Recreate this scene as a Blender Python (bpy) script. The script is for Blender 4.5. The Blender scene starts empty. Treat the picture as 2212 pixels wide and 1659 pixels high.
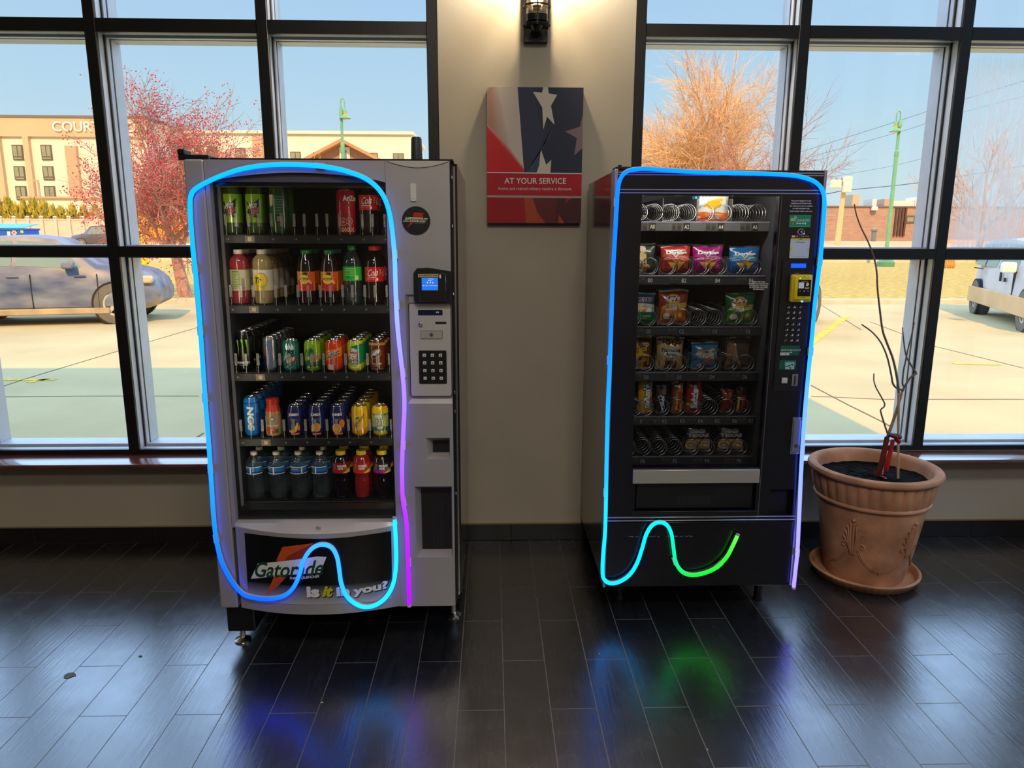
import bpy, bmesh, math, random
from mathutils import Vector, Matrix
import numpy as np
SC = bpy.context.scene
COL = SC.collection
PI = math.pi
rnd = random.Random(7)

# ---------------------------------------------------------------- camera
IW, IH = 2212.0, 1659.0
CAM_YAW, CAM_PITCH, CAM_ROLL, CAM_F = math.radians(1.6471), math.radians(-11.5006), math.radians(-0.1746), 1560.3
EYE = Vector((0, 0, 1.55))
_f = Vector((math.sin(CAM_YAW) * math.cos(CAM_PITCH), math.cos(CAM_YAW) * math.cos(CAM_PITCH), math.sin(CAM_PITCH)))
_r0 = Vector((math.cos(CAM_YAW), -math.sin(CAM_YAW), 0))
_u0 = _r0.cross(_f)
_r = _r0 * math.cos(CAM_ROLL) - _u0 * math.sin(CAM_ROLL)
_u = _u0 * math.cos(CAM_ROLL) + _r0 * math.sin(CAM_ROLL)
cam = bpy.data.objects.new('camera', bpy.data.cameras.new('camera'))
COL.objects.link(cam)
cam.matrix_world = Matrix(((_r.x, _u.x, -_f.x, EYE.x), (_r.y, _u.y, -_f.y, EYE.y), (_r.z, _u.z, -_f.z, EYE.z), (0, 0, 0, 1)))
cam.data.sensor_width = 36.0
cam.data.lens = CAM_F / IW * 36.0
cam.data.clip_start = 0.05
cam.data.clip_end = 600
SC.camera = cam


def ray(x, y):
    return _f + _r * ((x - IW / 2) / CAM_F) - _u * ((y - IH / 2) / CAM_F)


def at(x, y, Y):
    """the point of the wall-parallel plane at depth Y that the photograph shows at pixel x, y"""
    d = ray(x, y)
    return EYE + d * (Y / d.y)


def pr(x0, y0, x1, y1, Y):
    """X0, X1, Z0, Z1 of a rectangle seen at the given pixels on the plane at depth Y"""
    xm, ym = (x0 + x1) / 2, (y0 + y1) / 2
    return at(x0, ym, Y).x, at(x1, ym, Y).x, at(xm, y1, Y).z, at(xm, y0, Y).z


def on_z(x, y, z):
    d = ray(x, y)
    return EYE + d * ((z - EYE.z) / d.z)


# ---------------------------------------------------------------- colour management, sky, sun, room lamps
SC.view_settings.view_transform = 'Standard'
SC.view_settings.look = 'None'
SC.view_settings.gamma = 1.0
SC.view_settings.use_curve_mapping = False
SC.view_settings.exposure = 0.0
SC.cycles.max_bounces = 9
SC.cycles.diffuse_bounces = 3
SC.cycles.glossy_bounces = 4
SC.cycles.transmission_bounces = 6
SC.cycles.transparent_max_bounces = 16
SC.cycles.sample_clamp_indirect = 6.0
SC.cycles.caustics_reflective = False
SC.cycles.caustics_refractive = False


def lin(c):
    def g(v):
        v /= 255.0
        return v / 12.92 if v <= 0.04045 else ((v + 0.055) / 1.055) ** 2.4
    return (g(c[0]), g(c[1]), g(c[2]), 1.0)


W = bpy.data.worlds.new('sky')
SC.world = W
W.use_nodes = True
nt = W.node_tree
for n in list(nt.nodes):
    nt.nodes.remove(n)
N = nt.nodes.new
L = nt.links.new
tc = N('ShaderNodeTexCoord')
sp = N('ShaderNodeSeparateXYZ')
rp = N('ShaderNodeValToRGB')
bg = N('ShaderNodeBackground')
wo = N('ShaderNodeOutputWorld')
L(tc.outputs['Generated'], sp.inputs[0])
L(sp.outputs['Z'], rp.inputs[0])
els = rp.color_ramp.elements
els[0].position = 0.0
els[0].color = lin((224, 243, 244))
els[1].position = 1.0
els[1].color = lin((165, 192, 226))
for p_, c_ in ((0.08, (212, 238, 246)), (0.17, (194, 229, 249)), (0.30, (178, 216, 250)), (0.5, (160, 190, 228))):
    e = els.new(p_)
    e.color = lin(c_)
# unseen sky band half way up, brightened to light the floor by reflection
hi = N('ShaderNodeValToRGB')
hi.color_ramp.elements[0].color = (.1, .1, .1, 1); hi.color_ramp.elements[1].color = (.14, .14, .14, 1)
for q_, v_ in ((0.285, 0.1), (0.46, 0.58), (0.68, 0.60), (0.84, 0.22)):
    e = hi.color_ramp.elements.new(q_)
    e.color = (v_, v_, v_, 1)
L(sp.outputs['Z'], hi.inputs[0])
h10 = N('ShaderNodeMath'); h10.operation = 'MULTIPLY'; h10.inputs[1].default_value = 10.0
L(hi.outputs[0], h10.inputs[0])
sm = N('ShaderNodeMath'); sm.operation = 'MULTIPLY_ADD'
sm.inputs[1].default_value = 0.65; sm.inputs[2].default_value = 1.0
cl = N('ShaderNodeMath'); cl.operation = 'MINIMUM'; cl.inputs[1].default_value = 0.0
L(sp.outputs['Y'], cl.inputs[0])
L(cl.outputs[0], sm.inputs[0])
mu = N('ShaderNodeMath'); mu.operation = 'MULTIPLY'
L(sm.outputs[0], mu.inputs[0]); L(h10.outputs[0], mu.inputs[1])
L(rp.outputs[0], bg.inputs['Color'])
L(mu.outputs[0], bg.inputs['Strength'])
L(bg.outputs[0], wo.inputs[0])

sun = bpy.data.objects.new('sun', bpy.data.lights.new('sun', 'SUN'))
COL.objects.link(sun)
sun.data.energy = 5.0
sun.data.angle = math.radians(0.6)
sun.data.color = (1.0, 0.54, 0.13)
sun.rotation_euler = (math.radians(90 - 40.5), 0, 0)   # travels towards +Y and down

# the room's ceiling lamps, behind the viewer
for lx, ly, pw in ((0.25, -0.7, 70), (0.45, -3.4, 70)):
    la = bpy.data.objects.new('ceiling_lamp_light', bpy.data.lights.new('ceiling_lamp_light', 'AREA'))
    COL.objects.link(la)
    la.data.shape = 'RECTANGLE'
    la.data.size, la.data.size_y = 1.2, 0.6
    la.data.energy = pw
    la.data.color = (1.0, 0.90, 0.77)
    la.location = (lx, ly, 4.15)


# ---------------------------------------------------------------- materials
MATS = {}


def M(name, rgb=None, rough=0.5, metal=0.0, var=0.0, scale=20.0, bump=0.0, bscale=60.0, emit=0.0,
      spec=0.5, ior=1.5, coat=0.0, stretch=(1, 1, 1), rgb2=None):
    """node material: principled, colour varied by a noise in object space, optional bump and emission"""
    if name in MATS:
        return MATS[name]
    assert rgb is not None, name
    m = bpy.data.materials.new(name)
    m.use_nodes = True
    t = m.node_tree
    b = t.nodes['Principled BSDF']
    c = lin(rgb)
    b.inputs['Base Color'].default_value = c
    b.inputs['Roughness'].default_value = rough
    b.inputs['Metallic'].default_value = metal
    b.inputs['Specular IOR Level'].default_value = spec
    b.inputs['IOR'].default_value = ior
    if coat:
        b.inputs['Coat Weight'].default_value = coat
        b.inputs['Coat Roughness'].default_value = 0.08
    if var or bump:
        co = t.nodes.new('ShaderNodeTexCoord')
        mp = t.nodes.new('ShaderNodeMapping')
        mp.inputs['Scale'].default_value = stretch
        t.links.new(co.outputs['Object'], mp.inputs[0])
    if var:
        nz = t.nodes.new('ShaderNodeTexNoise')
        nz.inputs['Scale'].default_value = scale
        nz.inputs['Detail'].default_value = 4
        t.links.new(mp.outputs[0], nz.inputs['Vector'])
        r = t.nodes.new('ShaderNodeValToRGB')
        r.color_ramp.elements[0].position = 0.3
        r.color_ramp.elements[1].position = 0.7
        c2 = lin(rgb2) if rgb2 else c
        k0, k1 = max(0, 1 - var), 1 + var
        r.color_ramp.elements[0].color = (c[0] * k0, c[1] * k0, c[2] * k0, 1)
        r.color_ramp.elements[1].color = (min(1, c2[0] * k1), min(1, c2[1] * k1), min(1, c2[2] * k1), 1)
        t.links.new(nz.outputs[0], r.inputs[0])
        t.links.new(r.outputs[0], b.inputs['Base Color'])
    if bump:
        nb = t.nodes.new('ShaderNodeTexNoise')
        nb.inputs['Scale'].default_value = bscale
        nb.inputs['Detail'].default_value = 5
        t.links.new(mp.outputs[0], nb.inputs['Vector'])
        bp = t.nodes.new('ShaderNodeBump')
        bp.inputs['Strength'].default_value = min(1.0, bump)
        bp.inputs['Distance'].default_value = 0.01
        t.links.new(nb.outputs[0], bp.inputs['Height'])
        t.links.new(bp.outputs[0], b.inputs['Normal'])
    if emit:
        b.inputs['Emission Color'].default_value = c
        b.inputs['Emission Strength'].default_value = emit
    MATS[name] = m
    return m


def glass(name, tint=(255, 255, 255), refl=0.04, rough=0.0, body=0.0, body_rgb=(255, 255, 255)):
    """thin clear sheet: see-through with Fresnel-like reflection, optional milky body"""
    if name in MATS:
        return MATS[name]
    m = bpy.data.materials.new(name)
    m.use_nodes = True
    t = m.node_tree
    t.nodes.remove(t.nodes['Principled BSDF'])
    out = t.nodes['Material Output']
    tr = t.nodes.new('ShaderNodeBsdfTransparent')
    tr.inputs[0].default_value = lin(tint)
    gl = t.nodes.new('ShaderNodeBsdfGlossy')
    gl.inputs['Roughness'].default_value = rough
    lw = t.nodes.new('ShaderNodeLayerWeight')
    pw = t.nodes.new('ShaderNodeMath'); pw.operation = 'POWER'; pw.inputs[1].default_value = 5.0
    ma = t.nodes.new('ShaderNodeMath'); ma.operation = 'MULTIPLY_ADD'
    ma.inputs[1].default_value = 0.85; ma.inputs[2].default_value = refl
    lw.inputs['Blend'].default_value = 0.5
    t.links.new(lw.outputs['Facing'], pw.inputs[0])
    t.links.new(pw.outputs[0], ma.inputs[0])
    mx = t.nodes.new('ShaderNodeMixShader')
    t.links.new(ma.outputs[0], mx.inputs[0])
    src = tr
    if body:
        df = t.nodes.new('ShaderNodeBsdfDiffuse')
        df.inputs[0].default_value = lin(body_rgb)
        m2 = t.nodes.new('ShaderNodeMixShader')
        m2.inputs[0].default_value = body
        t.links.new(tr.outputs[0], m2.inputs[1])
        t.links.new(df.outputs[0], m2.inputs[2])
        src = m2
    t.links.new(src.outputs[0], mx.inputs[1])
    t.links.new(gl.outputs[0], mx.inputs[2])
    t.links.new(mx.outputs[0], out.inputs[0])
    MATS[name] = m
    return m


# ---------------------------------------------------------------- mesh building
def clip_poly(P, ax, lo, hi):
    for sgn, lim in ((1, lo), (-1, hi)):
        out = []
        n = len(P)
        for i in range(n):
            a, b = P[i], P[(i + 1) % n]
            da, db = sgn * (a[ax] - lim), sgn * (b[ax] - lim)
            if da >= 0:
                out.append(a)
            if (da > 0 and db < 0) or (da < 0 and db > 0):
                k = da / (da - db)
                out.append((a[0] + (b[0] - a[0]) * k, a[1] + (b[1] - a[1]) * k))
        P = out
        if len(P) < 3:
            return []
    return P


def flat(x0, y, z0):
    """decal surface: a vertical plane facing the room, u along X, v along Z"""
    return lambda u, v, h: (x0 + u, y - h, z0 + v)


def plane(Y):
    """decal surface in room coordinates: the plane at depth Y, u = X, v = Z"""
    return lambda u, v, h: (u, Y - h, v)


def cyl(cx, cy, R, z0, phase=0.0):
    """decal surface: an upright cylinder, u runs along the arc from the side that faces the room"""
    return lambda u, v, h: (cx + (R + h) * math.sin(u / R + phase), cy - (R + h) * math.cos(u / R + phase), z0 + v)


TXT = {}


def text_tris(s, shear=0.0, bold=0.0):
    key = (s, shear, bold)
    if key in TXT:
        return TXT[key]
    c = bpy.data.curves.new('t', 'FONT')
    c.body = s
    c.shear = shear
    c.offset = bold
    c.resolution_u = 3
    c.align_x = 'CENTER'
    o = bpy.data.objects.new('t', c)
    me = o.to_mesh()
    vs = [(v.co.x, v.co.y) for v in me.vertices]
    fs = [tuple(p.vertices) for p in me.polygons]
    o.to_mesh_clear()
    bpy.data.objects.remove(o)
    bpy.data.curves.remove(c)
    if not vs:
        vs, fs = [(0, 0), (1, 0), (0, 1)], []
    x0 = min(v[0] for v in vs); x1 = max(v[0] for v in vs)
    y0 = min(v[1] for v in vs); y1 = max(v[1] for v in vs)
    w, h = max(1e-6, x1 - x0), max(1e-6, y1 - y0)
    vs = [((x - x0) / w, (y - y0) / h) for x, y in vs]
    TXT[key] = (vs, fs)
    return TXT[key]


class MB:
    def __init__(s):
        s.v = []; s.f = []; s.m = []; s.mats = []; s.c = None; s.flat = set()

    def mi(s, mat):
        if mat not in s.mats:
            s.mats.append(mat)
        return s.mats.index(mat)

    def add(s, vs, fs, mat):
        o = len(s.v); i = s.mi(mat)
        s.v += [tuple(v) for v in vs]
        for f in fs:
            s.f.append(tuple(k + o for k in f)); s.m.append(i)

    def box(s, x0, x1, y0, y1, z0, z1, mat, b=0.0, seg=2):
        x0, x1 = min(x0, x1), max(x0, x1); y0, y1 = min(y0, y1), max(y0, y1); z0, z1 = min(z0, z1), max(z0, z1)
        if b <= 0:
            s.add([(x0, y0, z0), (x1, y0, z0), (x1, y1, z0), (x0, y1, z0), (x0, y0, z1), (x1, y0, z1), (x1, y1, z1), (x0, y1, z1)],
                  [(3, 2, 1, 0), (4, 5, 6, 7), (0, 1, 5, 4), (1, 2, 6, 5), (2, 3, 7, 6), (3, 0, 4, 7)], mat)
            return
        bm = bmesh.new()
        bmesh.ops.create_cube(bm, size=1.0)
        for v in bm.verts:
            v.co = Vector(((x0 + x1) / 2 + v.co.x * (x1 - x0), (y0 + y1) / 2 + v.co.y * (y1 - y0), (z0 + z1) / 2 + v.co.z * (z1 - z0)))
        b = min(b, 0.49 * min(x1 - x0, y1 - y0, z1 - z0))
        bmesh.ops.bevel(bm, geom=bm.edges[:], offset=b, segments=seg, profile=0.5, affect='EDGES')
        s.bm(bm, mat)

    def bm(s, bm, mat):
        bm.verts.index_update()
        s.add([v.co[:] for v in bm.verts], [[v.index for v in f.verts] for f in bm.faces], mat)
        bm.free()

    def lathe(s, prof, mat, c=(0, 0, 0), n=24, mod=None, cap=True):
        vs, fs = [], []
        for (r, z) in prof:
            for k in range(n):
                a = 2 * PI * k / n
                rr = mod(r, z, a) if mod else r
                vs.append((c[0] + rr * math.cos(a), c[1] + rr * math.sin(a), c[2] + z))
        for i in range(len(prof) - 1):
            for k in range(n):
                k2 = (k + 1) % n
                fs.append((i * n + k, i * n + k2, (i + 1) * n + k2, (i + 1) * n + k))
        if cap:
            if prof[0][0] > 1e-6:
                fs.append(tuple(range(n - 1, -1, -1)))
            if prof[-1][0] > 1e-6:
                fs.append(tuple((len(prof) - 1) * n + k for k in range(n)))
        s.add(vs, fs, mat)

    def tube(s, pts, r, mat, n=8, caps=True, closed=False, rad=None):
        P = [Vector(p) for p in pts]
        m_ = len(P)
        vs, fs = [], []
        up = None
        for i in range(m_):
            if closed:
                t = P[(i + 1) % m_] - P[i - 1]
            else:
                t = P[min(i + 1, m_ - 1)] - P[max(i - 1, 0)]
            if t.length < 1e-9:
                t = Vector((0, 0, 1))
            t.normalize()
            if up is None:
                up = t.orthogonal()
            up = (up - t * up.dot(t))
            if up.length < 1e-6:
                up = t.orthogonal()
            up.normalize()
            sd = t.cross(up)
            rr = rad[i] if rad else r
            for k in range(n):
                a = 2 * PI * k / n
                vs.append(P[i] + (up * math.cos(a) + sd * math.sin(a)) * rr)
        for i in range(m_ if closed else m_ - 1):
            j = (i + 1) % m_
            for k in range(n):
                k2 = (k + 1) % n
                fs.append((i * n + k, i * n + k2, j * n + k2, j * n + k))
        if caps and not closed:
            fs.append(tuple(range(n - 1, -1, -1)))
            fs.append(tuple((m_ - 1) * n + k for k in range(n)))
        s.add(vs, fs, mat)

    def prism(s, poly, mp, h0, h1, mat):
        """2-D outline (counter-clockwise seen from the room) raised from h0 to h1 over a surface map"""
        n = len(poly)
        vs = [mp(u, v, h1) for u, v in poly] + [mp(u, v, h0) for u, v in poly]
        fs = [tuple(range(n)), tuple(range(2 * n - 1, n - 1, -1))]
        fs += [(i, i + n, (i + 1) % n + n, (i + 1) % n) for i in range(n)]
        s.add(vs, fs, mat)

    def decal(s, poly, mp, h, mat, cell=None):
        """flat print: an outline laid h above a surface map, cut into cells where the surface curves"""
        if not cell:
            s.add([mp(u, v, h) for u, v in poly], [tuple(range(len(poly)))], mat)
            return
        cu, cv = cell
        u0 = min(q[0] for q in poly); u1 = max(q[0] for q in poly)
        k = math.floor(u0 / cu)
        while k * cu < u1:
            a = clip_poly(poly, 0, k * cu, (k + 1) * cu)
            if a and cv:
                v0 = min(q[1] for q in a); v1 = max(q[1] for q in a)
                j = math.floor(v0 / cv)
                while j * cv < v1:
                    b = clip_poly(a, 1, j * cv, (j + 1) * cv)
                    if b:
                        s.add([mp(u, v, h) for u, v in b], [tuple(range(len(b)))], mat)
                    j += 1
            elif a:
                s.add([mp(u, v, h) for u, v in a], [tuple(range(len(a)))], mat)
            k += 1

    def text(s, t, mp, u0, v0, w, h, mat, lift=0.0006, shear=0.0, bold=0.0, cell=None, rot=0, skew=0.0):
        """lettering fitted into the box u0..u0+w, v0..v0+h; rot 90 reads upwards, -90 downwards; skew lifts the right end"""
        vs, fs = text_tris(t, shear, bold)
        if rot == 90:
            q = [(u0 + (1 - y) * w, v0 + x * h) for x, y in vs]
        elif rot == -90:
            q = [(u0 + y * w, v0 + (1 - x) * h) for x, y in vs]
        else:
            q = [(u0 + x * w, v0 + y * h + x * skew) for x, y in vs]
        if cell:
            for f in fs:
                s.decal([q[i] for i in f], mp, lift, mat, cell)
        else:
            s.add([mp(u, v, lift) for u, v in q], fs, mat)

    def rect(s, mp, u0, u1, v0, v1, h, mat, cell=None):
        s.decal([(u0, v0), (u1, v0), (u1, v1), (u0, v1)], mp, h, mat, cell)

    def disc(s, mp, u, v, ru, rv, h, mat, n=24, cell=None):
        s.decal([(u + ru * math.cos(2 * PI * k / n), v + rv * math.sin(2 * PI * k / n)) for k in range(n)], mp, h, mat, cell)

    def mesh(s, name, smooth=True, angle=38):
        me = bpy.data.meshes.new(name)
        me.from_pydata(s.v, [], s.f)
        for m in s.mats:
            me.materials.append(m)
        me.polygons.foreach_set('material_index', s.m)
        if smooth:
            me.polygons.foreach_set('use_smooth', [True] * len(s.f))
            me.set_sharp_from_angle(angle=math.radians(angle))
        me.update()
        return me

    def build(s, name, parent=None, smooth=True, angle=38, **kw):
        o = bpy.data.objects.new(name, s.mesh(name, smooth, angle))
        COL.objects.link(o)
        if parent is not None:
            o.parent = parent
            if parent.type == 'EMPTY' and not parent.get('_local'):
                o.matrix_parent_inverse = Matrix.Translation(-parent.location)
        tag(o, **kw)
        return o


def tag(o, label=None, cat=None, group=None, kind=None):
    if label: o['label'] = label
    if cat: o['category'] = cat
    if group: o['group'] = group
    if kind: o['kind'] = kind
    return o


def thing(name, label, cat, loc=(0, 0, 0), rotz=0.0, group=None):
    o = bpy.data.objects.new(name, None)
    o.empty_display_size = 0.05
    COL.objects.link(o)
    o.location = loc
    o.rotation_euler = (0, 0, rotz)
    return tag(o, label, cat, group)


def copy_tree(root, loc, label=None, group=None, rotz=None):
    def rec(o, par):
        c = o.copy()
        COL.objects.link(c)
        if par is not None:
            c.parent = par
        for ch in kids.get(o.name, []):
            rec(ch, c)
        return c
    kids = {}
    def walk(o):
        kids[o.name] = list(o.children)
        for ch in o.children:
            walk(ch)
    walk(root)
    r = rec(root, None)
    r.location = loc
    if rotz is not None:
        r.rotation_euler = (0, 0, rotz)
    if label: r['label'] = label
    if group: r['group'] = group
    return r

# ================================================================ the room
WALL_Y, FRAME_Y, GLASS_Y, OUT_Y = 3.54, 3.553, 3.665, 3.76
ROOM_L, ROOM_R, ROOM_B, CEIL = -6.0, 3.15, -6.5, 4.20
GZ = -0.10      # ground level outside


def floor_material():
    m = bpy.data.materials.new('dark_wood_plank_tile')
    m.use_nodes = True
    t = m.node_tree; N = t.nodes.new; L = t.links.new
    b = t.nodes['Principled BSDF']
    co = N('ShaderNodeTexCoord'); sx = N('ShaderNodeSeparateXYZ'); cx = N('ShaderNodeCombineXYZ')
    L(co.outputs['Object'], sx.inputs[0])
    ax = N('ShaderNodeMath'); ax.operation = 'SUBTRACT'; ax.inputs[1].default_value = 2.15 + PLANK_SHIFT - 0.572 * 40
    ay = N('ShaderNodeMath'); ay.operation = 'SUBTRACT'; ay.inputs[1].default_value = -1.516 - 0.1555 * 100
    L(sx.outputs['Y'], ax.inputs[0]); L(sx.outputs['X'], ay.inputs[0])
    L(ax.outputs[0], cx.inputs[0]); L(ay.outputs[0], cx.inputs[1])
    br = N('ShaderNodeTexBrick')
    br.offset = 0.5; br.offset_frequency = 2
    br.inputs['Scale'].default_value = 1.0
    br.inputs['Brick Width'].default_value = 0.572
    br.inputs['Row Height'].default_value = 0.1555
    br.inputs['Mortar Size'].default_value = 0.0016
    br.inputs['Mortar Smooth'].default_value = 0.15
    br.inputs['Bias'].default_value = 0.0
    br.inputs['Color1'].default_value = lin((24, 25, 29))
    br.inputs['Color2'].default_value = lin((38, 38, 42))
    br.inputs['Mortar'].default_value = lin((66, 58, 50))
    L(cx.outputs[0], br.inputs['Vector'])
    # wood grain drawn out along the planks
    mp = N('ShaderNodeMapping'); mp.inputs['Scale'].default_value = (95, 7, 1)
    L(co.outputs['Object'], mp.inputs[0])
    gr = N('ShaderNodeTexNoise'); gr.inputs['Scale'].default_value = 1.0; gr.inputs['Detail'].default_value = 6
    gr.inputs['Distortion'].default_value = 0.6
    L(mp.outputs[0], gr.inputs['Vector'])
    ra = N('ShaderNodeValToRGB')
    ra.color_ramp.elements[0].position = 0.35; ra.color_ramp.elements[0].color = (0.62, 0.62, 0.62, 1)
    ra.color_ramp.elements[1].position = 0.7; ra.color_ramp.elements[1].color = (1.3, 1.27, 1.22, 1)
    L(gr.outputs[0], ra.inputs[0])
    mx = N('ShaderNodeMix'); mx.data_type = 'RGBA'; mx.blend_type = 'MULTIPLY'; mx.inputs[0].default_value = 1.0
    L(br.outputs['Color'], mx.inputs[6]); L(ra.outputs[0], mx.inputs[7])
    L(mx.outputs[2], b.inputs['Base Color'])
    # worn patches change the gloss
    wn = N('ShaderNodeTexNoise'); wn.inputs['Scale'].default_value = 9.0; wn.inputs['Detail'].default_value = 5
    L(co.outputs['Object'], wn.inputs['Vector'])
    rr = N('ShaderNodeMapRange'); rr.inputs[3].default_value = 0.20; rr.inputs[4].default_value = 0.33
    L(wn.outputs[0], rr.inputs[0])
    ad = N('ShaderNodeMath'); ad.operation = 'MULTIPLY_ADD'; ad.inputs[1].default_value = 0.5
    L(br.outputs['Fac'], ad.inputs[0]); L(rr.outputs[0], ad.inputs[2])
    L(ad.outputs[0], b.inputs['Roughness'])
    b.inputs['IOR'].default_value = 2.65
    # bump: grain plus sunken joints
    sb = N('ShaderNodeMath'); sb.operation = 'MULTIPLY_ADD'; sb.inputs[1].default_value = -1.6
    L(br.outputs['Fac'], sb.inputs[0]); L(gr.outputs[0], sb.inputs[2])
    bp = N('ShaderNodeBump'); bp.inputs['Strength'].default_value = 0.25; bp.inputs['Distance'].default_value = 0.0022
    L(sb.outputs[0], bp.inputs['Height']); L(bp.outputs[0], b.inputs['Normal'])
    return m


PLANK_SHIFT = 0.0
beige = M('beige_wall_paint', (188, 178, 160), rough=0.75, var=0.05, scale=3, bump=0.02, bscale=120)
white_ceil = M('white_ceiling', (225, 222, 214), rough=0.9, var=0.03, scale=5)

b = MB(); b.box(ROOM_L, ROOM_R + .18, ROOM_B, OUT_Y, -0.12, 0, floor_material()); b.build('floor', kind='structure', smooth=False)
b = MB(); b.box(ROOM_L - .2, ROOM_R + .18, ROOM_B - .2, OUT_Y, CEIL, CEIL + .35, white_ceil); b.build('ceiling', kind='structure', smooth=False)
b = MB(); b.box(ROOM_L - .2, ROOM_L, ROOM_B, OUT_Y, GZ, CEIL, beige); b.build('wall_left', kind='structure', smooth=False)
b = MB()
b.box(ROOM_R, ROOM_R + .18, ROOM_B, 0.2, GZ, CEIL, beige); b.box(ROOM_R, ROOM_R + .18, 3.3, OUT_Y, GZ, CEIL, beige)
b.box(ROOM_R, ROOM_R + .18, 0.2, 3.3, GZ, .47, beige); b.box(ROOM_R, ROOM_R + .18, 0.2, 3.3, 3.95, CEIL, beige)
b.build('wall_right', kind='structure', smooth=False)
b = MB(); b.box(ROOM_L - .2, ROOM_R + .18, ROOM_B - .2, ROOM_B, GZ, CEIL, beige); b.build('wall_front', kind='structure', smooth=False)

MULL = 0.052
LEFT_X = (-4.876, -4.108, -3.340, -2.572, -1.8035, -1.0354, -0.2673)
RIGHT_X = (0.6892, 1.4508, 2.2145, 2.978)
pier0, pier1 = LEFT_X[-1] + MULL / 2, RIGHT_X[0] - MULL / 2
SILL_Z, HEAD_Z = 0.470, 3.95
b = MB()
b.box(pier0, pier1, WALL_Y, OUT_Y, 0, CEIL, beige)                                        # pier between the windows
for x0, x1 in ((ROOM_L, pier0), (pier1, ROOM_R)):
    b.box(x0, x1, WALL_Y, OUT_Y, 0, SILL_Z - .022, beige)                                 # low wall under each window
    b.box(x0, x1, WALL_Y, OUT_Y, HEAD_Z, CEIL, beige)                                     # wall over the windows
b.box(ROOM_L, LEFT_X[0] - MULL / 2, WALL_Y, OUT_Y, SILL_Z - .022, HEAD_Z, beige)
b.box(RIGHT_X[-1] + MULL / 2, ROOM_R, WALL_Y, OUT_Y, SILL_Z - .022, HEAD_Z, beige)
b.build('wall_back', kind='structure', smooth=False)

tile = M('black_base_tile', (26, 25, 27), rough=0.35, var=0.25, scale=30, stretch=(1, 1, 6), bump=0.1)
grout = M('dark_grout', (60, 55, 50), rough=0.9)
b = MB()
x = ROOM_L
BBH = at(200, 1138, WALL_Y).z
while x < ROOM_R:
    b.box(x + .001, min(x + .609, ROOM_R), WALL_Y - .011, WALL_Y - .0005, 0.002, BBH, tile, 0.0015, 1)
    x += .61
b.box(ROOM_L, ROOM_R, WALL_Y - .0085, WALL_Y - .0004, 0.0, BBH - .001, grout)
b.box(ROOM_L, ROOM_R, WALL_Y - .012, WALL_Y - .0003, BBH, BBH + .004, M('tan_caulk', (150, 125, 85), rough=.7))
b.build('baseboard_back', kind='structure', smooth=False)

frame_black = M('black_window_aluminium', (17, 16, 18), rough=0.38, var=0.2, scale=8, bump=0.05, bscale=200)
alu = M('pale_glazing_aluminium', (205, 207, 212), rough=0.42, metal=0.35, var=0.05, scale=12)
gasket = M('black_gasket', (25, 25, 35), rough=0.6)
pane_m = glass('window_glass', tint=(251, 252, 253), refl=0.035)
sill_wood = M('mahogany_sill', (110, 52, 44), ior=1.9, rough=0.2, var=0.35, scale=6, stretch=(1.2, 14, 14), bump=0.05, bscale=40, coat=1.0)


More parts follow.
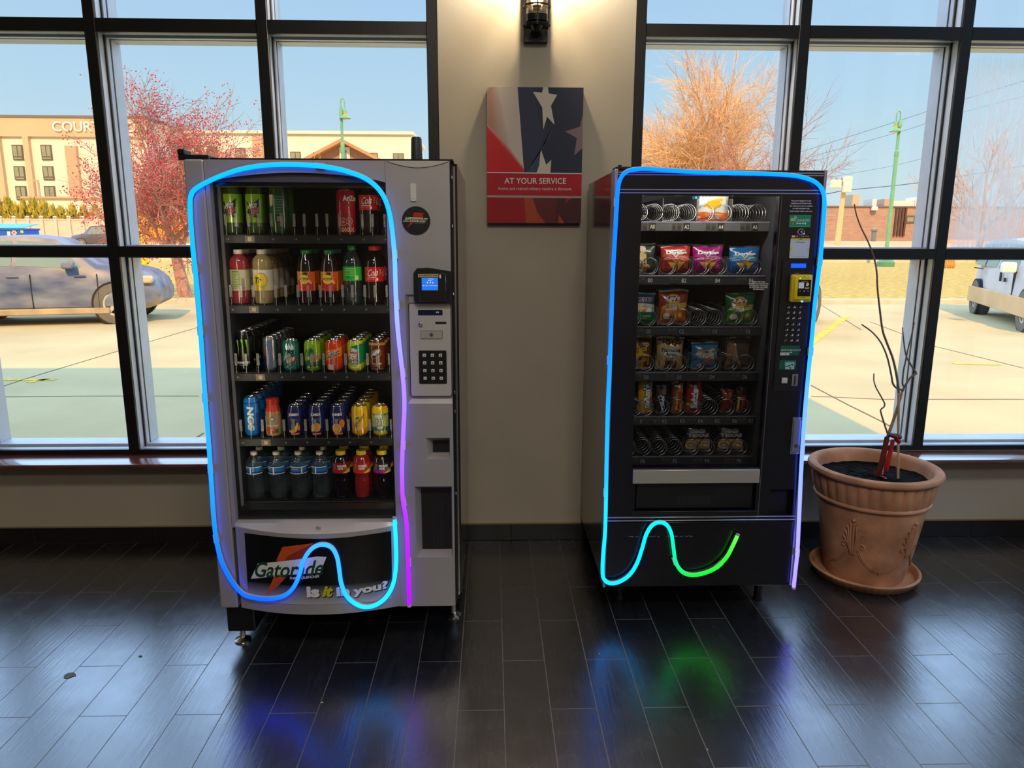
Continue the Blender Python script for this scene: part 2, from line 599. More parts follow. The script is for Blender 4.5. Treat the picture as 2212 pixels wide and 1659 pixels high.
def window(name, xs, bars_z, ledge):
    w = bpy.data.objects.new(name, None); COL.objects.link(w); tag(w, kind='structure')
    x0, x1 = xs[0] - MULL / 2, xs[-1] + MULL / 2
    for i, x in enumerate(xs):
        m = MB()
        m.box(x - MULL / 2, x + MULL / 2, FRAME_Y, FRAME_Y + .022, SILL_Z, HEAD_Z, frame_black, .003, 1)
        q = MULL / 2 - .004
        m.box(x - q, x + q, FRAME_Y + .022, GLASS_Y - .012, SILL_Z, HEAD_Z, alu)
        m.box(x - q - .004, x + q + .004, GLASS_Y - .042, GLASS_Y - .034, SILL_Z, HEAD_Z, gasket)
        m.box(x - q - .010, x + q + .010, GLASS_Y - .034, GLASS_Y - .006, SILL_Z, HEAD_Z, alu)
        m.box(x - q - .006, x + q + .006, GLASS_Y - .006, GLASS_Y, SILL_Z, HEAD_Z, gasket)
        m.box(x - q - .010, x + q + .010, GLASS_Y + .008, OUT_Y, SILL_Z, HEAD_Z, alu)
        m.build('mullion', w, smooth=False)
    for z, hh in bars_z + [(3.47, .056), (HEAD_Z - .03, .06)]:
        m = MB()
        for xa, xb in zip(xs[:-1], xs[1:]):
            a, c = xa + MULL / 2 + .0002, xb - MULL / 2 - .0002
            m.box(a, c, FRAME_Y + .001, FRAME_Y + .023, z - hh / 2, z + hh / 2, frame_black)
            m.box(a, c, FRAME_Y + .023, GLASS_Y - .034, z - hh / 2 + .004, z + hh / 2 - .004, alu)
            m.box(a + .008, c - .008, GLASS_Y - .034, GLASS_Y - .006, z - hh / 2 - .006, z + hh / 2 + .006, alu)
            m.box(a + .008, c - .008, GLASS_Y + .008, OUT_Y, z - hh / 2 - .006, z + hh / 2 + .006, alu)
        m.build('transom', w, smooth=False)
    m = MB()
    for xa, xb in zip(xs[:-1], xs[1:]):
        a, c = xa + MULL / 2 + .0002, xb - MULL / 2 - .0002
        m.box(a, c, FRAME_Y + .0005, FRAME_Y + .022, SILL_Z, SILL_Z + .024, frame_black)
        m.box(a, c, FRAME_Y + .022, GLASS_Y - .034, SILL_Z, SILL_Z + .022, alu)
        m.box(a + .008, c - .008, GLASS_Y - .034, GLASS_Y - .006, SILL_Z, SILL_Z + .034, alu)
        m.box(a + .008, c - .008, GLASS_Y + .008, OUT_Y, SILL_Z, SILL_Z + .03, alu)
    m.build('bottom_rail', w, smooth=False)
    zs = [SILL_Z + .024] + [z for z, _ in bars_z] + [3.47, HEAD_Z - .03]
    for xa, xb in zip(xs[:-1], xs[1:]):
        for za, zb in zip(zs[:-1], zs[1:]):
            m = MB()
            m.box(xa + .012, xb - .012, GLASS_Y + .001, GLASS_Y + .007, za + .01, zb - .01, pane_m)
            m.build('pane', w, smooth=False)
    m = MB()
    lx0, lx1 = ledge
    m.box(lx0, lx1, 3.385, FRAME_Y + .03, SILL_Z - .021, SILL_Z - .0005, sill_wood, .004, 2)
    m.build('window_sill', w)
    return w


window('window_1', LEFT_X, [(1.476, .050), (2.4795, .058)], (-5.0, pier0))
win2 = window('window_2', RIGHT_X, [(1.474, .050), (2.483, .056)], (pier1, 3.1))


w3 = bpy.data.objects.new('window_3', None); COL.objects.link(w3); tag(w3, kind='structure')
for y in (.226, .982, 1.75, 2.51, 3.274):
    m = MB(); m.box(ROOM_R + .014, ROOM_R + .15, y - .026, y + .026, .47, 3.95, frame_black); m.build('mullion', w3, smooth=False)
for z in (.485, 1.476, 2.48, 3.47, 3.93):
    m = MB(); m.box(ROOM_R + .02, ROOM_R + .14, .2, 3.3, z - .025, z + .025, frame_black); m.build('transom', w3, smooth=False)
m = MB(); m.box(ROOM_R + .11, ROOM_R + .116, .21, 3.29, .48, 3.94, pane_m); m.build('pane', w3, smooth=False)

# ================================================================ outdoors
def terrain(Y):
    return GZ if Y < 40 else (GZ + (Y - 40) / 26 * 1.35 if Y < 66 else GZ + 1.35)


lot = M('pale_concrete_lot', (196, 180, 134), spec=.15, rough=0.9, var=0.10, scale=0.7, bump=0.15, bscale=14)
curb_m = M('concrete_curb', (205, 192, 165), rough=0.85, var=0.1, scale=3)
grass_m = M('winter_grass', (180, 160, 58), rough=0.95, var=0.30, scale=5.0, rgb2=(190, 160, 80), bump=0.6, bscale=9)
yellow_line = M('faded_yellow_paint', (225, 190, 60), rough=0.8, var=0.25, scale=6)
crack_m = M('dark_crack', (125, 100, 72), rough=0.9)

b = MB(); b.box(-70, 70, OUT_Y, 18.2, GZ - .2, GZ, lot); o = b.build('parking_lot_ground', kind='structure', smooth=False)
b = MB(); b.box(-70, 70, 18.2, 18.36, GZ - .2, GZ + .13, curb_m, .03); b.build('curb', kind='structure')
b = MB(); b.box(-70, 70, 18.36, 46, GZ - .2, GZ + .10, grass_m); b.build('lawn', kind='structure', smooth=False)
b = MB(); b.box(-70, 70, 46, 48.5, GZ - .2, GZ + .42, M('concrete_sidewalk', (225, 208, 178), rough=.9, var=.06, scale=2)); b.build('sidewalk', kind='structure', smooth=False)
b = MB()
ys = [48.5, 52, 58, 66, 75, 240]
road = M('tan_road', (205, 172, 118), rough=0.9, var=0.1, scale=.3)
vs = []
for y in ys:
    vs += [(-160, y, terrain(y)), (160, y, terrain(y))]
b.add(vs, [(2 * i, 2 * i + 1, 2 * i + 3, 2 * i + 2) for i in range(len(ys) - 1)], road)
b.build('road', kind='structure', smooth=False)


def ground_strip(name, pts, w, m, parent=None):
    """flat mark on the lot along pixels of the photograph"""
    P = [on_z(x, y, GZ + .004) for x, y in pts]
    q = MB()
    for a, c in zip(P[:-1], P[1:]):
        d = (c - a); d.z = 0; d.normalize(); n = Vector((-d.y, d.x, 0)) * w / 2
        q.add([a - n, c - n, c + n, a + n], [(0, 1, 2, 3)], m)
    return q


q = ground_strip('', [(1745, 745), (1830, 682)], .14, yellow_line)
q2 = ground_strip('', [(2060, 785), (2160, 787)], .12, yellow_line); q.add(q2.v, q2.f, yellow_line)
q2 = ground_strip('', [(0, 820), (120, 820)], .10, yellow_line); q.add(q2.v, q2.f, yellow_line)
q2 = ground_strip('', [(60, 826), (105, 818)], .08, yellow_line); q.add(q2.v, q2.f, yellow_line)
q.build('trim_1', kind='structure', smooth=False)
q = MB()
for pts in ([(1752, 832), (1830, 873), (1905, 910), (1950, 936)], [(1752, 856), (1795, 857), (1900, 862), (2212, 862)], [(1880, 695), (2020, 748), (2212, 795)],
            [(0, 836), (55, 818), (108, 802), (255, 758), (430, 706)], [(0, 857), (200, 855), (430, 855)], [(400, 960), (440, 935)], [(1752, 645), (1860, 712)]):
    q2 = ground_strip('', pts, .018, crack_m); q.add(q2.v, q2.f, crack_m)
q.build('trim_2', kind='structure', smooth=False)

# ================================================================ shared colours for the machines
silver = M('silver_door_paint', (176, 172, 172), rough=0.42, metal=0.35, var=0.06, scale=2.5, bump=0.03, bscale=300)
silver_lt = M('pale_silver_paint', (200, 194, 188), rough=0.45, metal=0.25, var=0.04, scale=3)
silver_dk = M('dark_silver_paint', (88, 84, 92), rough=0.5, metal=0.2, var=0.05, scale=3)
black_gloss = M('black_gloss_paint', (20, 20, 24), rough=0.16, var=0.1, scale=4, coat=0.4)
black_satin = M('black_satin_plastic', (18, 18, 21), rough=0.38, var=0.15, scale=12)
black_matt = M('black_matt_plastic', (12, 12, 14), rough=0.7, var=0.15, scale=12)
liner = M('dark_grey_liner', (40, 42, 50), rough=0.6, var=0.1, scale=5)
chrome = M('brushed_steel', (200, 198, 194), rough=0.25, metal=1.0, var=0.08, scale=8, stretch=(1, 1, 12))
white_p = M('white_print', (232, 230, 224), rough=0.5)
grey_p = M('grey_print', (150, 150, 150), rough=0.5)
black_p = M('black_print', (14, 13, 15), rough=0.45)
red_p = M('red_print', (196, 34, 30), rough=0.45)
green_p = M('green_print', (18, 92, 52), rough=0.45)
yellow_p = M('yellow_print', (235, 205, 40), rough=0.45)
cream_p = M('cream_print', (226, 208, 172), rough=0.5)
blue_p = M('blue_print', (30, 84, 170), rough=0.45)
orange_p = M('orange_print', (226, 96, 26), rough=0.45)
door_glass = glass('vending_door_glass', tint=(248, 250, 252), refl=0.02)
clear_tab = glass('clear_plastic_tab', tint=(235, 235, 235), refl=0.10, rough=0.15, body=0.20, body_rgb=(230, 226, 215))


def holed(m, x0, x1, z0, z1, Y, holes, mat, thick):
    """front board with rectangular openings; every opening may be a funnel to a smaller inner rectangle at a depth"""
    xs = sorted({x0, x1} | {h[i] for h in holes for i in (0, 1)})
    zs = sorted({z0, z1} | {h[i] for h in holes for i in (2, 3)})
    for xa, xb in zip(xs[:-1], xs[1:]):
        for za, zb in zip(zs[:-1], zs[1:]):
            xc, zc = (xa + xb) / 2, (za + zb) / 2
            if any(h[0] < xc < h[1] and h[2] < zc < h[3] for h in holes):
                continue
            m.add([(xa, Y, za), (xb, Y, za), (xb, Y, zb), (xa, Y, zb)], [(0, 1, 2, 3)], mat)
    m.add([(x0, Y, z0), (x1, Y, z0), (x1, Y, z1), (x0, Y, z1), (x0, Y + thick, z0), (x1, Y + thick, z0), (x1, Y + thick, z1), (x0, Y + thick, z1)],
          [(0, 4, 5, 1), (1, 5, 6, 2), (2, 6, 7, 3), (3, 7, 4, 0)], mat)
    for h in holes:
        ix0, ix1, iz0, iz1, d = h[4:9]
        o = [(h[0], Y, h[2]), (h[1], Y, h[2]), (h[1], Y, h[3]), (h[0], Y, h[3])]
        n = [(ix0, Y + d, iz0), (ix1, Y + d, iz0), (ix1, Y + d, iz1), (ix0, Y + d, iz1)]
        m.add(o + n, [(i, (i + 1) % 4, (i + 1) % 4 + 4, i + 4) for i in range(4)], mat)
        if len(h) > 9:
            m.add(n, [(0, 1, 2, 3)], h[9])


def rrect(x0, x1, z0, z1, r, n=5):
    P = []
    for cx, cz, a0 in ((x1 - r, z1 - r, 0), (x0 + r, z1 - r, 90), (x0 + r, z0 + r, 180), (x1 - r, z0 + r, 270)):
        for k in range(n + 1):
            a = math.radians(a0 + 90 * k / n)
            P.append((cx + r * math.cos(a), cz + r * math.sin(a)))
    return P


def smooth_path(pts, step=0.008):
    P = [Vector(p) for p in pts]
    out = []
    n = len(P)
    for i in range(n - 1):
        a, b, c, d = P[max(i - 1, 0)], P[i], P[i + 1], P[min(i + 2, n - 1)]
        k = max(2, int((c - b).length / step))
        for j in range(k):
            t = j / k
            out.append(0.5 * ((2 * b) + (c - a) * t + (2 * a - 5 * b + 4 * c - d) * t * t + (3 * b - a - 3 * c + d) * t * t * t))
    out.append(P[-1])
    return out


neon_m = bpy.data.materials.new('led_neon_diffuser')
neon_m.use_nodes = True
_t = neon_m.node_tree
_b = _t.nodes['Principled BSDF']
_b.inputs['Base Color'].default_value = (0.02, 0.02, 0.02, 1)
_b.inputs['Roughness'].default_value = 0.8
_b.inputs['Specular IOR Level'].default_value = 0.1
_a = _t.nodes.new('ShaderNodeAttribute'); _a.attribute_name = 'led_colour'
_t.links.new(_a.outputs['Color'], _b.inputs['Emission Color'])
_b.inputs['Emission Strength'].default_value = 1.0
strip_back = M('white_silicone_backing', (200, 202, 208), rough=0.5)
clip_m = M('clear_mounting_clip', (205, 205, 212), rough=0.3)


def led_strip(name, label, pix, cols, offset, clips, group=None, width=0.0075):
    """pix: pixels along the strip; cols: (pixel index, display colour); offset(x, y) gives the strip's point in the room"""
    pts = [offset(x, y) for x, y in pix]
    P = smooth_path(pts)
    # colour along the strip
    L_ = [0.0]
    for a, c in zip(pts[:-1], pts[1:]):
        L_.append(L_[-1] + (c - a).length)
    keys = [(L_[i], c) for i, c in cols]
    cum = [0.0]
    for a, c in zip(P[:-1], P[1:]):
        cum.append(cum[-1] + (c - a).length)
    sc_ = L_[-1] / cum[-1]
    def col(s):
        s *= sc_
        for (s0, c0), (s1, c1) in zip(keys[:-1], keys[1:]):
            if s <= s1:
                k = 0 if s1 == s0 else max(0, (s - s0) / (s1 - s0))
                c = [c0[i] + (c1[i] - c0[i]) * k for i in range(3)]
                break
        else:
            c = keys[-1][1]
        q = lin(c)
        return [q[i] * (1 + (3.4 if i == 2 else 1.2) * max(0, (c[i] - 215) / 40)) for i in range(3)]
    root = thing(name, label, 'light strip', P[0], group=group)
    m = MB(); NS = 10
    m.tube(P, width, neon_m, NS)
    me = m.mesh('diffuser', True, 60)
    ca = me.color_attributes.new('led_colour', 'FLOAT_COLOR', 'POINT')
    buf = []
    for i in range(len(P)):
        c = col(cum[i]) + [1.0]
        buf += c * NS
    ca.data.foreach_set('color', buf)
    o = bpy.data.objects.new('diffuser', me); COL.objects.link(o); o.parent = root
    o.matrix_parent_inverse = Matrix.Translation(-root.location)
    m = MB(); m.tube([p + Vector((0.0005, 0.0050, 0.0035)) for p in P], width * 0.8, strip_back, 6); m.build('backing', root)
    tot = cum[-1]
    for k in clips:
        i = min(range(len(P)), key=lambda j: abs(cum[j] - tot * k))
        a, c = P[max(0, i - 1)], P[min(len(P) - 1, i + 1)]
        d = (c - a).normalized()
        sgn = 1
        n = Vector((d.z, 0, -d.x)) * sgn
        p = P[i]
        q = MB()
        poly = []
        for su, sv in ((-1, -1), (1, -1), (1, 1), (-1, 1)):
            poly.append(p + d * (.016 * su) + n * (.0015 + .0095 * (1 if sv > 0 else -1)))
        q.add([v + Vector((0, .001, 0)) for v in poly] + [v + Vector((0, .012, 0)) for v in poly],
              [(0, 1, 2, 3), (7, 6, 5, 4), (0, 4, 5, 1), (1, 5, 6, 2), (2, 6, 7, 3), (3, 7, 4, 0)], clip_m)
        q.build('mounting_clip', root, smooth=False)
    for e, i in ((P[0], 1), (P[-1], -2)):
        d = (e - P[i]).normalized()
        q = MB(); q.tube([e, e + d * .008], width * 1.08, strip_back, 10); q.build('end_cap', root)
    return root


# ================================================================ the drink machine on the left
Y0 = 2.50
LX0, LX1, LZB, LZT = -1.012, -0.1385, 0.191, 1.797
GX0, GX1, GZ0, GZ1 = -0.932, -0.352, 0.520, 1.727          # glass opening
VM = thing('drink_vending_machine', 'tall silver drink vending machine with a glass front of bottles and cans', 'vending machine', (-0.57, 3.0, 0))
b = MB()
b.box(-1.016, -1.006, 2.602, 3.44, LZB, LZT, black_gloss)
b.box(-0.150, -0.118, 2.602, 3.44, LZB, LZT, black_gloss)
b.box(-1.006, -0.150, 2.602, 3.44, LZT - .04, LZT, black_satin)
b.box(-1.006, -0.150, 2.602, 3.44, LZB, LZB + .05, black_satin)
b.box(-1.006, -0.150, 3.40, 3.44, LZB + .05, LZT - .04, black_satin)
b.build('cabinet', VM, smooth=False)
b = MB()
b.box(-1.0055, -1.003, 2.605, 3.399, LZB + .05, LZT - .041, liner)
b.box(-0.343, -0.30, 2.605, 3.399, LZB + .05, LZT - .041, liner)
b.box(-1.003, -0.345, 3.39, 3.399, LZB + .05, LZT - .041, liner)
b.build('inner_liner', VM, smooth=False)

# door: left stile, header with a flat arch, right control column
port = pr(898, 1051, 977, 1204, Y0) + pr(911, 1054, 975, 1186, Y0 + .035) + (.035,)
ret = pr(921, 946, 972, 992, Y0) + pr(935, 951, 970, 977, Y0 + .03) + (.03,)
pan = pr(878, 636, 981, 872, Y0)
pan = (pan[0], LX1 - .0005, pan[2], pan[3]) + (pan[0] + .012, LX1 - .0006, pan[2] + .016, pan[3] - .006, .012, silver)
SEAM_R = -0.352
b = MB()
b.box(LX0, GX0 - .0145, Y0, Y0 + .098, LZB, LZT, silver, .006)
b.box(GX0 - .0135, GX0, Y0 + .002, Y0 + .098, GZ0 - .01, LZT, silver)
holed(b, SEAM_R + .001, LX1, LZB, LZT, Y0, [port + (black_matt,), ret + (black_matt,), pan], silver, .098)
# header: straight top edge, lower edge a shallow arch, with a dark sunk band below it
n = 24
arch = [(GX0 + (SEAM_R - GX0) * k / n, GZ1 + .030 * math.sin(PI * k / n) ** 0.8) for k in range(n + 1)]
b.prism(arch + [(SEAM_R, LZT), (GX0, LZT)], plane(Y0 + .0005), -0.03, 0, silver)
b.box(GX0, SEAM_R, Y0 + .016, Y0 + .098, GZ1, LZT - .002, silver_dk)
b.build('door', VM, smooth=False)
b = MB()
sc = [(-.347 + .002, LZT - .001)] + [(-.347 + (LX1 + .347) * k / 16, LZT - .002 - .020 * math.sin(PI * k / 16)) for k in range(1, 16)] + [(LX1 - .002, LZT - .001)]
b.prism(sc, plane(Y0), 0.0, .004, silver_lt)  # pale raised crescent painted in for the highlight of the concave notch
b.build('column_notch_highlight', VM, smooth=False)
b = MB()
b.box(LX1 - .002, LX1 + .004, Y0 + .012, Y0 + .098, LZB + .004, LZT - .004, black_gloss)
b.box(LX1 + .004, LX1 + .009, Y0 + .045, Y0 + .060, LZB + .004, LZT - .01, black_satin)
b.box(LX1 + .0005, LX1 + .014, Y0 + .080, Y0 + .100, LZB + .004, LZT - .01, chrome)
for z in (.62, .93, 1.0, 1.35, 1.58, 1.74):
    b.box(LX1 + .004, LX1 + .008, Y0 + .02, Y0 + .03, z, z + .012, chrome, .002, 1)
b.build('door_edge', VM, smooth=False)
b = MB()
b.box(GX0, GX0 + .003, Y0 + .034, Y0 + .06, GZ0, GZ1, black_satin)
b.box(LX0 + .012, GX0 - .016, Y0 + .0985, Y0 + .101, GZ0, GZ1, black_satin)
b.box(GX1 - .008, GX1, Y0 + .034, Y0 + .10, GZ0, GZ1, black_satin)
b.box(GX0 + .003, GX1 - .008, Y0 + .034, Y0 + .10, GZ1 - .012, GZ1, black_satin)
b.box(GX0 + .003, GX1 - .008, Y0 + .034, Y0 + .10, GZ0, GZ0 + .045, black_satin)
b.build('window_gasket', VM, smooth=False)
b = MB(); b.box(GX0 + .0002, GX1 - .0002, Y0 + .028, Y0 + .033, GZ0 + .0002, GZ1 - .0002, door_glass); b.build('window_glass', VM, smooth=False)
# lamp tubes upright inside the door, left and right of the glass
tube_m = M('cool_lamp_tube', (255, 236, 205), emit=36.0)
b = MB(); b.tube([(-.988, Y0 + .13, GZ0 + .03), (-.988, Y0 + .13, GZ1 - .02)], .003, tube_m, 8); b.build('lamp_tube', VM)
b = MB(); b.tube([(-.351, Y0 + .135, GZ0 + .03), (-.351, Y0 + .135, GZ1 - .02)], .003, tube_m, 8); b.build('lamp_tube', VM)

# kick panel: bowed forward, pale ledge on top, printed sign
KX0, KX1 = -0.934, -0.3445
KZ0, KZ1 = at(690, 1310, Y0).z, at(690, 1128, Y0).z
BOW = 0.052


def bow(u):
    t = (u - KX0) / (KX1 - KX0)
    return BOW * (1 - (2 * t - 1) ** 2)


def kick(u, v, h):
    return (u, Y0 - .001 - bow(u) - h, v)


b = MB()
nk = 28
us = [KX0 + (KX1 - KX0) * k / nk for k in range(nk + 1)]
LEDGE = .012
vs = []
for u in us:
    vs += [(u, Y0 + .06, KZ1), (u, Y0 - .001, KZ1 - .001), kick(u, KZ1 - LEDGE - .012 * bow(u) / BOW, 0), kick(u, KZ0 - .004 * bow(u) / BOW, 0), (u, Y0 + .06, KZ0)]
fs_led, fs_frt = [], []
for k in range(nk):
    for j in range(4):
        f = (k * 5 + j, (k + 1) * 5 + j, (k + 1) * 5 + j + 1, k * 5 + j + 1)
        (fs_led if j < 2 else fs_frt).append(f[::-1])
b.add(vs, fs_led, silver_lt); b.add(vs, fs_frt, silver)
b.build('kick_panel', VM, angle=25)
KP = bpy.data.objects['kick_panel']
b = MB(); c = at(688, 1139, Y0 - .03); b.tube([(c.x, Y0 - .03, KZ1 - .007), (c.x, Y0 - .034, KZ1 - .009)], .009, silver, 16); b.build('keyhole_cap', KP)

# printed sign on the kick panel: black fading to silver at its foot
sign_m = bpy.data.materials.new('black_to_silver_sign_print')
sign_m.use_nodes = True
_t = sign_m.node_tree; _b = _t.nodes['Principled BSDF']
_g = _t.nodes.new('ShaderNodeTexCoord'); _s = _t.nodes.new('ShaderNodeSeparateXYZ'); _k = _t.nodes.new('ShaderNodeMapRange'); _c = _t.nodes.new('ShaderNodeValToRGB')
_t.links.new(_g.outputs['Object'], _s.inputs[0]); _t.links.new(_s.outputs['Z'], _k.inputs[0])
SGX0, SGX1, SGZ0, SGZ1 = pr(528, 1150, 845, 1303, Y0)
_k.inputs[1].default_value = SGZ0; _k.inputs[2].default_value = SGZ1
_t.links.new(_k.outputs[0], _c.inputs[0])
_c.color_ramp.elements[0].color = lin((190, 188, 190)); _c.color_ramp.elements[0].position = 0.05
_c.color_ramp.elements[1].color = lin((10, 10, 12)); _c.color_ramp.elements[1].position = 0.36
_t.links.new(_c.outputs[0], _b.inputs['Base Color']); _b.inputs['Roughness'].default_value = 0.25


def kpx(x, y):
    """sign pixel to the bowed panel"""
    Y = Y0
    for _ in range(6):
        p = at(x, y, Y)
        Y = kick(min(max(p.x, KX0), KX1), 0, .001)[1]
    return (p.x, p.z)


CELL = (.02, None)
sg = MB()
top = [kpx(x, y) for x, y in ((845, 1147), (800, 1154), (745, 1161), (690, 1164), (630, 1162), (575, 1157), (528, 1151))]
bot = [kpx(x, y) for x, y in ((537, 1298), (600, 1303), (660, 1306), (730, 1304), (800, 1300), (848, 1293))]
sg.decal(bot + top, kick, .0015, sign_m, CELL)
D = lambda pts, m, h=.0022: sg.decal([kpx(x, y) for x, y in pts][::-1], kick, h, m, CELL)
kz = lambda pts: [(440 + x * .217, 1080 + y * .217) for x, y in pts]
D(kz([(785, 465), (1095, 428), (985, 590), (770, 620), (722, 600)]), M('bolt_orange', (205, 82, 30), rough=.4, var=.15, scale=40))
D(kz([(1095, 428), (985, 590), (800, 612), (830, 560)]), M('bolt_dark_red', (150, 52, 30), rough=.4), .0025)
D(kz([(700, 762), (840, 745), (745, 850), (618, 955)]), M('bolt_orange'), .0024)
D(kz([(470, 782), (540, 630), (735, 612), (1130, 560), (1225, 565), (1160, 720), (800, 745)]), white_p, .003)
D(kz([(478, 776), (545, 636), (735, 618), (1125, 567), (1216, 571), (1153, 713), (800, 738)]), white_p, .0032)


def ktext(s, x0, y0, x1, y1, m, h=.0036, **k):
    a, c = kpx(x0, y1), kpx(x1, y0)
    sg.text(s, kick, a[0], a[1], c[0] - a[0], c[1] - a[1], m, h, cell=CELL, **k)


a, c, d = kpx(550, 1250), kpx(700, 1208), kpx(700, 1238)
ktext('Gatorade', 552, 1219, 699, 1246, M('sign_dark_green', (12, 70, 42), rough=.4), shear=.35, bold=.02, skew=.020)
ktext('THIRST QUENCHER', 626, 1247, 690, 1252.5, white_p, shear=.3, bold=.02, skew=.010)
ktext('is', 665, 1268, 692, 1292, black_p, .0026, bold=.05)
ktext('is', 663, 1266, 690, 1290, white_p, bold=.05)
ktext('it', 698, 1267, 722, 1291, black_p, .0026, bold=.05, shear=.3)
ktext('it', 696, 1265, 720, 1289, M('sign_lime', (196, 200, 40), rough=.4), bold=.05, shear=.3)
ktext('in', 729, 1268, 757, 1290, black_p, .0026, bold=.05)
ktext('in', 727, 1266, 755, 1288, white_p, bold=.05)
ktext('you?', 765, 1261, 840, 1292, black_p, .0026, bold=.05, skew=.012)
ktext('you?', 763, 1259, 838, 1290, white_p, bold=.05, skew=.012)
sg.build('printed_sign', KP, smooth=False)

# feet
b = MB()
b.box(-1.004, -0.90, 2.53, 3.40, .078, LZB - .002, black_satin, .004, 1)
b.box(-0.25, -0.135, 2.72, 3.40, .10, LZB - .002, black_satin, .004, 1)
b.box(-0.90, -0.25, 2.75, 3.40, .10, LZB - .002, black_matt)
b.build('base', VM, smooth=False)
for fx, fy in ((-0.997, 2.60), (-0.183, 2.77), (-0.99, 3.33), (-0.183, 3.33)):
    b = MB()
    b.lathe([(.030, 0), (.031, .006), (.014, .014), (.010, .02), (.010, .10)], chrome, (fx + .022, fy, 0.0005), 20)
    b.build('leveling_foot', VM)
b = MB()
hx0, hx1, hz0, hz1 = pr(389, 323, 466, 345, Y0 + .05)
b.box(hx0, hx0 + .10, Y0 + .03, Y0 + .10, LZT + .0005, LZT + .018, black_satin, .002, 1)
b.box(hx0 - .002, hx0 + .022, Y0 + .03, Y0 + .09, LZT + .018, LZT + .036, black_satin, .003, 1)
b.tube([(hx0 + .012, Y0 + .06, LZT), (hx0 + .012, Y0 + .06, LZT + .042)], .006, chrome, 10)
b.build('hinge', VM, smooth=False)
b = MB(); b.box(-.93, LX1 + .012, Y0 + .02, Y0 + .11, LZT + .0003, LZT + .007, black_gloss); b.build('top_trim', VM, smooth=False)
c = at(900, 330, 2.75)
b = MB(); b.lathe([(.021, LZT + .0005), (.0215, LZT + .02), (.019, LZT + .10), (.016, LZT + .106), (0, LZT + .107)], M('dark_plastic_antenna', (52, 48, 48), rough=.5), (c.x, 2.75, 0), 20); b.build('antenna', VM)

# things on the control column
b = MB(); x0, x1, z0, z1 = pr(887, 396, 899, 435, Y0)
b.prism(rrect(x0, x1, z0, z1, .006), plane(Y0), 0, .006, M('white_plastic', (225, 220, 212), rough=.35))
b.prism(rrect(x0 + .005, x1 - .005, z0 + .008, z0 + .03, .003), plane(Y0), .006, .0075, M('white_plastic'))
b.build('white_pull_tab', VM, angle=50)
b = MB(); c = at(899, 477, Y0); Rr = .5 * (at(929, 477, Y0).x - at(868, 477, Y0).x); pm = plane(Y0)
b.disc(pm, c.x, c.z, Rr + .001, Rr + .001, .0008, grey_p, 40); b.disc(pm, c.x, c.z, Rr, Rr, .0012, black_p, 40)
rz = lambda pts: [(lambda p: (p.x, p.z))(at(840 + x * .1567, 380 + y * .1567, Y0)) for x, y in pts][::-1]
b.decal(rz([(352, 505), (490, 512), (455, 545), (480, 555), (440, 590), (325, 556)]), pm, .0016, M('bolt_red', (190, 42, 30), rough=.4))
b.decal(rz([(300, 640), (345, 645), (245, 718)]), pm, .0016, M('bolt_red'))
b.decal(rz([(197, 632), (232, 565), (400, 575), (538, 585), (500, 640)]), pm, .0018, cream_p)
a, d = at(840 + 212 * .1567, 380 + 628 * .1567, Y0), at(840 + 522 * .1567, 380 + 572 * .1567, Y0)
b.text('Gatorade', pm, a.x, a.z, d.x - a.x, d.z - a.z, M('sign_dark_green'), .0021, shear=.35, bold=.02)
a, d = at(840 + 365 * .1567, 380 + 664 * .1567, Y0), at(840 + 490 * .1567, 380 + 652 * .1567, Y0)
b.text('THIRST QUENCHER', pm, a.x, a.z, d.x - a.x, d.z - a.z, grey_p, .0021, shear=.3)
b.build('round_emblem', VM, smooth=False)

# black card and bill reader with a blue screen
b = MB(); x0, x1, z0, z1 = pr(895, 578, 971, 655, Y0)
P = [(x0, z0 + .012), (x0 + .012, z0), (LX1 + .001, z0), (LX1 + .001, z1 - .012), (x0 + .05, z1), (x0 + .012, z1 - .002), (x0, z1 - .018)]
b.prism(P, plane(Y0), -.012, .022, black_satin)
RD = b.build('card_reader', VM, smooth=False)
b = MB(); x0, x1, z0, z1 = pr(904, 590, 964, 652, Y0 - .024); b.box(x0, x1, Y0 - .030, Y0 - .022, z0, z1, black_gloss, .003, 1); b.build('reader_face', RD)
b = MB(); x0, x1, z0, z1 = pr(911, 600.5, 946, 627, Y0 - .031)
pm = plane(Y0 - .0302)
scr = M('blue_lit_screen', (36, 108, 214), emit=0.9)
lit = M('white_lit_pixels', (230, 240, 255), emit=0.9)
b.rect(pm, x0, x1, z0, z1, .0004, scr)
for s_, u0, u1, v in (('cantaloupe', .40, .74, .88), ('Ready', .40, .62, .74), ('Tap, insert, or swipe payment', .03, .98, .33)):
    b.text(s_, pm, x0 + (x1 - x0) * u0, z0 + (z1 - z0) * v, (x1 - x0) * (u1 - u0), (z1 - z0) * .08, lit, .0009)
for k in (.35, .53, .68):
    b.disc(pm, x0 + (x1 - x0) * k, z0 + (z1 - z0) * .62, .0016, .0022, .0009, lit, 8)
b.build('screen', RD, smooth=False)
b = MB(); x0, x1, z0, z1 = pr(903, 592, 947, 599, Y0 - .031)
b.rect(pm, x0, x1, z0, z1, .0006, M('aged_paper_label', (196, 178, 132), rough=.7))
b.text('ACCEPTS $1 & $5', pm, x0 + .002, z0 + .0025, x1 - x0 - .004, z1 - z0 - .005, black_p, .0010, bold=.02)
b.rect(pm, x1 + .003, x1 + .009, z0 - .001, z1 - .002, .0006, white_p)
b.decal([(x1 + .003, z0 - .001), (x1 + .006, z0 - .005), (x1 + .009, z0 - .001)], pm, .0006, white_p)
b.build('paper_label', RD, smooth=False)

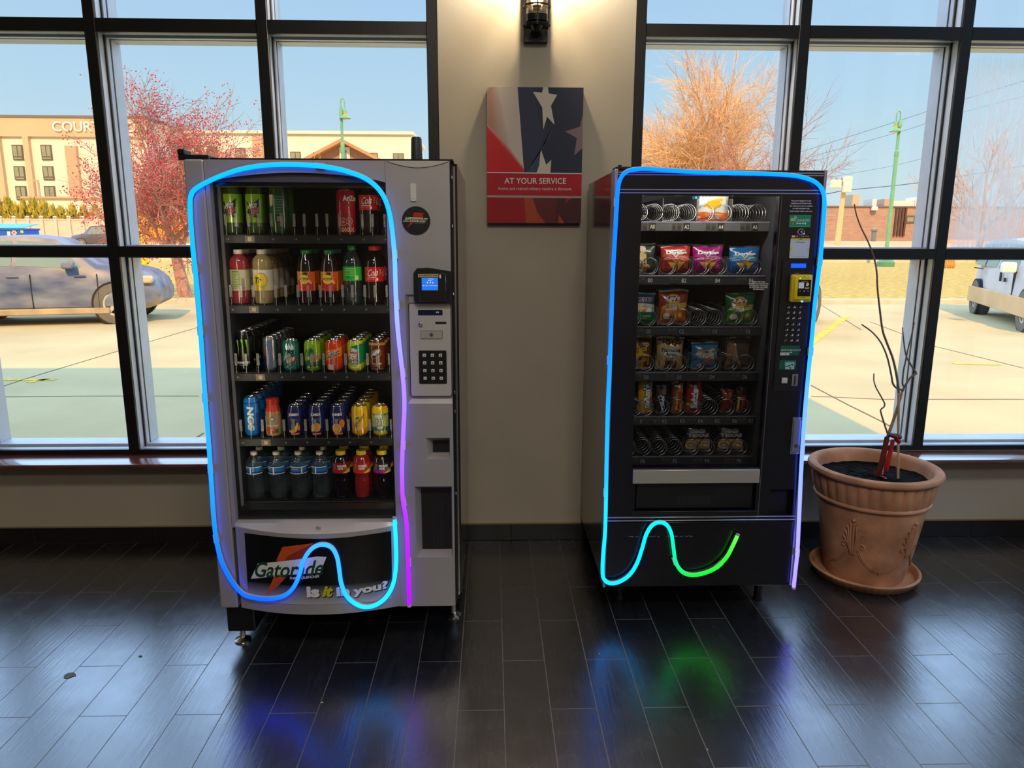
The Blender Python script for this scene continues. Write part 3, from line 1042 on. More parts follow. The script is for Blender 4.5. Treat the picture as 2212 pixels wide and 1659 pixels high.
# coin panel: display, knob, slot, lock, keypad
CPY = Y0 - .002
b = MB(); x0, x1, z0, z1 = pr(886, 656, 978, 855, CPY); x1 = LX1 - .003
b.prism(rrect(x0 - .003, x1 + .002, z0 - .003, z1 + .002, .008), plane(CPY), -.012, -.008, black_satin)
b.prism(rrect(x0, x1, z0, z1, .007), plane(CPY), -.008, 0, silver_lt)
CP = b.build('coin_panel', VM, smooth=False)
pm = plane(CPY)
b = MB(); x0, x1, z0, z1 = pr(903, 669.5, 956, 681, CPY)
b.prism(rrect(x0, x1, z0, z1, .003), pm, -.001, .001, M('navy_display', (14, 22, 66), rough=.12))
b.text('ICE', pm, x0 + (x1 - x0) * .74, z0 + .008, .009, .005, M('pale_blue_pixels', (150, 190, 255), emit=.8), .0016)
b.build('display', CP, smooth=False)
b = MB(); c = at(909, 699.5, CPY)
b.lathe([(.0085, 0), (.0085, .006), (.007, .008), (.004, .009), (.004, .012), (0, .012)], chrome, (0, 0, 0), 20)
kn = b.build('return_knob', CP); kn.matrix_basis = Matrix.Translation((c.x, CPY - .0003, c.z)) @ Matrix.Rotation(PI / 2, 4, 'X')
b = MB(); x0, x1, z0, z1 = pr(940.5, 695, 964, 700, CPY); b.rect(pm, x0, x1, z0, z1, .0006, black_matt)
b.text('NOTE THIS SIDE', pm, x0 + .002, z0 - .008, x1 - x0 - .004, .003, white_p, .0006)
b.build('coin_slot', CP, smooth=False)
b = MB()
c = at(908, 708, CPY); b.text('PUSH FOR', pm, c.x - .006, c.z, .012, .0028, white_p, .0006); b.text('COIN RETURN', pm, c.x - .0075, c.z - .005, .015, .0028, white_p, .0006)
b.build('knob_lettering', CP, smooth=False)
b = MB(); x0, x1, z0, z1 = pr(909, 715, 955.5, 731, CPY)
b.prism(rrect(x0 - .001, x1 + .001, z0 - .001, z1 + .001, .003), pm, 0, .001, black_p)
b.prism(rrect(x0, x1, z0, z1, .003), pm, .001, .004, M('lock_plate_silver', (190, 186, 178), rough=.35, metal=.4))
LP = b.build('lock_plate', CP, smooth=False)
b = MB(); c = at(932, 723, CPY); b.disc(pm, c.x, c.z, .0065, .0065, .0045, black_p, 20); b.disc(pm, c.x, c.z, .0050, .0050, .0048, chrome, 20); b.disc(pm, c.x, c.z, .0022, .0022, .0051, black_p, 12)
b.build('lock', LP, smooth=False)
b = MB(); x0, x1, z0, z1 = pr(905, 757, 965, 829, CPY)
b.prism(rrect(x0, x1, z0, z1, .004), pm, 0, .0015, black_satin)
c = at(936, 833, CPY); b.text('PRESS # TO START', pm, c.x - .011, c.z - .0015, .022, .003, white_p, .0006)
KY = b.build('keypad', CP, smooth=False)
keym = M('ivory_key', (214, 208, 194), rough=.4)
for r_, row in enumerate(('123', '456', '789', '*0#')):
    for c_, ch in enumerate(row):
        c = at(916.6 + c_ * 17.4 + r_ * .65, 767.4 + r_ * 16.5, CPY)
        b = MB()
        s = .0058
        b.box(c.x - s, c.x + s, CPY - .0035, CPY - .0012, c.z - s, c.z + s, keym, .001, 1)
        hh = .0035 if ch == '*' else .0062
        wd = .0022 if ch == '1' else .0044
        b.text(ch, pm, c.x - wd / 2, c.z - hh / 2, wd, hh, black_p, .0039, bold=.03)
        b.build('key', KY, smooth=False)
# delivery port flap
b = MB(); x0, x1, z0, z1 = port[4:8]
b.box(x0 + .001, x1 - .001, Y0 + .036, Y0 + .040, z0 + .001, z1 - .001, black_satin)
for k in range(5):
    u = x0 + (x1 - x0) * (.40 + .075 * k)
    b.box(u - .0008, u + .0008, Y0 + .0335, Y0 + .037, z0 + .01, z1 - .05, M('smoky_rib', (52, 56, 66), rough=.3))
b.build('delivery_flap', VM, smooth=False)

# shelves
SHZ = [1.539 - .2640 * k for k in range(5)]
SHY = 2.79
COLX = [-0.991 + .08455 * k for k in range(8)]
tray_m = M('black_tray', (16, 17, 20), rough=.45)
num_m = M('pale_number_print', (205, 205, 200), rough=.5)
TRAY_TOP = [z + .0185 for z in SHZ]
for k, z in enumerate(SHZ):
    b = MB()
    b.box(-1.002, -.347, SHY, SHY + .012, z - .015, z + .016, tray_m, .002, 1)
    b.box(-1.002, -.347, SHY + .012, 3.38, z + .004, z + .018, tray_m)
    for x in COLX[1:]:
        b.box(x - .012, x - .0095, SHY + .014, 3.38, z + .018, z + .040, tray_m)
    if k < 4:
        cc = at([540, 549, 563, 575][k], [518, 669, 816, 957][k], SHY)
        b.box(cc.x - .018, cc.x + .018, SHY - .0018, SHY, z - .012, z + .013, M('yellowed_price_holder', (120, 108, 88), rough=.4, var=.4, scale=90))
        b.box(cc.x - .007, cc.x + .007, SHY - .0026, SHY - .0018, z - .007, z + .008, M('old_price_card', (196, 178, 140), rough=.6))
    S = b.build('shelf', VM, smooth=False)
    pm = plane(SHY)
    for c_, x in enumerate(COLX):
        if c_ == 1 and k < 4 or x < -.985 and k > 5:
            continue
        b = MB()
        b.text(str((k + 1) * 10 + c_ + 1), pm, x , z - .003, .0075, .0065, num_m, .0008)
        b.build('number_label', S, smooth=False)
    if k < 4:
        for c_, x in enumerate(COLX):
            for dx in (0.0, .038):
                if x + dx > -.35 or x + dx < -1.0:
                    continue
                b = MB()
                b.box(x + dx - .0052, x + dx + .0052, SHY + .001, SHY + .003, z + .047, z + .094, clear_tab)
                b.box(x + dx - .0012, x + dx + .0012, SHY + .001, SHY + .003, z + .016, z + .045, clear_tab)
                b.build('bottle_stop', S, smooth=False)

# light strip around the drink machine
pixL = [(884, 1306), (882.5, 1240), (880, 1170), (877, 1120), (870, 1075), (868.5, 1010), (871, 940), (873.5, 880), (872, 835), (867, 785), (861, 730), (857, 680), (854.5, 620), (852.5, 560), (848, 505),
        (840, 455), (824, 417), (793, 388), (745, 369), (690, 359), (630, 355.5), (570, 357.5), (515, 367), (465, 385), (428, 404), (414, 419), (410.5, 445), (415, 520), (427, 640), (436, 760), (443, 860),
        (451, 960), (457, 1050), (461, 1110), (467, 1165), (477, 1208), (490, 1238), (508, 1266), (526, 1284), (548, 1291), (575, 1294), (603, 1291), (622, 1282), (637, 1264), (647, 1240), (655, 1213),
        (667, 1192), (682, 1180), (700, 1177), (717, 1184), (728, 1204), (733, 1232), (737, 1260), (747, 1285), (764, 1302), (785, 1311), (806, 1309), (826, 1298), (841, 1280), (851, 1255), (855.5, 1220), (855.5, 1180), (852.5, 1121)]


def off_left(x, y):
    p = at(x, y, Y0 - .014)
    if KX0 < p.x < KX1 and p.z < KZ1 + .05:
        Y = Y0
        for _ in range(8):
            p = at(x, y, Y)
            s = min(1.0, max(0.0, (KZ1 + .02 - p.z) / .06))
            Y = Y0 - .014 - bow(min(max(p.x, KX0), KX1)) * s
        p = at(x, y, Y)
    return p


colL = [(0, (205, 0, 245)), (3, (205, 50, 245)), (5, (195, 110, 252)), (8, (190, 150, 255)), (11, (175, 195, 255)), (13, (120, 215, 255)), (15, (20, 214, 255)), (20, (0, 212, 255)), (25, (0, 206, 255)),
        (28, (10, 200, 255)), (31, (40, 186, 255)), (33, (25, 160, 255)), (36, (0, 122, 255)), (40, (0, 112, 255)), (43, (30, 160, 255)), (47, (70, 200, 255)), (51, (50, 205, 255)), (55, (20, 228, 250)), (59, (20, 228, 248)), (62, (30, 230, 240))]
led_strip('neon_light_strip', 'cyan to purple glowing light strip looped around the silver drink machine front', pixL, colL, off_left,
          (.035, .085, .13, .185, .235, .27, .36, .505, .55, .60, .655, .71, .765))

# ================================================================ what stands in the drink machine
PY = 2.845                       # axis of the front row
SHELF_WORD = ['top', 'second', 'middle', 'fourth', 'bottom']
RANK = ['second', 'third', 'fourth', 'fifth', 'sixth', 'seventh']
can_top = M('bright_can_aluminium', (205, 205, 205), rough=0.22, metal=1.0, var=.06, scale=40)


def paint(name, rgb=None, **k):
    k.setdefault('rough', 0.18)
    k.setdefault('coat', 0.4)
    return M(name, rgb, **k)


def can(name, H, R, body, art, neck=0.82, nz=.012, top=None):
    """drink can standing at the origin; art(mb, mp, R, H) prints on the side that faces the room"""
    root = thing(name, 'can', 'drink can')
    m = MB()
    m.lathe([(R * .74, .0), (R * .80, .002), (R * .97, .008), (R, .014), (R, H - nz - .010), (R * .985, H - nz - .004), (R * neck, H - .003)], body, n=28)
    art(m, cyl(0, 0, R, 0), R, H)
    m.build('can_body', root)
    m = MB()
    r = R * neck
    m.lathe([(r - .001, H - .004), (r + .0012, H - .002), (r + .0012, H), (r - .0012, H), (r - .0025, H - .005), (0, H - .005)], top or can_top, n=28, cap=False)
    m.build('can_lid', root)
    m = MB(); m.box(-.006, .006, -.012, .010, H - .005, H - .0038, can_top, .0005, 1); m.build('pull_tab', root)
    return root


def bottle(name, H, R, prof, liquid, cap_m, cap_r, cap_h, label=None, empty_top=None):
    """bottle at the origin; prof: (r/R, z/H) up to the neck; label: (z0, z1, material, art)"""
    root = thing(name, 'bottle', 'bottle')
    m = MB(); m.lathe([(r * R, z * H) for r, z in prof], liquid, n=28); m.build('bottle_body', root)
    m = MB(); z = H - cap_h
    m.lathe([(cap_r, z), (cap_r * 1.02, z + .001), (cap_r, H - .0015), (cap_r * .93, H), (0, H)], cap_m, n=24, mod=lambda r, z_, a: r * (1 + .012 * math.cos(24 * a)) if r > cap_r * .95 else r)
    m.build('bottle_cap', root)
    if label:
        z0, z1, lm, art = label
        m = MB()
        rr = R * max(r for r, z in prof if z0 / H - .03 <= z <= z1 / H + .03) + .0006
        m.lathe([(rr, z0), (rr, z1)], lm, n=28, cap=False)
        if art:
            art(m, cyl(0, 0, rr, z0), rr, z1 - z0)
        m.build('bottle_label', root)
    return root


SODA = [(.55, 0), (.90, .012), (.98, .05), (.98, .16), (.93, .24), (.985, .30), (1.0, .36), (1.0, .66), (.92, .74), (.72, .82), (.46, .89), (.36, .92), (.36, .955)]
JUICE = [(.75, 0), (.93, .012), (.97, .05), (.97, .22), (.95, .24), (.95, .62), (1.0, .64), (1.0, .76), (.90, .83), (.66, .88), (.47, .905), (.45, .95)]
TEA = [(.72, 0), (.93, .02), (.95, .06), (.95, .25), (.97, .27), (.97, .62), (.95, .64), (.88, .74), (.74, .84), (.52, .91), (.47, .955)]
WATER = [(.62, 0), (.92, .02), (1.0, .07), (.965, .12), (1.0, .17), (.965, .22), (1.0, .27), (.965, .32), (1.0, .37), (.965, .42), (1.0, .47), (1.0, .52), (.98, .55), (.98, .70), (1.0, .72), (.94, .79), (.74, .87), (.40, .925), (.36, .955)]
POWER = [(.66, 0), (.82, .015), (.86, .06), (.82, .10), (.88, .14), (.88, .40), (.82, .44), (.88, .48), (1.0, .54), (1.0, .78), (.92, .85), (.70, .90), (.58, .915), (.56, .95)]
COFFEE = [(.80, 0), (.97, .012), (1.0, .04), (1.0, .56), (.95, .66), (.80, .78), (.72, .84), (.72, .93)]

shade = lambda r, g, b_: (r, g, b_)
cl = (.006, None)


def zig(u0, u1, v0, v1, n=4, d=.004):
    """torn-edge band"""
    P = [(u0, v0), (u1, v0)]
    for k in range(n + 1):
        u = u1 + (u0 - u1) * k / n
        P.append((u, v1 + (d if k % 2 else 0)))
    return P


def art_dew_bottle(m, mp, R, H):
    dg = paint('label_dark_green', (20, 70, 34)); lg = paint('label_lime', (150, 196, 30))
    m.decal([(-.030, .012), (-.012, .055), (-.026, .08), (.0, .062), (.03, .09), (.024, .03), (.034, .0), (-.02, .0)], mp, .0004, dg, cl)
    m.decal([(-.028, .0), (-.018, .030), (.03, .012), (.032, .0)], mp, .0006, lg, cl)
    m.text('Mtn', mp, -.013, .048, .034, .024, black_p, .0007, shear=.4, bold=.05, cell=cl, skew=.006)
    m.text('Mtn', mp, -.014, .049, .033, .023, white_p, .0009, shear=.4, bold=.02, cell=cl, skew=.006)
    m.text('DEW', mp, -.012, .022, .039, .028, white_p, .0010, shear=.35, bold=.06, cell=cl, skew=.006)
    m.text('DEW', mp, -.011, .023, .037, .026, paint('label_crimson', (176, 30, 52)), .0012, shear=.35, bold=.03, cell=cl, skew=.006)


def art_back_label(m, mp, R, H):
    pg = paint('label_pale_green_print', (120, 160, 120))
    m.decal([(-.030, H * .55), (-.014, H * .62), (-.012, H * .98), (-.030, H * .98)], mp, .0004, cream_p, cl)
    m.rect(mp, -.010, .030, .002, H - .004, .0004, paint('label_mid_green', (34, 92, 48)), cl)
    for k in range(7):
        m.rect(mp, -.006, .024 - .004 * (k % 3), H * .9 - k * .010, H * .9 - k * .010 + .0022, .0006, pg, cl)
    m.rect(mp, .0, .016, .006, .022, .0006, cream_p, cl)
    for k in range(6):
        m.rect(mp, .002 + k * .002, .003 + k * .002, .008, .020, .0008, black_p)


def art_arizona(m, mp, R, H):
    dr = paint('label_deep_red', (150, 14, 34)); pk = paint('label_cherry_red', (214, 40, 60))
    m.text('AriZona', mp, -.004, H * .74, .070, H * .12, white_p, .0007, bold=.05, cell=cl)
    m.decal([(.012, H * .66), (.022, H * .60), (.030, H * .64), (.026, H * .68)], mp, .0006, paint('label_leaf_green', (60, 110, 40)), cl)
    for u, v, r in ((-.006, .28, .015), (.018, .30, .013)):
        m.disc(mp, u, H * v, r, r, .0006, cream_p, 18, cl); m.disc(mp, u, H * v, r * .86, r * .86, .0008, pk, 18, cl); m.disc(mp, u, H * v, r * .45, r * .45, .0010, paint('label_melon_pink', (240, 130, 130)), 14, cl)
    for a in range(9):
        m.rect(mp, -.026 + .006 * a, -.025 + .006 * a, H * .14, H * .20 + .012 * (a % 2), .0006, paint('label_leaf_green', (60, 110, 40)), cl)
    for i in range(14):
        for j in range(3):
            if (i + j) % 2:
                m.rect(mp, -.035 + i * .005, -.030 + i * .005, .010 + j * .005, .015 + j * .005, .0007, cream_p)


def art_cola(m, mp, R, H):
    m.text('Cola', mp, -.020, H * .36, .040, H * .46, white_p, .0006, shear=.5, bold=.01, cell=cl, skew=.004)
    m.decal([(-.026, H * .30), (.0, H * .26), (.018, H * .30), (.0, H * .33)], mp, .0006, white_p, cl)
    m.text('ORIGINAL TASTE', mp, -.024, H * .16, .030, H * .05, white_p, .0006, cell=cl)
    for k in range(4):
        m.rect(mp, .026, .037 - .002 * (k % 2), H * .80 - k * H * .10, H * .84 - k * H * .10, .0006, paint('label_pale_pink', (230, 180, 175)), cl)
    m.rect(mp, .014, .020, H * .08, H * .24, .0006, white_p, cl)
    m.text('Co', mp, .042, H * .36, .020, H * .46, white_p, .0006, shear=.5, cell=cl)


def art_nutrition(m, mp, R, H):
    og = paint('label_olive_print', (120, 136, 70))
    m.rect(mp, -.026, .008, .004, H * .86, .0005, paint('label_pale_olive', (176, 184, 128)), cl)
    m.rect(mp, -.024, .004, H * .87, H * .95, .0007, og, cl)
    for k in range(9):
        m.rect(mp, -.024, .004 - .006 * (k % 3), H * .78 - k * H * .085, H * .80 - k * H * .085 + .001, .0007, og, cl)
    m.rect(mp, .012, .028, .004, H * .60, .0005, paint('label_taupe', (170, 155, 120)), cl)


def art_lemonade(m, mp, R, H):
    lem = paint('label_lemon', (238, 202, 44)); og = paint('label_script_green', (40, 84, 30))
    m.decal([(-.012, 0), (-.024, H * .40), (-.020, H * .72), (.0, H * .84), (.028, H * .66), (.03, 0)], mp, .0005, lem, cl)
    for k in range(26):
        a = 2 * PI * k / 26
        m.disc(mp, .010 + .021 * math.cos(a), H * .50 + .026 * math.sin(a), .0028, .0028, .0007, M('label_gold', (186, 150, 30), rough=.4), 6)
    m.text('Tr', mp, -.016, H * .36, .026, H * .28, og, .0009, shear=.3, bold=.04, cell=cl)


def art_tea(m, mp, R, H):
    m.rect(mp, -.033, .033, 0, H * .58, .0004, paint('label_tea_red', (206, 46, 36)), cl)
    m.decal([(.006, H * .5), (.036, H * .4), (.036, H), (.016, H)], mp, .0005, paint('label_tea_orange_red', (226, 80, 30)), cl)
    m.decal([(-.016, H * .70), (-.004, H * .98), (.012, H * .94), (.0, H * .70)], mp, .0006, paint('label_leaf_dark', (50, 62, 30)), cl)
    m.decal([(-.002, H * .62), (.020, H * .36), (.026, H * .40), (.010, H * .7)], mp, .0006, paint('label_peach', (240, 190, 130)), cl)
    m.disc(mp, -.005, H * .60, .0185, H * .24, .0008, yellow_p, 28, cl)
    m.decal([(-.020, H * .56), (.010, H * .56), (.013, H * .62), (.010, H * .68), (-.020, H * .68), (-.023, H * .62)], mp, .0010, paint('label_maroon', (120, 20, 40)), cl)
    m.text('Lipton', mp, -.017, H * .575, .025, H * .09, white_p, .0012, bold=.03, cell=cl)
    m.text('PEACH', mp, -.026, H * .08, .012, H * .05, cream_p, .0008, cell=cl)


def art_green(m, mp, R, H):
    lg = paint('label_pale_lime', (150, 230, 120)); dg = paint('label_deep_green', (20, 140, 50))
    m.decal([(-.018, H * .15), (-.020, H * .75), (-.004, H * .70), (-.004, H * .2)], mp, .0005, dg, cl)
    for k in range(5):
        m.rect(mp, -.024, .020 - .006 * (k % 2), H * .86 - k * H * .12, H * .90 - k * H * .12, .0006, lg, cl)
    m.disc(mp, .024, H * .22, .007, .009, .0007, cream_p, 14, cl)


def art_monster(m, mp, R, H):
    g = paint('claw_green', (132, 186, 40))
    for u, v1, v0 in ((-.018, .78, .40), (.0, .80, .30), (.016, .79, .36)):
        m.decal([(u - .005, H * v1), (u - .001, H * (v1 + .015)), (u + .004, H * v1), (u + .003, H * (v1 - .10)), (u + .0045, H * (v1 - .18)), (u + .002, H * v0), (u + .0005, H * (v0 + .1)), (u + .0008, H * (v1 - .18)), (u - .001, H * (v1 - .1))][::-1], mp, .0006, g, cl)
    m.text('MONSTER', mp, -.026, H * .20, .052, H * .055, white_p, .0006, bold=.02, cell=cl)
    m.text('ENERGY', mp, -.016, H * .15, .036, H * .025, grey_p, .0006, cell=cl)


def art_silver(m, mp, R, H):
    nb = paint('can_slate_blue', (96, 110, 140)); nv = paint('can_navy', (28, 36, 80))
    m.rect(mp, -.006, .012, .01, H * .92, .0005, nb, cl)
    m.decal([(-.045, .01), (-.012, .01), (-.008, H * .45), (-.045, H * .45)], mp, .0006, nv, cl)
    m.rect(mp, .013, .026, .014, H * .32, .0006, grey_p, cl)
    m.decal([(-.020, H * .45), (-.014, H * .52), (-.012, H * .72), (-.020, H * .70)], mp, .0007, paint('can_dull_red', (170, 60, 50)), cl)
    for k in range(8):
        m.rect(mp, .015, .024, .018 + k * .004, .0195 + k * .004, .0008, nv)


def art_teal(m, mp, R, H):
    wt = paint('can_pale_teal', (206, 224, 214))
    for k in range(7):
        a = .012 * k
        m.decal([(-.026 + a * .4, H * .34 + a * .3), (-.012 + a * .4, H * .62 + a * .25), (-.010 + a * .4, H * .625 + a * .25), (-.0245 + a * .4, H * .335 + a * .3)], mp, .0006, wt, cl)
    m.decal([(-.014, H * .80), (-.008, H * .92), (-.002, H * .80), (.002, H * .92), (.008, H * .80), (.012, H * .90), (.020, H * .78), (.018, H * .70), (-.010, H * .70)], mp, .0007, wt, cl)
    m.text('Mtn', mp, -.010, H * .52, .028, H * .20, paint('can_dark_teal', (10, 60, 60)), .0009, shear=.4, bold=.04, cell=cl, skew=.004)
    m.decal([(-.016, H * .26), (-.008, H * .40), (.030, H * .50), (.030, H * .34)], mp, .0008, paint('label_crimson', (176, 30, 52)), cl)
    m.text('DEW', mp, -.008, H * .29, .032, H * .13, white_p, .0011, shear=.4, bold=.02, cell=cl, skew=.008)
    for k in range(7):
        m.rect(mp, -.022 + .007 * k, -.019 + .007 * k, H * (.10 + .03 * (k % 3)), H * (.115 + .03 * (k % 3)), .0007, wt, cl)


def art_lime(m, mp, R, H):
    dg = paint('can_deep_green', (16, 84, 44)); lg = paint('can_bright_lime', (150, 200, 40))
    m.decal(zig(-.05, .05, .012, H * .30, 8, .012), mp, .0005, dg, cl)
    m.decal([(-.035, H * .36), (-.02, H * .72), (-.026, H * .86), (-.016, H * .66)], mp, .0006, dg, cl)
    m.decal(zig(-.02, .03, .014, H * .12, 6, .010), mp, .0007, lg, cl)
    m.text('Mtn', mp, -.017, H * .46, .030, H * .26, black_p, .0008, shear=.3, bold=.07, cell=cl, skew=.010)
    m.text('Mtn', mp, -.016, H * .47, .028, H * .24, paint('can_sea_green', (24, 120, 84)), .0010, shear=.3, bold=.02, cell=cl, skew=.010)
    m.text('DEW', mp, -.004, H * .28, .038, H * .21, white_p, .0011, shear=.3, bold=.06, cell=cl, skew=.010)
    m.text('DEW', mp, -.003, H * .29, .036, H * .19, red_p, .0013, shear=.3, bold=.03, cell=cl, skew=.010)


def art_orange(m, mp, R, H):
    nv = paint('can_ink_navy', (26, 30, 66))
    m.decal([(-.05, H * .30), (.05, H * .52), (.05, H * .80), (-.05, H * .62)], mp, .0005, paint('can_flame_orange', (240, 116, 30)), cl)
    m.text('Sunkist', mp, -.024, H * .40, .052, H * .20, white_p, .0008, shear=.3, bold=.10, cell=cl, skew=.018)
    m.text('Sunkist', mp, -.0235, H * .405, .051, H * .19, nv, .0010, shear=.3, bold=.03, cell=cl, skew=.018)
    m.rect(mp, -.022, .004, H * .06, H * .22, .0008, M('can_pink_panel', (226, 190, 176), rough=.4), cl)
    for k in range(9):
        m.rect(mp, -.020 + .0025 * k, -.019 + .0025 * k, H * .08, H * .20, .0009, grey_p)


def art_code(m, mp, R, H):
    m.decal([(-.05, .012), (-.02, H * .30), (-.05, H * .8)], mp, .0005, paint('can_tropic_green', (20, 130, 80)), cl)
    m.decal([(.006, .2 * H), (.05, .3 * H), (.05, H * .9), (.014, H * .86)], mp, .0005, paint('can_tropic_green', (20, 130, 80)), cl)
    m.decal([(-.016, H * .55), (.012, H * .66), (.014, H * .86), (-.014, H * .80)], mp, .0006, paint('can_sea_green', (24, 120, 84)), cl)
    m.text('Mtn', mp, -.012, H * .62, .022, H * .14, white_p, .0009, shear=.2, bold=.03, cell=cl)
    m.decal([(-.026, H * .36), (.012, H * .36), (.014, H * .62), (-.022, H * .60)], mp, .0007, paint('label_crimson', (176, 30, 52)), cl)
    m.text('DEW', mp, -.025, H * .38, .036, H * .20, white_p, .0010, shear=.1, bold=.04, cell=cl)
    m.decal([(-.018, H * .22), (.014, H * .26), (.014, H * .36), (-.018, H * .34)], mp, .0008, black_p, cl)
    m.text('BAJA', mp, -.014, H * .235, .025, H * .10, white_p, .0010, shear=.3, bold=.03, cell=cl)
    for k in range(5):
        m.rect(mp, -.020 + .007 * k, -.016 + .007 * k, H * .12, H * .14, .0008, white_p, cl)


def art_root(m, mp, R, H):
    tan_ = paint('can_tan', (214, 178, 130))
    m.rect(mp, -.06, .06, H * .84, H * .92, .0004, paint('can_gold_brown', (190, 140, 80)), cl)
    def ell(ru, rv, h, mat):
        P = []
        for k in range(28):
            a = 2 * PI * k / 28
            x, y = ru * math.cos(a), rv * math.sin(a)
            P.append((x * .85 - y * .5 - .002, y * .85 + x * .5 + H * .56))
        m.decal(P, mp, h, mat, cl)
    ell(.024, .0165, .0006, tan_); ell(.022, .0145, .0008, paint('can_brown', (92, 36, 22)))
    m.text('A&W', mp, -.018, H * .48, .034, H * .15, white_p, .0010, shear=.2, bold=.05, cell=cl, skew=.012)
    m.text('ROOT BEER', mp, -.014, H * .22, .034, H * .05, cream_p, .0007, bold=.02, cell=cl)
    m.text('SINCE 1919', mp, -.010, H * .16, .022, H * .03, cream_p, .0007, cell=cl)
    m.text('12 FL OZ', mp, -.022, H * .06, .050, H * .03, cream_p, .0007, cell=cl)


def art_nos(m, mp, R, H):
    m.text('NOS', mp, -.014, H * .16, .026, H * .62, white_p, .0007, bold=.05, cell=cl, rot=-90, shear=.1)
    m.rect(mp, .020, .036, H * .08, H * .60, .0005, paint('can_deep_blue', (14, 70, 140)), cl)
    m.rect(mp, -.05, .05, H * .84, H * .87, .0005, paint('can_deep_blue', (14, 70, 140)), cl)


def art_fruit(kind):
    def art(m, mp, R, H):
        m.text('JUMEX', mp, -.019, H * .66, .042, H * .11, white_p, .0007, bold=.04, cell=cl)
        m.text('NECTAR', mp, -.014, H * .56, .030, H * .035, grey_p, .0007, cell=cl)
        m.text('FROM CONCENTRATE', mp, -.016, H * .51, .034, H * .025, grey_p, .0007, cell=cl)
        ye = paint('fruit_yellow', (236, 180, 40)); ogr = paint('fruit_orange', (226, 120, 40))
        if kind == 0:
            m.decal([(-.022, H * .20), (-.004, H * .22), (.008, H * .34), (.012, H * .46), (.018, H * .45), (.018, H * .28), (.008, H * .14), (-.010, H * .11), (-.020, H * .14)], mp, .0007, ye, cl)
            m.disc(mp, .020, H * .26, .006, .010, .0008, ogr, 14, cl)
        elif kind == 1:
            m.decal([(-.018, H * .16), (-.016, H * .36), (-.004, H * .42), (.014, H * .38), (.018, H * .18)], mp, .0007, ye, cl)
            m.disc(mp, .006, H * .30, .014, .018, .0008, M('fruit_mango', (240, 160, 40), rough=.4), 18, cl)
        else:
            m.disc(mp, -.002, H * .26, .018, .020, .0007, ye, 22, cl); m.disc(mp, -.002, H * .26, .013, .015, .0008, ogr, 20, cl); m.disc(mp, -.002, H * .26, .008, .009, .0009, ye, 16, cl)
            m.disc(mp, .020, H * .42, .012, .016, .0007, ogr, 16, cl)
        m.rect(mp, -.012, .022, H * .05, H * .11, .0009, paint('fruit_band_orange', (216, 110, 60)), cl)
        m.text('100% JUICE', mp, -.008, H * .06, .026, H * .035, cream_p, .0011, cell=cl)
    return art


def art_squirt(m, mp, R, H):
    rb = paint('can_red_brown', (110, 34, 20))
    m.decal([(-.05, .010), (.05, .010), (.05, H * .30), (-.05, H * .12)], mp, .0004, paint('can_amber', (214, 140, 20)), cl)
    m.text('Squirt', mp, -.022, H * .16, .046, H * .24, rb, .0008, shear=.35, bold=.02, cell=cl, skew=.050)
    m.decal([(-.014, H * .56), (-.006, H * .64), (.006, H * .64), (.0, H * .57)], mp, .0007, paint('can_leaf', (30, 96, 40)), cl)
    m.disc(mp, .004, H * .54, .006, .006, .0006, paint('can_lime_drop', (170, 196, 40)), 12, cl)


def art_blue(m, mp, R, H):
    bl = paint('can_ocean_blue', (28, 96, 130)); gr = paint('can_sage', (150, 176, 110))
    m.rect(mp, -.05, .05, .012, H * .74, .0004, bl, cl)
    m.decal(zig(-.05, .05, H * .30, H * .74, 12, -.008), mp, .0005, gr, cl)
    m.text('FREE', mp, -.016, H * .58, .026, H * .15, white_p, .0008, shear=.2, bold=.03, cell=cl)
    m.text('BAY', mp, -.015, H * .34, .036, H * .22, black_p, .0009, shear=.25, bold=.10, cell=cl, skew=.004)
    m.text('BAY', mp, -.014, H * .35, .034, H * .20, white_p, .0011, shear=.25, bold=.02, cell=cl, skew=.004)
    m.decal([(-.010, H * .24), (.014, H * .24), (.014, H * .32), (-.010, H * .30)], mp, .0007, cream_p, cl)
    m.decal(zig(-.024, .030, .012, H * .14, 7, .008), mp, .0007, paint('can_lime_drop', (170, 196, 40)), cl)
    for k in range(7):
        m.disc(mp, .020 + .003 * (k % 3), H * (.18 + .07 * k), .003, .004, .0008, yellow_p, 8, cl)


def art_coffee(m, mp, R, H):
    m.rect(mp, -.027, .027, .004, H * .94, .0004, M('label_coffee', (176, 140, 96), rough=.35), cl)
    m.disc(mp, .004, H * .86, .0095, .0095, .0006, paint('label_grey_green', (70, 92, 80)), 20, cl)
    m.disc(mp, .004, H * .86, .006, .006, .0008, cream_p, 16, cl)
    m.decal([(-.022, H * .60), (-.010, H * .60), (-.014, H * .86), (-.022, H * .80)], mp, .0006, paint('label_sage', (140, 156, 120)), cl)
    m.disc(mp, -.002, H * .26, .018, .016, .0006, paint('label_apple_red', (214, 70, 46)), 20, cl)
    m.rect(mp, -.026, .026, H * .48, H * .53, .0007, cream_p, cl)
    m.decal([(.010, H * .1), (.026, H * .1), (.026, H * .36), (.014, H * .30)], mp, .0008, paint('label_leaf_green', (60, 110, 40)), cl)


def art_water(m, mp, R, H):
    m.rect(mp, -.06, .06, H * .90, H, .0004, white_p, cl); m.rect(mp, -.06, .06, 0, H * .10, .0004, white_p, cl)
    m.rect(mp, -.06, .06, H * .10, H * .36, .0005, paint('label_deep_water_blue', (20, 74, 150)), cl)
    m.rect(mp, -.030, .004, H * .60, H * .84, .0006, black_p, cl)
    m.text('KIRKLAND', mp, -.027, H * .66, .028, H * .12, white_p, .0008, bold=.02, cell=cl)
    m.rect(mp, .010, .015, H * .06, H * .94, .0006, white_p, cl)


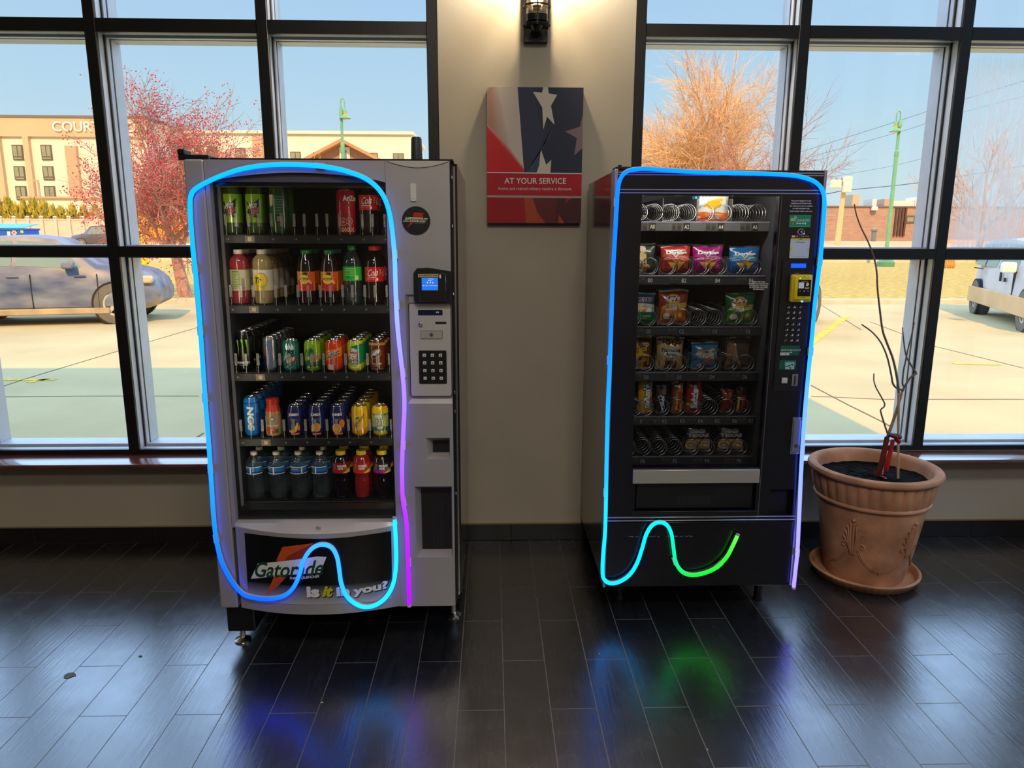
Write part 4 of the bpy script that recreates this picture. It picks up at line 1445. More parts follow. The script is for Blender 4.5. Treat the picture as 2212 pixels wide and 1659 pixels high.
def art_power(col):
    def art(m, mp, R, H):
        m.rect(mp, -.05, .05, 0, H * .34, .0004, col, cl)
        m.decal([(.008, 0), (.030, H * .30), (.050, H * .5), (.050, 0)], mp, .0006, yellow_p, cl)
        for k in range(5):
            m.rect(mp, -.030, -.016 - .003 * (k % 2), H * .80 - k * H * .10, H * .83 - k * H * .10, .0006, grey_p, cl)
        m.text('POWER', mp, -.011, H * .58, .038, H * .22, white_p, .0008, bold=.05, cell=cl)
        m.text('ADE', mp, -.011, H * .36, .023, H * .20, white_p, .0008, bold=.05, cell=cl)
        m.decal([(.014, H * .34), (.03, H * .36), (.032, H * .52), (.018, H * .54)], mp, .0007, M('label_olive_green', (120, 140, 40), rough=.4), cl)
    return art


# ---- liquids and packs
dew_liq = M('dark_lime_liquid', (58, 84, 26), rough=.08, coat=.6, var=.2, scale=30)
cola_liq = M('cola_liquid', (20, 9, 8), rough=.06, coat=.8)
pink_liq = M('pink_lemonade_liquid', (150, 52, 56), rough=.10, coat=.6, var=.08, scale=14)
lem_liq = M('cloudy_lemonade_liquid', (160, 138, 88), rough=.10, coat=.6, var=.08, scale=14)
tea_liq = M('dark_tea_liquid', (34, 16, 14), rough=.06, coat=.8)
clear_b = glass('clear_bottle_plastic', tint=(240, 245, 245), refl=.07, rough=.04, body=.035, body_rgb=(170, 190, 196))
red_liq = M('red_sports_drink', (140, 32, 34), rough=.08, coat=.7, var=.12, scale=18)
blk_liq = M('dark_sports_drink', (20, 12, 20), rough=.08, coat=.8)
cap_green = M('green_bottle_cap', (30, 130, 62), rough=.4)
cap_white = M('white_bottle_cap', (226, 216, 190), rough=.45)
cap_red = M('red_bottle_cap', (200, 26, 30), rough=.4)
cap_yellow = M('yellow_bottle_cap', (232, 196, 40), rough=.4)
coke_lab = paint('label_cola_red', (206, 24, 34))

protos = {}


def put(root, shelf, px, desc, back=0, gap=.0, turn=0.0, group=None, behind=None, py=None):
    """front row item under pixel column px; 'back' more of the kind in line behind it"""
    y = py or PY
    zt = TRAY_TOP[shelf]
    ym = [465, 612, 765, 905, 1035][shelf]
    X = at(px, ym, y).x
    root.location = (X, y, zt + .0004)
    root.rotation_euler = (0, 0, turn)
    root['label'] = desc
    if group: root['group'] = group
    for k in range(back):
        copy_tree(root, (X, y + gap * (k + 1), zt + .0004), '%s in line behind the front %s' % (RANK[k], behind), group)


lime_lab = paint('label_bright_lime', (142, 190, 28))
t = bottle('soda_bottle', .222, .036, SODA, dew_liq, cap_green, .0145, .016, (.043, .147, lime_lab, art_dew_bottle))
put(t, 0, 504, 'lime green label soda bottle, outermost on the top shelf of the silver machine', turn=-.12, group='lime soda bottles on the top shelf')
t2 = copy_tree(t, (0, 0, 0)); put(t2, 0, 553.5, 'second lime label soda bottle from the left end of the top shelf', 1, .078, -.12, 'lime soda bottles on the top shelf', 'second lime label soda bottle on the top shelf')
t = bottle('soda_bottle', .222, .036, SODA, dew_liq, cap_green, .0145, .016, (.043, .147, paint('label_bottle_green', (40, 96, 50)), art_back_label))
put(t, 0, 604, 'dark green soda bottle showing its back label with a barcode on the top shelf', 1, .078, group='lime soda bottles on the top shelf', behind='back-label soda bottle on the top shelf')
t = can('drink_can', .166, .036, paint('can_watermelon_red', (198, 20, 48)), art_arizona, neck=.86)
put(t, 0, 748, 'tall red fruit drink can with cherries and a checkered foot on the top shelf')
t = bottle('soda_bottle', .190, .036, SODA, cola_liq, cap_red, .0145, .016, (.090, .146, coke_lab, art_cola))
put(t, 0, 796, 'cola bottle with red label at the right end of the top shelf', 1, .078, group='cola bottles', behind='cola bottle on the top shelf')
t = bottle('juice_bottle', .207, .0365, JUICE, pink_liq, cap_white, .0175, .017, (.052, .131, M('label_pale_cream', (196, 190, 150), rough=.45), art_nutrition))
put(t, 1, 519.5, 'pink lemonade bottle with white cap and pale green label on the second shelf', 2, .079, .1, 'lemonade bottles', 'pink lemonade bottle')
t = bottle('juice_bottle', .207, .0365, JUICE, lem_liq, cap_white, .0175, .017, (.052, .131, M('label_white_paper', (226, 218, 190), rough=.45), art_lemonade))
put(t, 1, 569, 'cloudy lemonade bottle with white cap and lemon label on the second shelf', 4, .079, -.15, 'lemonade bottles', 'cloudy lemonade bottle')
tea_lab = paint('label_amber', (226, 150, 40))
t = bottle('tea_bottle', .205, .0345, TEA, tea_liq, cap_green, .0165, .015, (.050, .124, tea_lab, art_tea))
put(t, 1, 662.5, 'iced tea bottle with green cap on the second shelf, next to the empty slot', 2, .076, .1, 'iced tea bottles', 'iced tea bottle next to the empty slot')
t2 = copy_tree(t, (0, 0, 0)); put(t2, 1, 712.5, 'iced tea bottle with green cap on the second shelf, beside the clear green-label bottle', 2, .076, .1, 'iced tea bottles', 'iced tea bottle beside the green-label bottle')
t = bottle('soda_bottle', .222, .0355, SODA, clear_b, cap_green, .0150, .016, (.090, .142, paint('label_vivid_green', (40, 180, 50)), art_green))
put(t, 1, 762, 'clear soda bottle with bright green label and green cap on the second shelf')
t = bottle('soda_bottle', .220, .0360, SODA, cola_liq, cap_red, .0180, .016, (.086, .142, coke_lab, art_cola))
put(t, 1, 809, 'cola bottle with red cap at the right end of the second shelf', 1, .078, group='cola bottles', behind='cola bottle with red cap on the second shelf')

t = can('drink_can', .157, .033, paint('can_black', (10, 11, 12)), art_monster, neck=.84)
put(t, 2, 528.5, 'tall black energy can with green claw marks on the middle shelf', 6, .069, .1, 'black energy cans', 'black energy can')
t = can('drink_can', .133, .0265, M('can_brushed_silver', (182, 184, 190), rough=.25, metal=.85, var=.08, scale=6), art_silver, neck=.92, nz=.006)
put(t, 2, 584, 'slim silver and blue can on the middle shelf', 5, .056, .1, 'slim silver cans', 'slim silver can')
t = can('drink_can', .1225, .033, paint('can_teal', (14, 108, 96)), art_teal)
put(t, 2, 629, 'teal soda can with red band on the middle shelf')
t = can('drink_can', .1225, .033, paint('can_lime', (134, 176, 30)), art_lime)
put(t, 2, 676, 'lime green soda can with red lettering on the middle shelf', 4, .069, group='lime soda cans', behind='lime green soda can')
t = can('drink_can', .1225, .033, paint('can_orange_red', (214, 62, 24)), art_orange)
put(t, 2, 722, 'orange soda can with navy lettering on the middle shelf', 2, .069, group='orange soda cans', behind='orange soda can')
t = can('drink_can', .1225, .033, paint('can_yellow_green', (196, 200, 40)), art_code)
put(t, 2, 769, 'yellow and green soda can with red panel on the middle shelf', 3, .069, group='yellow and green soda cans', behind='yellow and green soda can')
t = can('drink_can', .1225, .033, paint('can_root_brown', (104, 44, 26)), art_root)
put(t, 2, 815.5, 'brown root beer can with tilted oval badge on the middle shelf', 3, .069, group='brown root beer cans', behind='brown root beer can')

t = can('drink_can', .157, .031, paint('can_bright_blue', (22, 124, 200)), art_nos, neck=.80, nz=.016)
put(t, 3, 545, 'tall bright blue energy can with sideways white letters on the fourth shelf', 5, .066, .15, 'blue energy cans', 'bright blue energy can')
t = bottle('coffee_bottle', .150, .031, COFFEE, M('milky_coffee_liquid', (172, 136, 92), rough=.08, coat=.7), M('red_foil_cap', (192, 50, 34), rough=.3), .0245, .022, (.006, .080, M('label_coffee_tan', (180, 146, 100), rough=.35), art_coffee))
m = MB(); m.lathe([(.0312 * .96, .100), (.0312 * .80, .118), (.0312 * .735, .128)], M('red_shrink_sleeve', (200, 54, 36), rough=.3), n=28, cap=False); m.build('neck_sleeve', t)
put(t, 3, 591, 'milky coffee glass bottle with red cap on the fourth shelf')
navy = paint('can_navy_blue', (24, 34, 92))
for kind, px_, back, d in ((0, 638, 3, 'banana'), (1, 684.5, 6, 'mango'), (2, 731, 5, 'orange')):
    t = can('nectar_can', .122, .0315, navy, art_fruit(kind), neck=.80, nz=.020)
    put(t, 3, px_, 'navy nectar can with %s picture on the fourth shelf' % d, back, .066, group='navy nectar cans with %s' % d, behind='%s nectar can' % d)
t = can('drink_can', .1225, .033, paint('can_golden_yellow', (230, 180, 24)), art_squirt)
put(t, 3, 777.5, 'golden yellow soda can with red slanted script on the fourth shelf', 4, .069, group='golden yellow soda cans', behind='golden yellow soda can')
t = can('drink_can', .1225, .033, paint('can_sun_yellow', (226, 188, 30)), art_blue)
put(t, 3, 821.5, 'yellow-topped blue can at the right end of the fourth shelf')

wlab = paint('label_water_blue', (48, 120, 176))
t = bottle('water_bottle', .193, .0335, WATER, clear_b, cap_white, .0135, .013, (.106, .136, wlab, art_water))
where = ['outermost on the bottom shelf', 'second from the left end of the bottom shelf', 'third from the left end of the bottom shelf', 'beside the dark red sports drink on the bottom shelf']
for i, px_ in enumerate((552.5, 600, 647, 693)):
    q = t if i == 0 else copy_tree(t, (0, 0, 0))
    put(q, 4, px_, 'clear water bottle with blue label, ' + where[i], 2, .069, (-.6, -.5, .2, -.7)[i], 'water bottles on the bottom shelf', 'water bottle ' + ('outermost on the bottom shelf' if i == 0 else where[i].replace(' of the', ' of').replace('from the', 'from') if i < 3 else 'beside the dark red sports drink'))
for px_, liq, lab, acc, d in ((738, blk_liq, paint('label_power_red', (150, 24, 34)), paint('label_power_rust', (170, 40, 40)), 'dark sports drink bottle with red label'),
                              (782.5, red_liq, paint('label_power_scarlet', (196, 30, 36)), paint('label_power_bright', (214, 50, 40)), 'red sports drink bottle with yellow cap'),
                              (826.5, blk_liq, paint('label_power_purple', (60, 20, 70)), paint('label_power_violet', (150, 40, 150)), 'dark sports drink bottle with purple label')):
    t = bottle('sports_drink_bottle', .197, .0350, POWER, liq, cap_yellow, .0200, .020, (.108, .152, lab, art_power(acc)))
    put(t, 4, px_, d + ' on the bottom shelf', 2, .073, .1, 'sports drink bottles on the bottom shelf', d)

# ================================================================ the snack machine on the right
Q0 = 2.75
RX0, RX1, RZB, RZT = 0.4585, 1.2455, 0.128, 1.797
OX0, OX1, OZ0, OZ1 = 0.560, 1.076, 0.646, 1.703
SM = thing('snack_vending_machine', 'black snack vending machine with spiral shelves and a keypad column', 'vending machine', (0.85, 3.15, 0))
navy_side = M('dark_metallic_cabinet', (44, 42, 48), rough=0.22, metal=0.3, var=.08, scale=3, coat=.5)
front_black = M('blue_black_front', (15, 16, 24), rough=0.26, var=.12, scale=5, coat=.3)
trim_alu = M('anodised_trim', (178, 180, 196), rough=.3, metal=.6)
b = MB()
b.box(RX0, RX0 + .02, Q0 + .085, 3.50, RZB + .01, RZT - .004, navy_side)
b.box(RX1 - .02, RX1 - .004, Q0 + .085, 3.50, RZB + .01, RZT - .004, navy_side)
b.box(RX0 + .02, RX1 - .02, Q0 + .085, 3.50, RZT - .035, RZT - .004, navy_side)
b.box(RX0 + .02, RX1 - .02, Q0 + .085, 3.50, RZB + .01, RZB + .05, black_satin)
b.box(RX0 + .02, RX1 - .02, 3.47, 3.50, RZB + .05, RZT - .035, black_satin)
b.build('cabinet', SM, smooth=False)
lin_dk = M('snack_liner_grey', (74, 74, 80), rough=.5, var=.1, scale=4)
b = MB()
b.box(RX0 + .021, RX0 + .024, Q0 + .09, 3.469, RZB + .06, RZT - .036, lin_dk)
b.box(1.128, 1.134, Q0 + .09, 3.469, RZB + .06, RZT - .036, lin_dk)
b.box(RX0 + .024, 1.128, 3.462, 3.469, RZB + .06, RZT - .036, lin_dk)
b.box(RX0 + .024, 1.128, Q0 + .09, 3.462, RZT - .040, RZT - .036, lin_dk)
b.build('inner_liner', SM, smooth=False)
# door front with window, delivery opening and coin cup
dlv = pr(1371, 1045, 1632, 1106, Q0)
cup = pr(1662, 1057, 1713, 1114, Q0); cup = cup + (cup[0] + .012, cup[1] - .012, cup[2] + .006, cup[3] - .02, .03)
TRIM_Z0 = at(1510, 1126, Q0).z
b = MB()
holed(b, RX0 + .009, RX1 - .009, TRIM_Z0, RZT - .002, Q0, [(OX0, OX1, OZ0, OZ1, OX0 + .001, OX1 - .001, OZ0 + .001, OZ1 - .001, .03), dlv + (dlv[0] + .003, dlv[1] - .003, dlv[2] + .002, dlv[3] - .002, .035, black_matt), cup + (black_satin,)], front_black, .08)
b.build('door', SM, smooth=False)
b = MB(); b.box(RX0 + .006, RX1 - .006, Q0 + .004, Q0 + .082, RZB, TRIM_Z0 - .002, front_black, .004, 1); b.build('kick_panel', SM)
b = MB(); x0, x1, z0, z1 = pr(1340, 1155, 1640, 1165, Q0)
for k in range(34):
    u = .55 + .30 * rnd.random(); v = (z0 + z1) / 2 + .003 * rnd.random()
    b.rect(plane(Q0 + .004), u, u + .004 + .008 * rnd.random(), v, v + .0012, .0004, grey_p)
b.build('scuff_marks', bpy.data.objects['kick_panel.001'], smooth=False, kind='stuff')
for nm, (x0, x1) in (('corner_trim', (RX0 - .002, RX0 + .009)), ('corner_trim', (RX1 - .009, RX1 + .002))):
    b = MB(); b.box(x0, x1, Q0 - .003, Q0 + .084, RZB + .002, RZT, trim_alu, .002, 1); b.build(nm, SM)
for y in (373.5, 378.5, 410.5, 417.5):
    z = at(1560, y, Q0).z
    b = MB(); b.box(RX0 + .0095, RX1 - .0095, Q0 - .003, Q0 + .001, z - .0022, z + .0022, trim_alu, .001, 1); b.build('trim_line', SM)
for y in (1116.5, 1123.5):
    z = at(1510, y, Q0).z
    b = MB(); b.box(RX0 + .0095, RX1 - .0095, Q0 - .004, Q0 + .001, z - .0024, z + .0024, trim_alu, .001, 1); b.build('trim_line', SM)
b = MB(); b.box(OX0 + .0015, OX1 - .0015, Q0 + .022, Q0 + .027, OZ0 + .0015, OZ1 - .0015, glass('tinted_vending_glass', tint=(238, 241, 245), refl=.02)); b.build('window_glass', SM, smooth=False)
b = MB(); u = 1.083; b.box(u - .0015, u + .0015, Q0 - .0025, Q0 + .0005, TRIM_Z0 + .01, OZ1 + .006, silver_dk); b.build('seam_bead', SM, smooth=False)
b = MB(); x0, x1, z0, z1 = pr(1366, 1013, 1638.5, 1042, Q0)
b.box(x0, x1, Q0 - .014, Q0 - .0002, z0, z1, M('satin_aluminium_plate', (190, 186, 176), rough=.36, metal=.5, var=.05, scale=10, stretch=(1, 1, 20)), .0015, 1)
b.build('push_plate', SM)
b = MB(); x0, x1, z0, z1 = dlv
b.box(x0 + .008, x1 - .008, Q0 + .012, Q0 + .018, z0 + .012, z1 - .003, black_satin, .002, 1)
xa, xb, za, zb = pr(1464, 1072, 1536, 1092, Q0)
b.prism(rrect(xa, xb, za, zb, .002), plane(Q0 + .012), 0, .0012, M('moulded_black', (24, 25, 29), rough=.45))
b.text('PUSH', plane(Q0 + .012), xa + .012, za + .006, xb - xa - .024, zb - za - .012, M('moulded_dark', (8, 8, 10), rough=.6), .0016, bold=.03)
b.build('delivery_flap', SM, smooth=False)
b = MB(); x0, x1, z0, z1 = pr(1364, 1103, 1636, 1114, Q0); b.box(x0, x1, Q0 - .006, Q0 - .0003, z0, z1, black_satin, .002, 1); b.build('delivery_sill', SM)

# control column
pm = plane(Q0)


def cpx(x, y, o=(1640, 400), s=.1567):
    p = at(o[0] + x * s, o[1] + y * s, Q0)
    return p.x, p.z


def label_part(name, parent=SM):
    return lambda mb: mb.build(name, parent, smooth=False)


b = MB()
for s_, y, w in (('The prices displayed on this', 217, 275), ('machine are $.10 lower than', 251, 280), ('the retail price and are available', 289, 316), ('on cash purchases only.', 322, 236), ('Digital display reflects cash price.', 361, 310)):
    u, v = cpx(578, y); hw = .5 * w * .1567 * (at(1701, 450, Q0).x - at(1700, 450, Q0).x)
    b.text(s_, pm, u - hw, v - .0035, 2 * hw, .0066, white_p, .0006, bold=.02)
b.build('price_notice', SM, smooth=False)
b = MB()
(x0, z0), (x1, z1) = cpx(408, 580), cpx(718, 409)
gm = M('cashless_green', (18, 148, 96), rough=.4)
b.rect(pm, x0, x1, z0, z1, .0006, gm)
w, h = x1 - x0, z1 - z0
b.text('GO', pm, x0 + w * .05, z0 + h * .50, w * .20, h * .24, white_p, .0010, bold=.04)
b.text('CASHLESS', pm, x0 + w * .27, z0 + h * .46, w * .68, h * .21, white_p, .0010, shear=.3)
for r in (.10, .16, .22):
    P = [(x0 + w * .22 + h * r * math.cos(a) , z0 + h * .70 + h * r * math.sin(a)) for a in (0, .4, .8, 1.2, 1.57)] + [(x0 + w * .22 + h * (r - .03) * math.cos(a), z0 + h * .70 + h * (r - .03) * math.sin(a)) for a in (1.57, 1.2, .8, .4, 0)]
    b.decal(P, pm, .0010, white_p)
b.disc(pm, x0 + w * .10, z0 + h * .31, .0035, .0035, .0010, red_p, 14); b.disc(pm, x0 + w * .145, z0 + h * .31, .0035, .0035, .0012, orange_p, 14)
for k in (.34, .46, .59):
    b.rect(pm, x0 + w * k, x0 + w * (k + .09), z0 + h * .26, z0 + h * .37, .0010, white_p)
b.disc(pm, x0 + w * .75, z0 + h * .31, .0038, .0038, .0010, white_p, 14)
b.rect(pm, x0 + w * .05, x0 + w * .95, z0 + h * .08, z0 + h * .11, .0010, M('pale_green_print2', (120, 200, 160), rough=.5))
b.build('green_sticker', SM, smooth=False)
b = MB()
c0 = cpx(578, 643); r0 = .0125
for k in range(28):
    a0, a1 = 2 * PI * k / 28, 2 * PI * (k + 1) / 28
    if .25 < a0 < .75: continue
    b.decal([(c0[0] + q * r0 * 1.1 * math.cos(a), c0[1] + q * r0 * .9 * math.sin(a)) for q, a in ((.88, a0), (1, a0), (1, a1), (.88, a1))], pm, .0006, white_p)
for r in (.25, .45, .65):
    b.decal([(c0[0] - .004 + r0 * r * math.cos(a), c0[1] + r0 * r * math.sin(a)) for a in (-.6, -.3, 0, .3, .6)] + [(c0[0] - .004 + r0 * (r - .1) * math.cos(a), c0[1] + r0 * (r - .1) * math.sin(a)) for a in (.6, .3, 0, -.3, -.6)], pm, .0006, white_p)
b.decal([(c0[0] + .004, c0[1] - .006), (c0[0] + .013, c0[1] - .004), (c0[0] + .016, c0[1] - .010), (c0[0] + .008, c0[1] - .010)], pm, .0008, white_p)
for (xa, xb), m_ in (((447, 492), white_p), ((496, 518), red_p), ((510, 535), orange_p), ((542, 566), blue_p)):
    (u0, v0), (u1, v1) = cpx(xa, 718), cpx(xb, 694); b.rect(pm, u0, u1, v0, v1, .0006 + .0001 * (xa > 500), m_)
(u0, v0), (u1, v1) = cpx(575, 714), cpx(625, 698); b.text('Pay', pm, u0, v0, u1 - u0, v1 - v0, white_p, .0006, bold=.02)
(u0, v0), (u1, v1) = cpx(634, 714), cpx(686, 698); b.text('G Pay', pm, u0, v0, u1 - u0, v1 - v0, white_p, .0006, bold=.02)
b.build('contactless_symbols', SM, smooth=False)
b = MB()
(x0, z0), (x1, z1) = cpx(413, 1006), cpx(702, 733); w, h = x1 - x0, z1 - z0
b.prism(rrect(x0, x1, z0, z1, .003), pm, 0, .0008, M('reward_card_pale_blue', (206, 218, 230), rough=.3))
b.rect(pm, x0 + .0006, x1 - .0006, z1 - h * .105, z1 - .0006, .0011, yellow_p)
b.rect(pm, x0 + w * .44, x0 + w * .58, z1 - h * .075, z1 - h * .045, .0014, black_p)
b.text('Get Rewards', pm, x0 + w * .28, z1 - h * .22, w * .46, h * .06, black_p, .0011, bold=.01)
b.decal([(x0, z0 + h * .33), (x0 + w * .14, z0 + h * .44), (x0, z0 + h * .55)], pm, .0011, yellow_p)
b.decal([(x1, z0 + h * .33), (x1, z0 + h * .55), (x1 - w * .14, z0 + h * .44)], pm, .0011, yellow_p)
b.text('PAYRANGE', pm, x0 + w * .22, z0 + h * .05, w * .58, h * .045, grey_p, .0011)
b.build('reward_card', SM, smooth=False)
b = MB()
(x0, z1), (x1, _z) = cpx(335, 1012), cpx(738, 1012); z0 = at(1720, 845, Q0).z
x0 -= .004
b.prism(rrect(x0, x1, z0, z1, .004), pm, 0, .004, black_satin)
b.prism(rrect(x0 + .004, x1 - .004, z0 + .004, z1 - .006, .003), pm, .004, .0045, M('panel_charcoal', (24, 24, 30), rough=.35))
BZ = b.build('control_panel', SM, smooth=False)
pm2 = plane(Q0 - .0046)
b = MB(); (xa, za), (xb, zb) = cpx(428, 1139), cpx(640, 1080); b.rect(pm2, xa, xb, za, zb, .0004, M('blue_backlit_display', (20, 80, 235), emit=1.1)); b.build('display', BZ, smooth=False)
b = MB(); (xa, za), (xb, zb) = cpx(485, 1220), cpx(555, 1209); b.text('INSERT', pm2, xa, za, xb - xa, zb - za, grey_p, .0004); b.build('insert_lettering', BZ, smooth=False)
# yellow card reader
rd_y = M('reader_yellow', (214, 190, 30), rough=.38)
b = MB(); (xa, za), (xb, zb) = cpx(385, 1605), cpx(700, 1228)
b.box(xa, xb, Q0 - .030, Q0 - .0052, za, zb, rd_y, .006, 3)
CR = b.build('card_reader', SM)
b = MB(); xm = (xb - xa)
b.box(xa + .010, xb - .006, Q0 - .036, Q0 - .029, za + .010, zb - .004, M('reader_yellow_face', (232, 210, 44), rough=.34), .004, 2); b.build('reader_face', CR)
pm3 = plane(Q0 - .0362)
(sa, ta), (sb, tb) = cpx(470, 1520), cpx(662, 1297); w, h = sb - sa, tb - ta
b = MB(); b.prism(rrect(sa, sb, ta, tb, .002), pm3, 0, .0006, M('reader_black_glass', (12, 12, 16), rough=.12))
b.text('Tap/Contactless', pm3, sa + w * .22, tb - h * .12, w * .56, h * .06, white_p, .0009, bold=.01)
b.rect(pm3, sa + w * .04, sa + w * .46, ta + h * .48, ta + h * .84, .0008, M('pale_lcd_patch', (190, 200, 216), emit=.25))
b.decal([(sa + w * .60, ta + h * .62), (sa + w * .80, ta + h * .62), (sa + w * .84, ta + h * .80), (sa + w * .66, ta + h * .84)], pm3, .0009, white_p)
b.rect(pm3, sa + w * .54, sa + w * .88, ta + h * .50, ta + h * .53, .0009, white_p); b.rect(pm3, sa + w * .56, sa + w * .86, ta + h * .45, ta + h * .48, .0009, white_p)
for k, ch in ((.14, '<'), (.78, '>')):
    b.text(ch, pm3, sa + w * k, ta + h * .27, w * .07, h * .08, white_p, .0009, bold=.03)
b.disc(pm3, sa + w * .5, ta + h * .31, .0022, .0022, .0009, white_p, 10)
b.build('reader_screen', CR, smooth=False)
b = MB(); (u, v) = cpx(568, 1255); b.disc(pm3, u, v, .0018, .0018, .0005, black_p, 10)
(u, v) = cpx(512, 1276); b.rect(pm3, u - .0025, u + .0025, v - .0012, v + .0012, .0005, M('lime_led', (190, 255, 60), emit=1.2))
for x in (548, 585, 618):
    (u, v) = cpx(x, 1276); b.rect(pm3, u - .002, u + .002, v - .0006, v + .0006, .0005, black_p)
(u, v) = cpx(552, 1535); b.rect(pm3, u - .004, u + .004, v - .0006, v + .0006, .0005, black_p)
(u, v) = cpx(535, 1592); b.disc(pm3, u, v, .005, .0035, .0005, M('pale_blue_led', (120, 220, 255), emit=1.0), 14)
b.build('reader_marks', CR, smooth=False)
# keypad
key_grey = M('white_key_legend', (222, 222, 220), rough=.4)
for r_, row in enumerate(('ABC', 'DEF', 'GHJ', '123', '456', '789', '*0#')):
    yy = (160, 241, 322, 415, 498, 577, 655)[r_]
    for c_, ch in enumerate(row):
        xx = (432 - 6.9 * r_) + c_ * (87 - .3 * r_)
        u, v = cpx(xx, yy, (1640, 640), .1447)
        b = MB(); b.box(u - .0075, u + .0058, Q0 - .0075, Q0 - .0046, v - .006, v + .006, black_gloss, .001, 1)
        pk = plane(Q0 - .0076)
        b.text(ch, pk, u - (.0002 if ch == '1' else .0022), v - .0038 + (.002 if ch == '*' else 0), .003 if ch == '1' else .006, .005 if ch == '*' else .0078, key_grey, .0004, bold=.03)
        b.rect(pk, u - .006, u - .0038, v - .004, v - .0005, .0004, key_grey)
        b.build('key', BZ, smooth=False)
o2 = ((1640, 640), .1447)
b = MB(); dkg = M('bill_green', (12, 92, 68), rough=.4)
(xa, za), (xb, zb) = cpx(305, 880, *o2), cpx(600, 735, *o2); b.rect(pm2, xa, xb, za, zb, .0004, dkg)
(u0, v0), (u1, v1) = cpx(315, 815, *o2), cpx(612, 790, *o2); b.text('INSERT $1 BILL FACE UP', pm2, u0, v0, u1 - u0, v1 - v0, white_p, .0008, bold=.01)
(u0, v0), (u1, v1) = cpx(445, 845, *o2), cpx(490, 830, *o2); b.decal([(u0, v1), ((u0 + u1) / 2, v0), (u1, v1)], pm2, .0008, white_p)
b.build('bill_instruction', BZ, smooth=False)
b = MB(); (u0, v0), (u1, v1) = cpx(303, 878, *o2), cpx(441, 836, *o2); b.rect(pm2, u0, u1, v0, v1, .001, white_p); b.text('$1 ONLY', pm2, u0 + .002, v0 + .0018, u1 - u0 - .004, v1 - v0 - .0036, black_p, .0013); b.build('paper_label', BZ, smooth=False)
b = MB(); (u0, v0), (u1, v1) = cpx(320, 944, *o2), cpx(590, 905, *o2); b.box(u0, u1, Q0 - .0052, Q0 - .0046, v0, v1, black_matt); b.build('bill_slot', BZ, smooth=False)
b = MB(); (u0, v0), (u1, v1) = cpx(287, 1090, *o2), cpx(547, 948, *o2); b.rect(pm2, u0, u1, v0, v1, .0004, dkg)
(u0, v0), (u1, v1) = cpx(368, 1086, *o2), cpx(536, 972, *o2); w, h = u1 - u0, v1 - v0
bl = M('banknote_print', (150, 196, 186), rough=.5)
b.rect(pm2, u0 + w * .06, u1 - w * .1, v0, v1 - h * .1, .0008, bl)
for q in ((0, .04, .5, 1), (.96, 1, .5, 1), (0, 1, .95, 1)):
    b.rect(pm2, u0 + w * q[0], u0 + w * q[1], v0 + h * q[2], v0 + h * q[3], .0008, bl)
for k in range(9):
    a, c = u0 + w * (.15 + .6 * rnd.random()), v0 + h * (.08 + .7 * rnd.random()); b.disc(pm2, a, c, .004, .002, .0011, dkg, 7)
b.build('banknote_picture', BZ, smooth=False)
b = MB(); (u0, v0), (u1, v1) = cpx(318, 1292, *o2), cpx(408, 1210, *o2); b.box(u0, u1, Q0 - .012, Q0 - .0047, v0, v1, M('ivory_button', (205, 200, 188), rough=.4), .0015, 2); b.build('return_button', BZ)
b = MB(); (u0, v0), (u1, v1) = cpx(468, 1334, *o2), cpx(574, 1162, *o2); b.box(u0, u1, Q0 - .008, Q0 - .0047, v0, v1, chrome, .001, 1); w = u1 - u0
b.box(u0 + w * .36, u0 + w * .62, Q0 - .0083, Q0 - .0079, v0 + .005, v1 - .004, black_matt); b.build('coin_slot', BZ, smooth=False)
# lock handle
b = MB(); x0, x1, z0, z1 = pr(1709, 901, 1729, 980, Q0)
b.prism(rrect(x0, x1, z0, z1, .002), pm, 0, .004, M('brushed_handle', (150, 156, 166), rough=.3, metal=.6)); b.prism(rrect(x0 + .004, x1 - .005, z0 + .010, z1 - .010, .003), pm, .004, .010, M('brushed_handle'))
LH = b.build('lock_handle', SM, smooth=False)
b = MB(); cx_, cz_ = (x0 + x1) / 2, z0 + .035; b.disc(pm, cx_, cz_, .0075, .0075, .0105, black_p, 20); b.disc(pm, cx_, cz_, .0055, .0055, .0108, chrome, 20); b.disc(pm, cx_, cz_, .0026, .0026, .0111, black_p, 12); b.build('lock', LH, smooth=False)
# notice on the glass
b = MB(); pg = plane(Q0 + .0216)
for s_, y, w in (('PRESS THE ITEM', 608.8, 28), ('NUMBER ON THE KEYPAD', 612.9, 43), ('TO DISPLAY THE PRICE', 617, 40), ('OF THE ITEM YOU WISH', 621, 40), ('TO PURCHASE', 625, 25)):
    p0, p1 = at(1638.5 - w / 2, y + 1.4, Q0 + .0216), at(1638.5 + w / 2, y - 1.4, Q0 + .0216)
    b.text(s_, pg, p0.x, p0.z, p1.x - p0.x, p1.z - p0.z, white_p, .0003, bold=.03, shear=.1)
b.build('glass_notice', SM, smooth=False)
# legs, top hinge
leg_m = M('black_steel_leg', (20, 20, 22), rough=.35, metal=.4)
for fx, fy in ((0.555, 2.90), (1.160, 2.88), (0.55, 3.42), (1.16, 3.42)):
    b = MB(); b.lathe([(.020, 0), (.020, .006), (.016, .012), (.017, .05), (.025, RZB + .012), (.03, RZB + .0125)], leg_m, (fx, fy, .0004), 16); b.build('leg', SM)
b = MB(); b.box(RX0 + .004, RX0 + .07, Q0 + .02, Q0 + .10, RZT + .0003, RZT + .010, black_satin, .002, 1); b.tube([(RX0 + .02, Q0 + .03, RZT), (RX0 + .02, Q0 + .03, RZT + .016)], .007, black_satin, 10); b.build('hinge', SM, smooth=False)
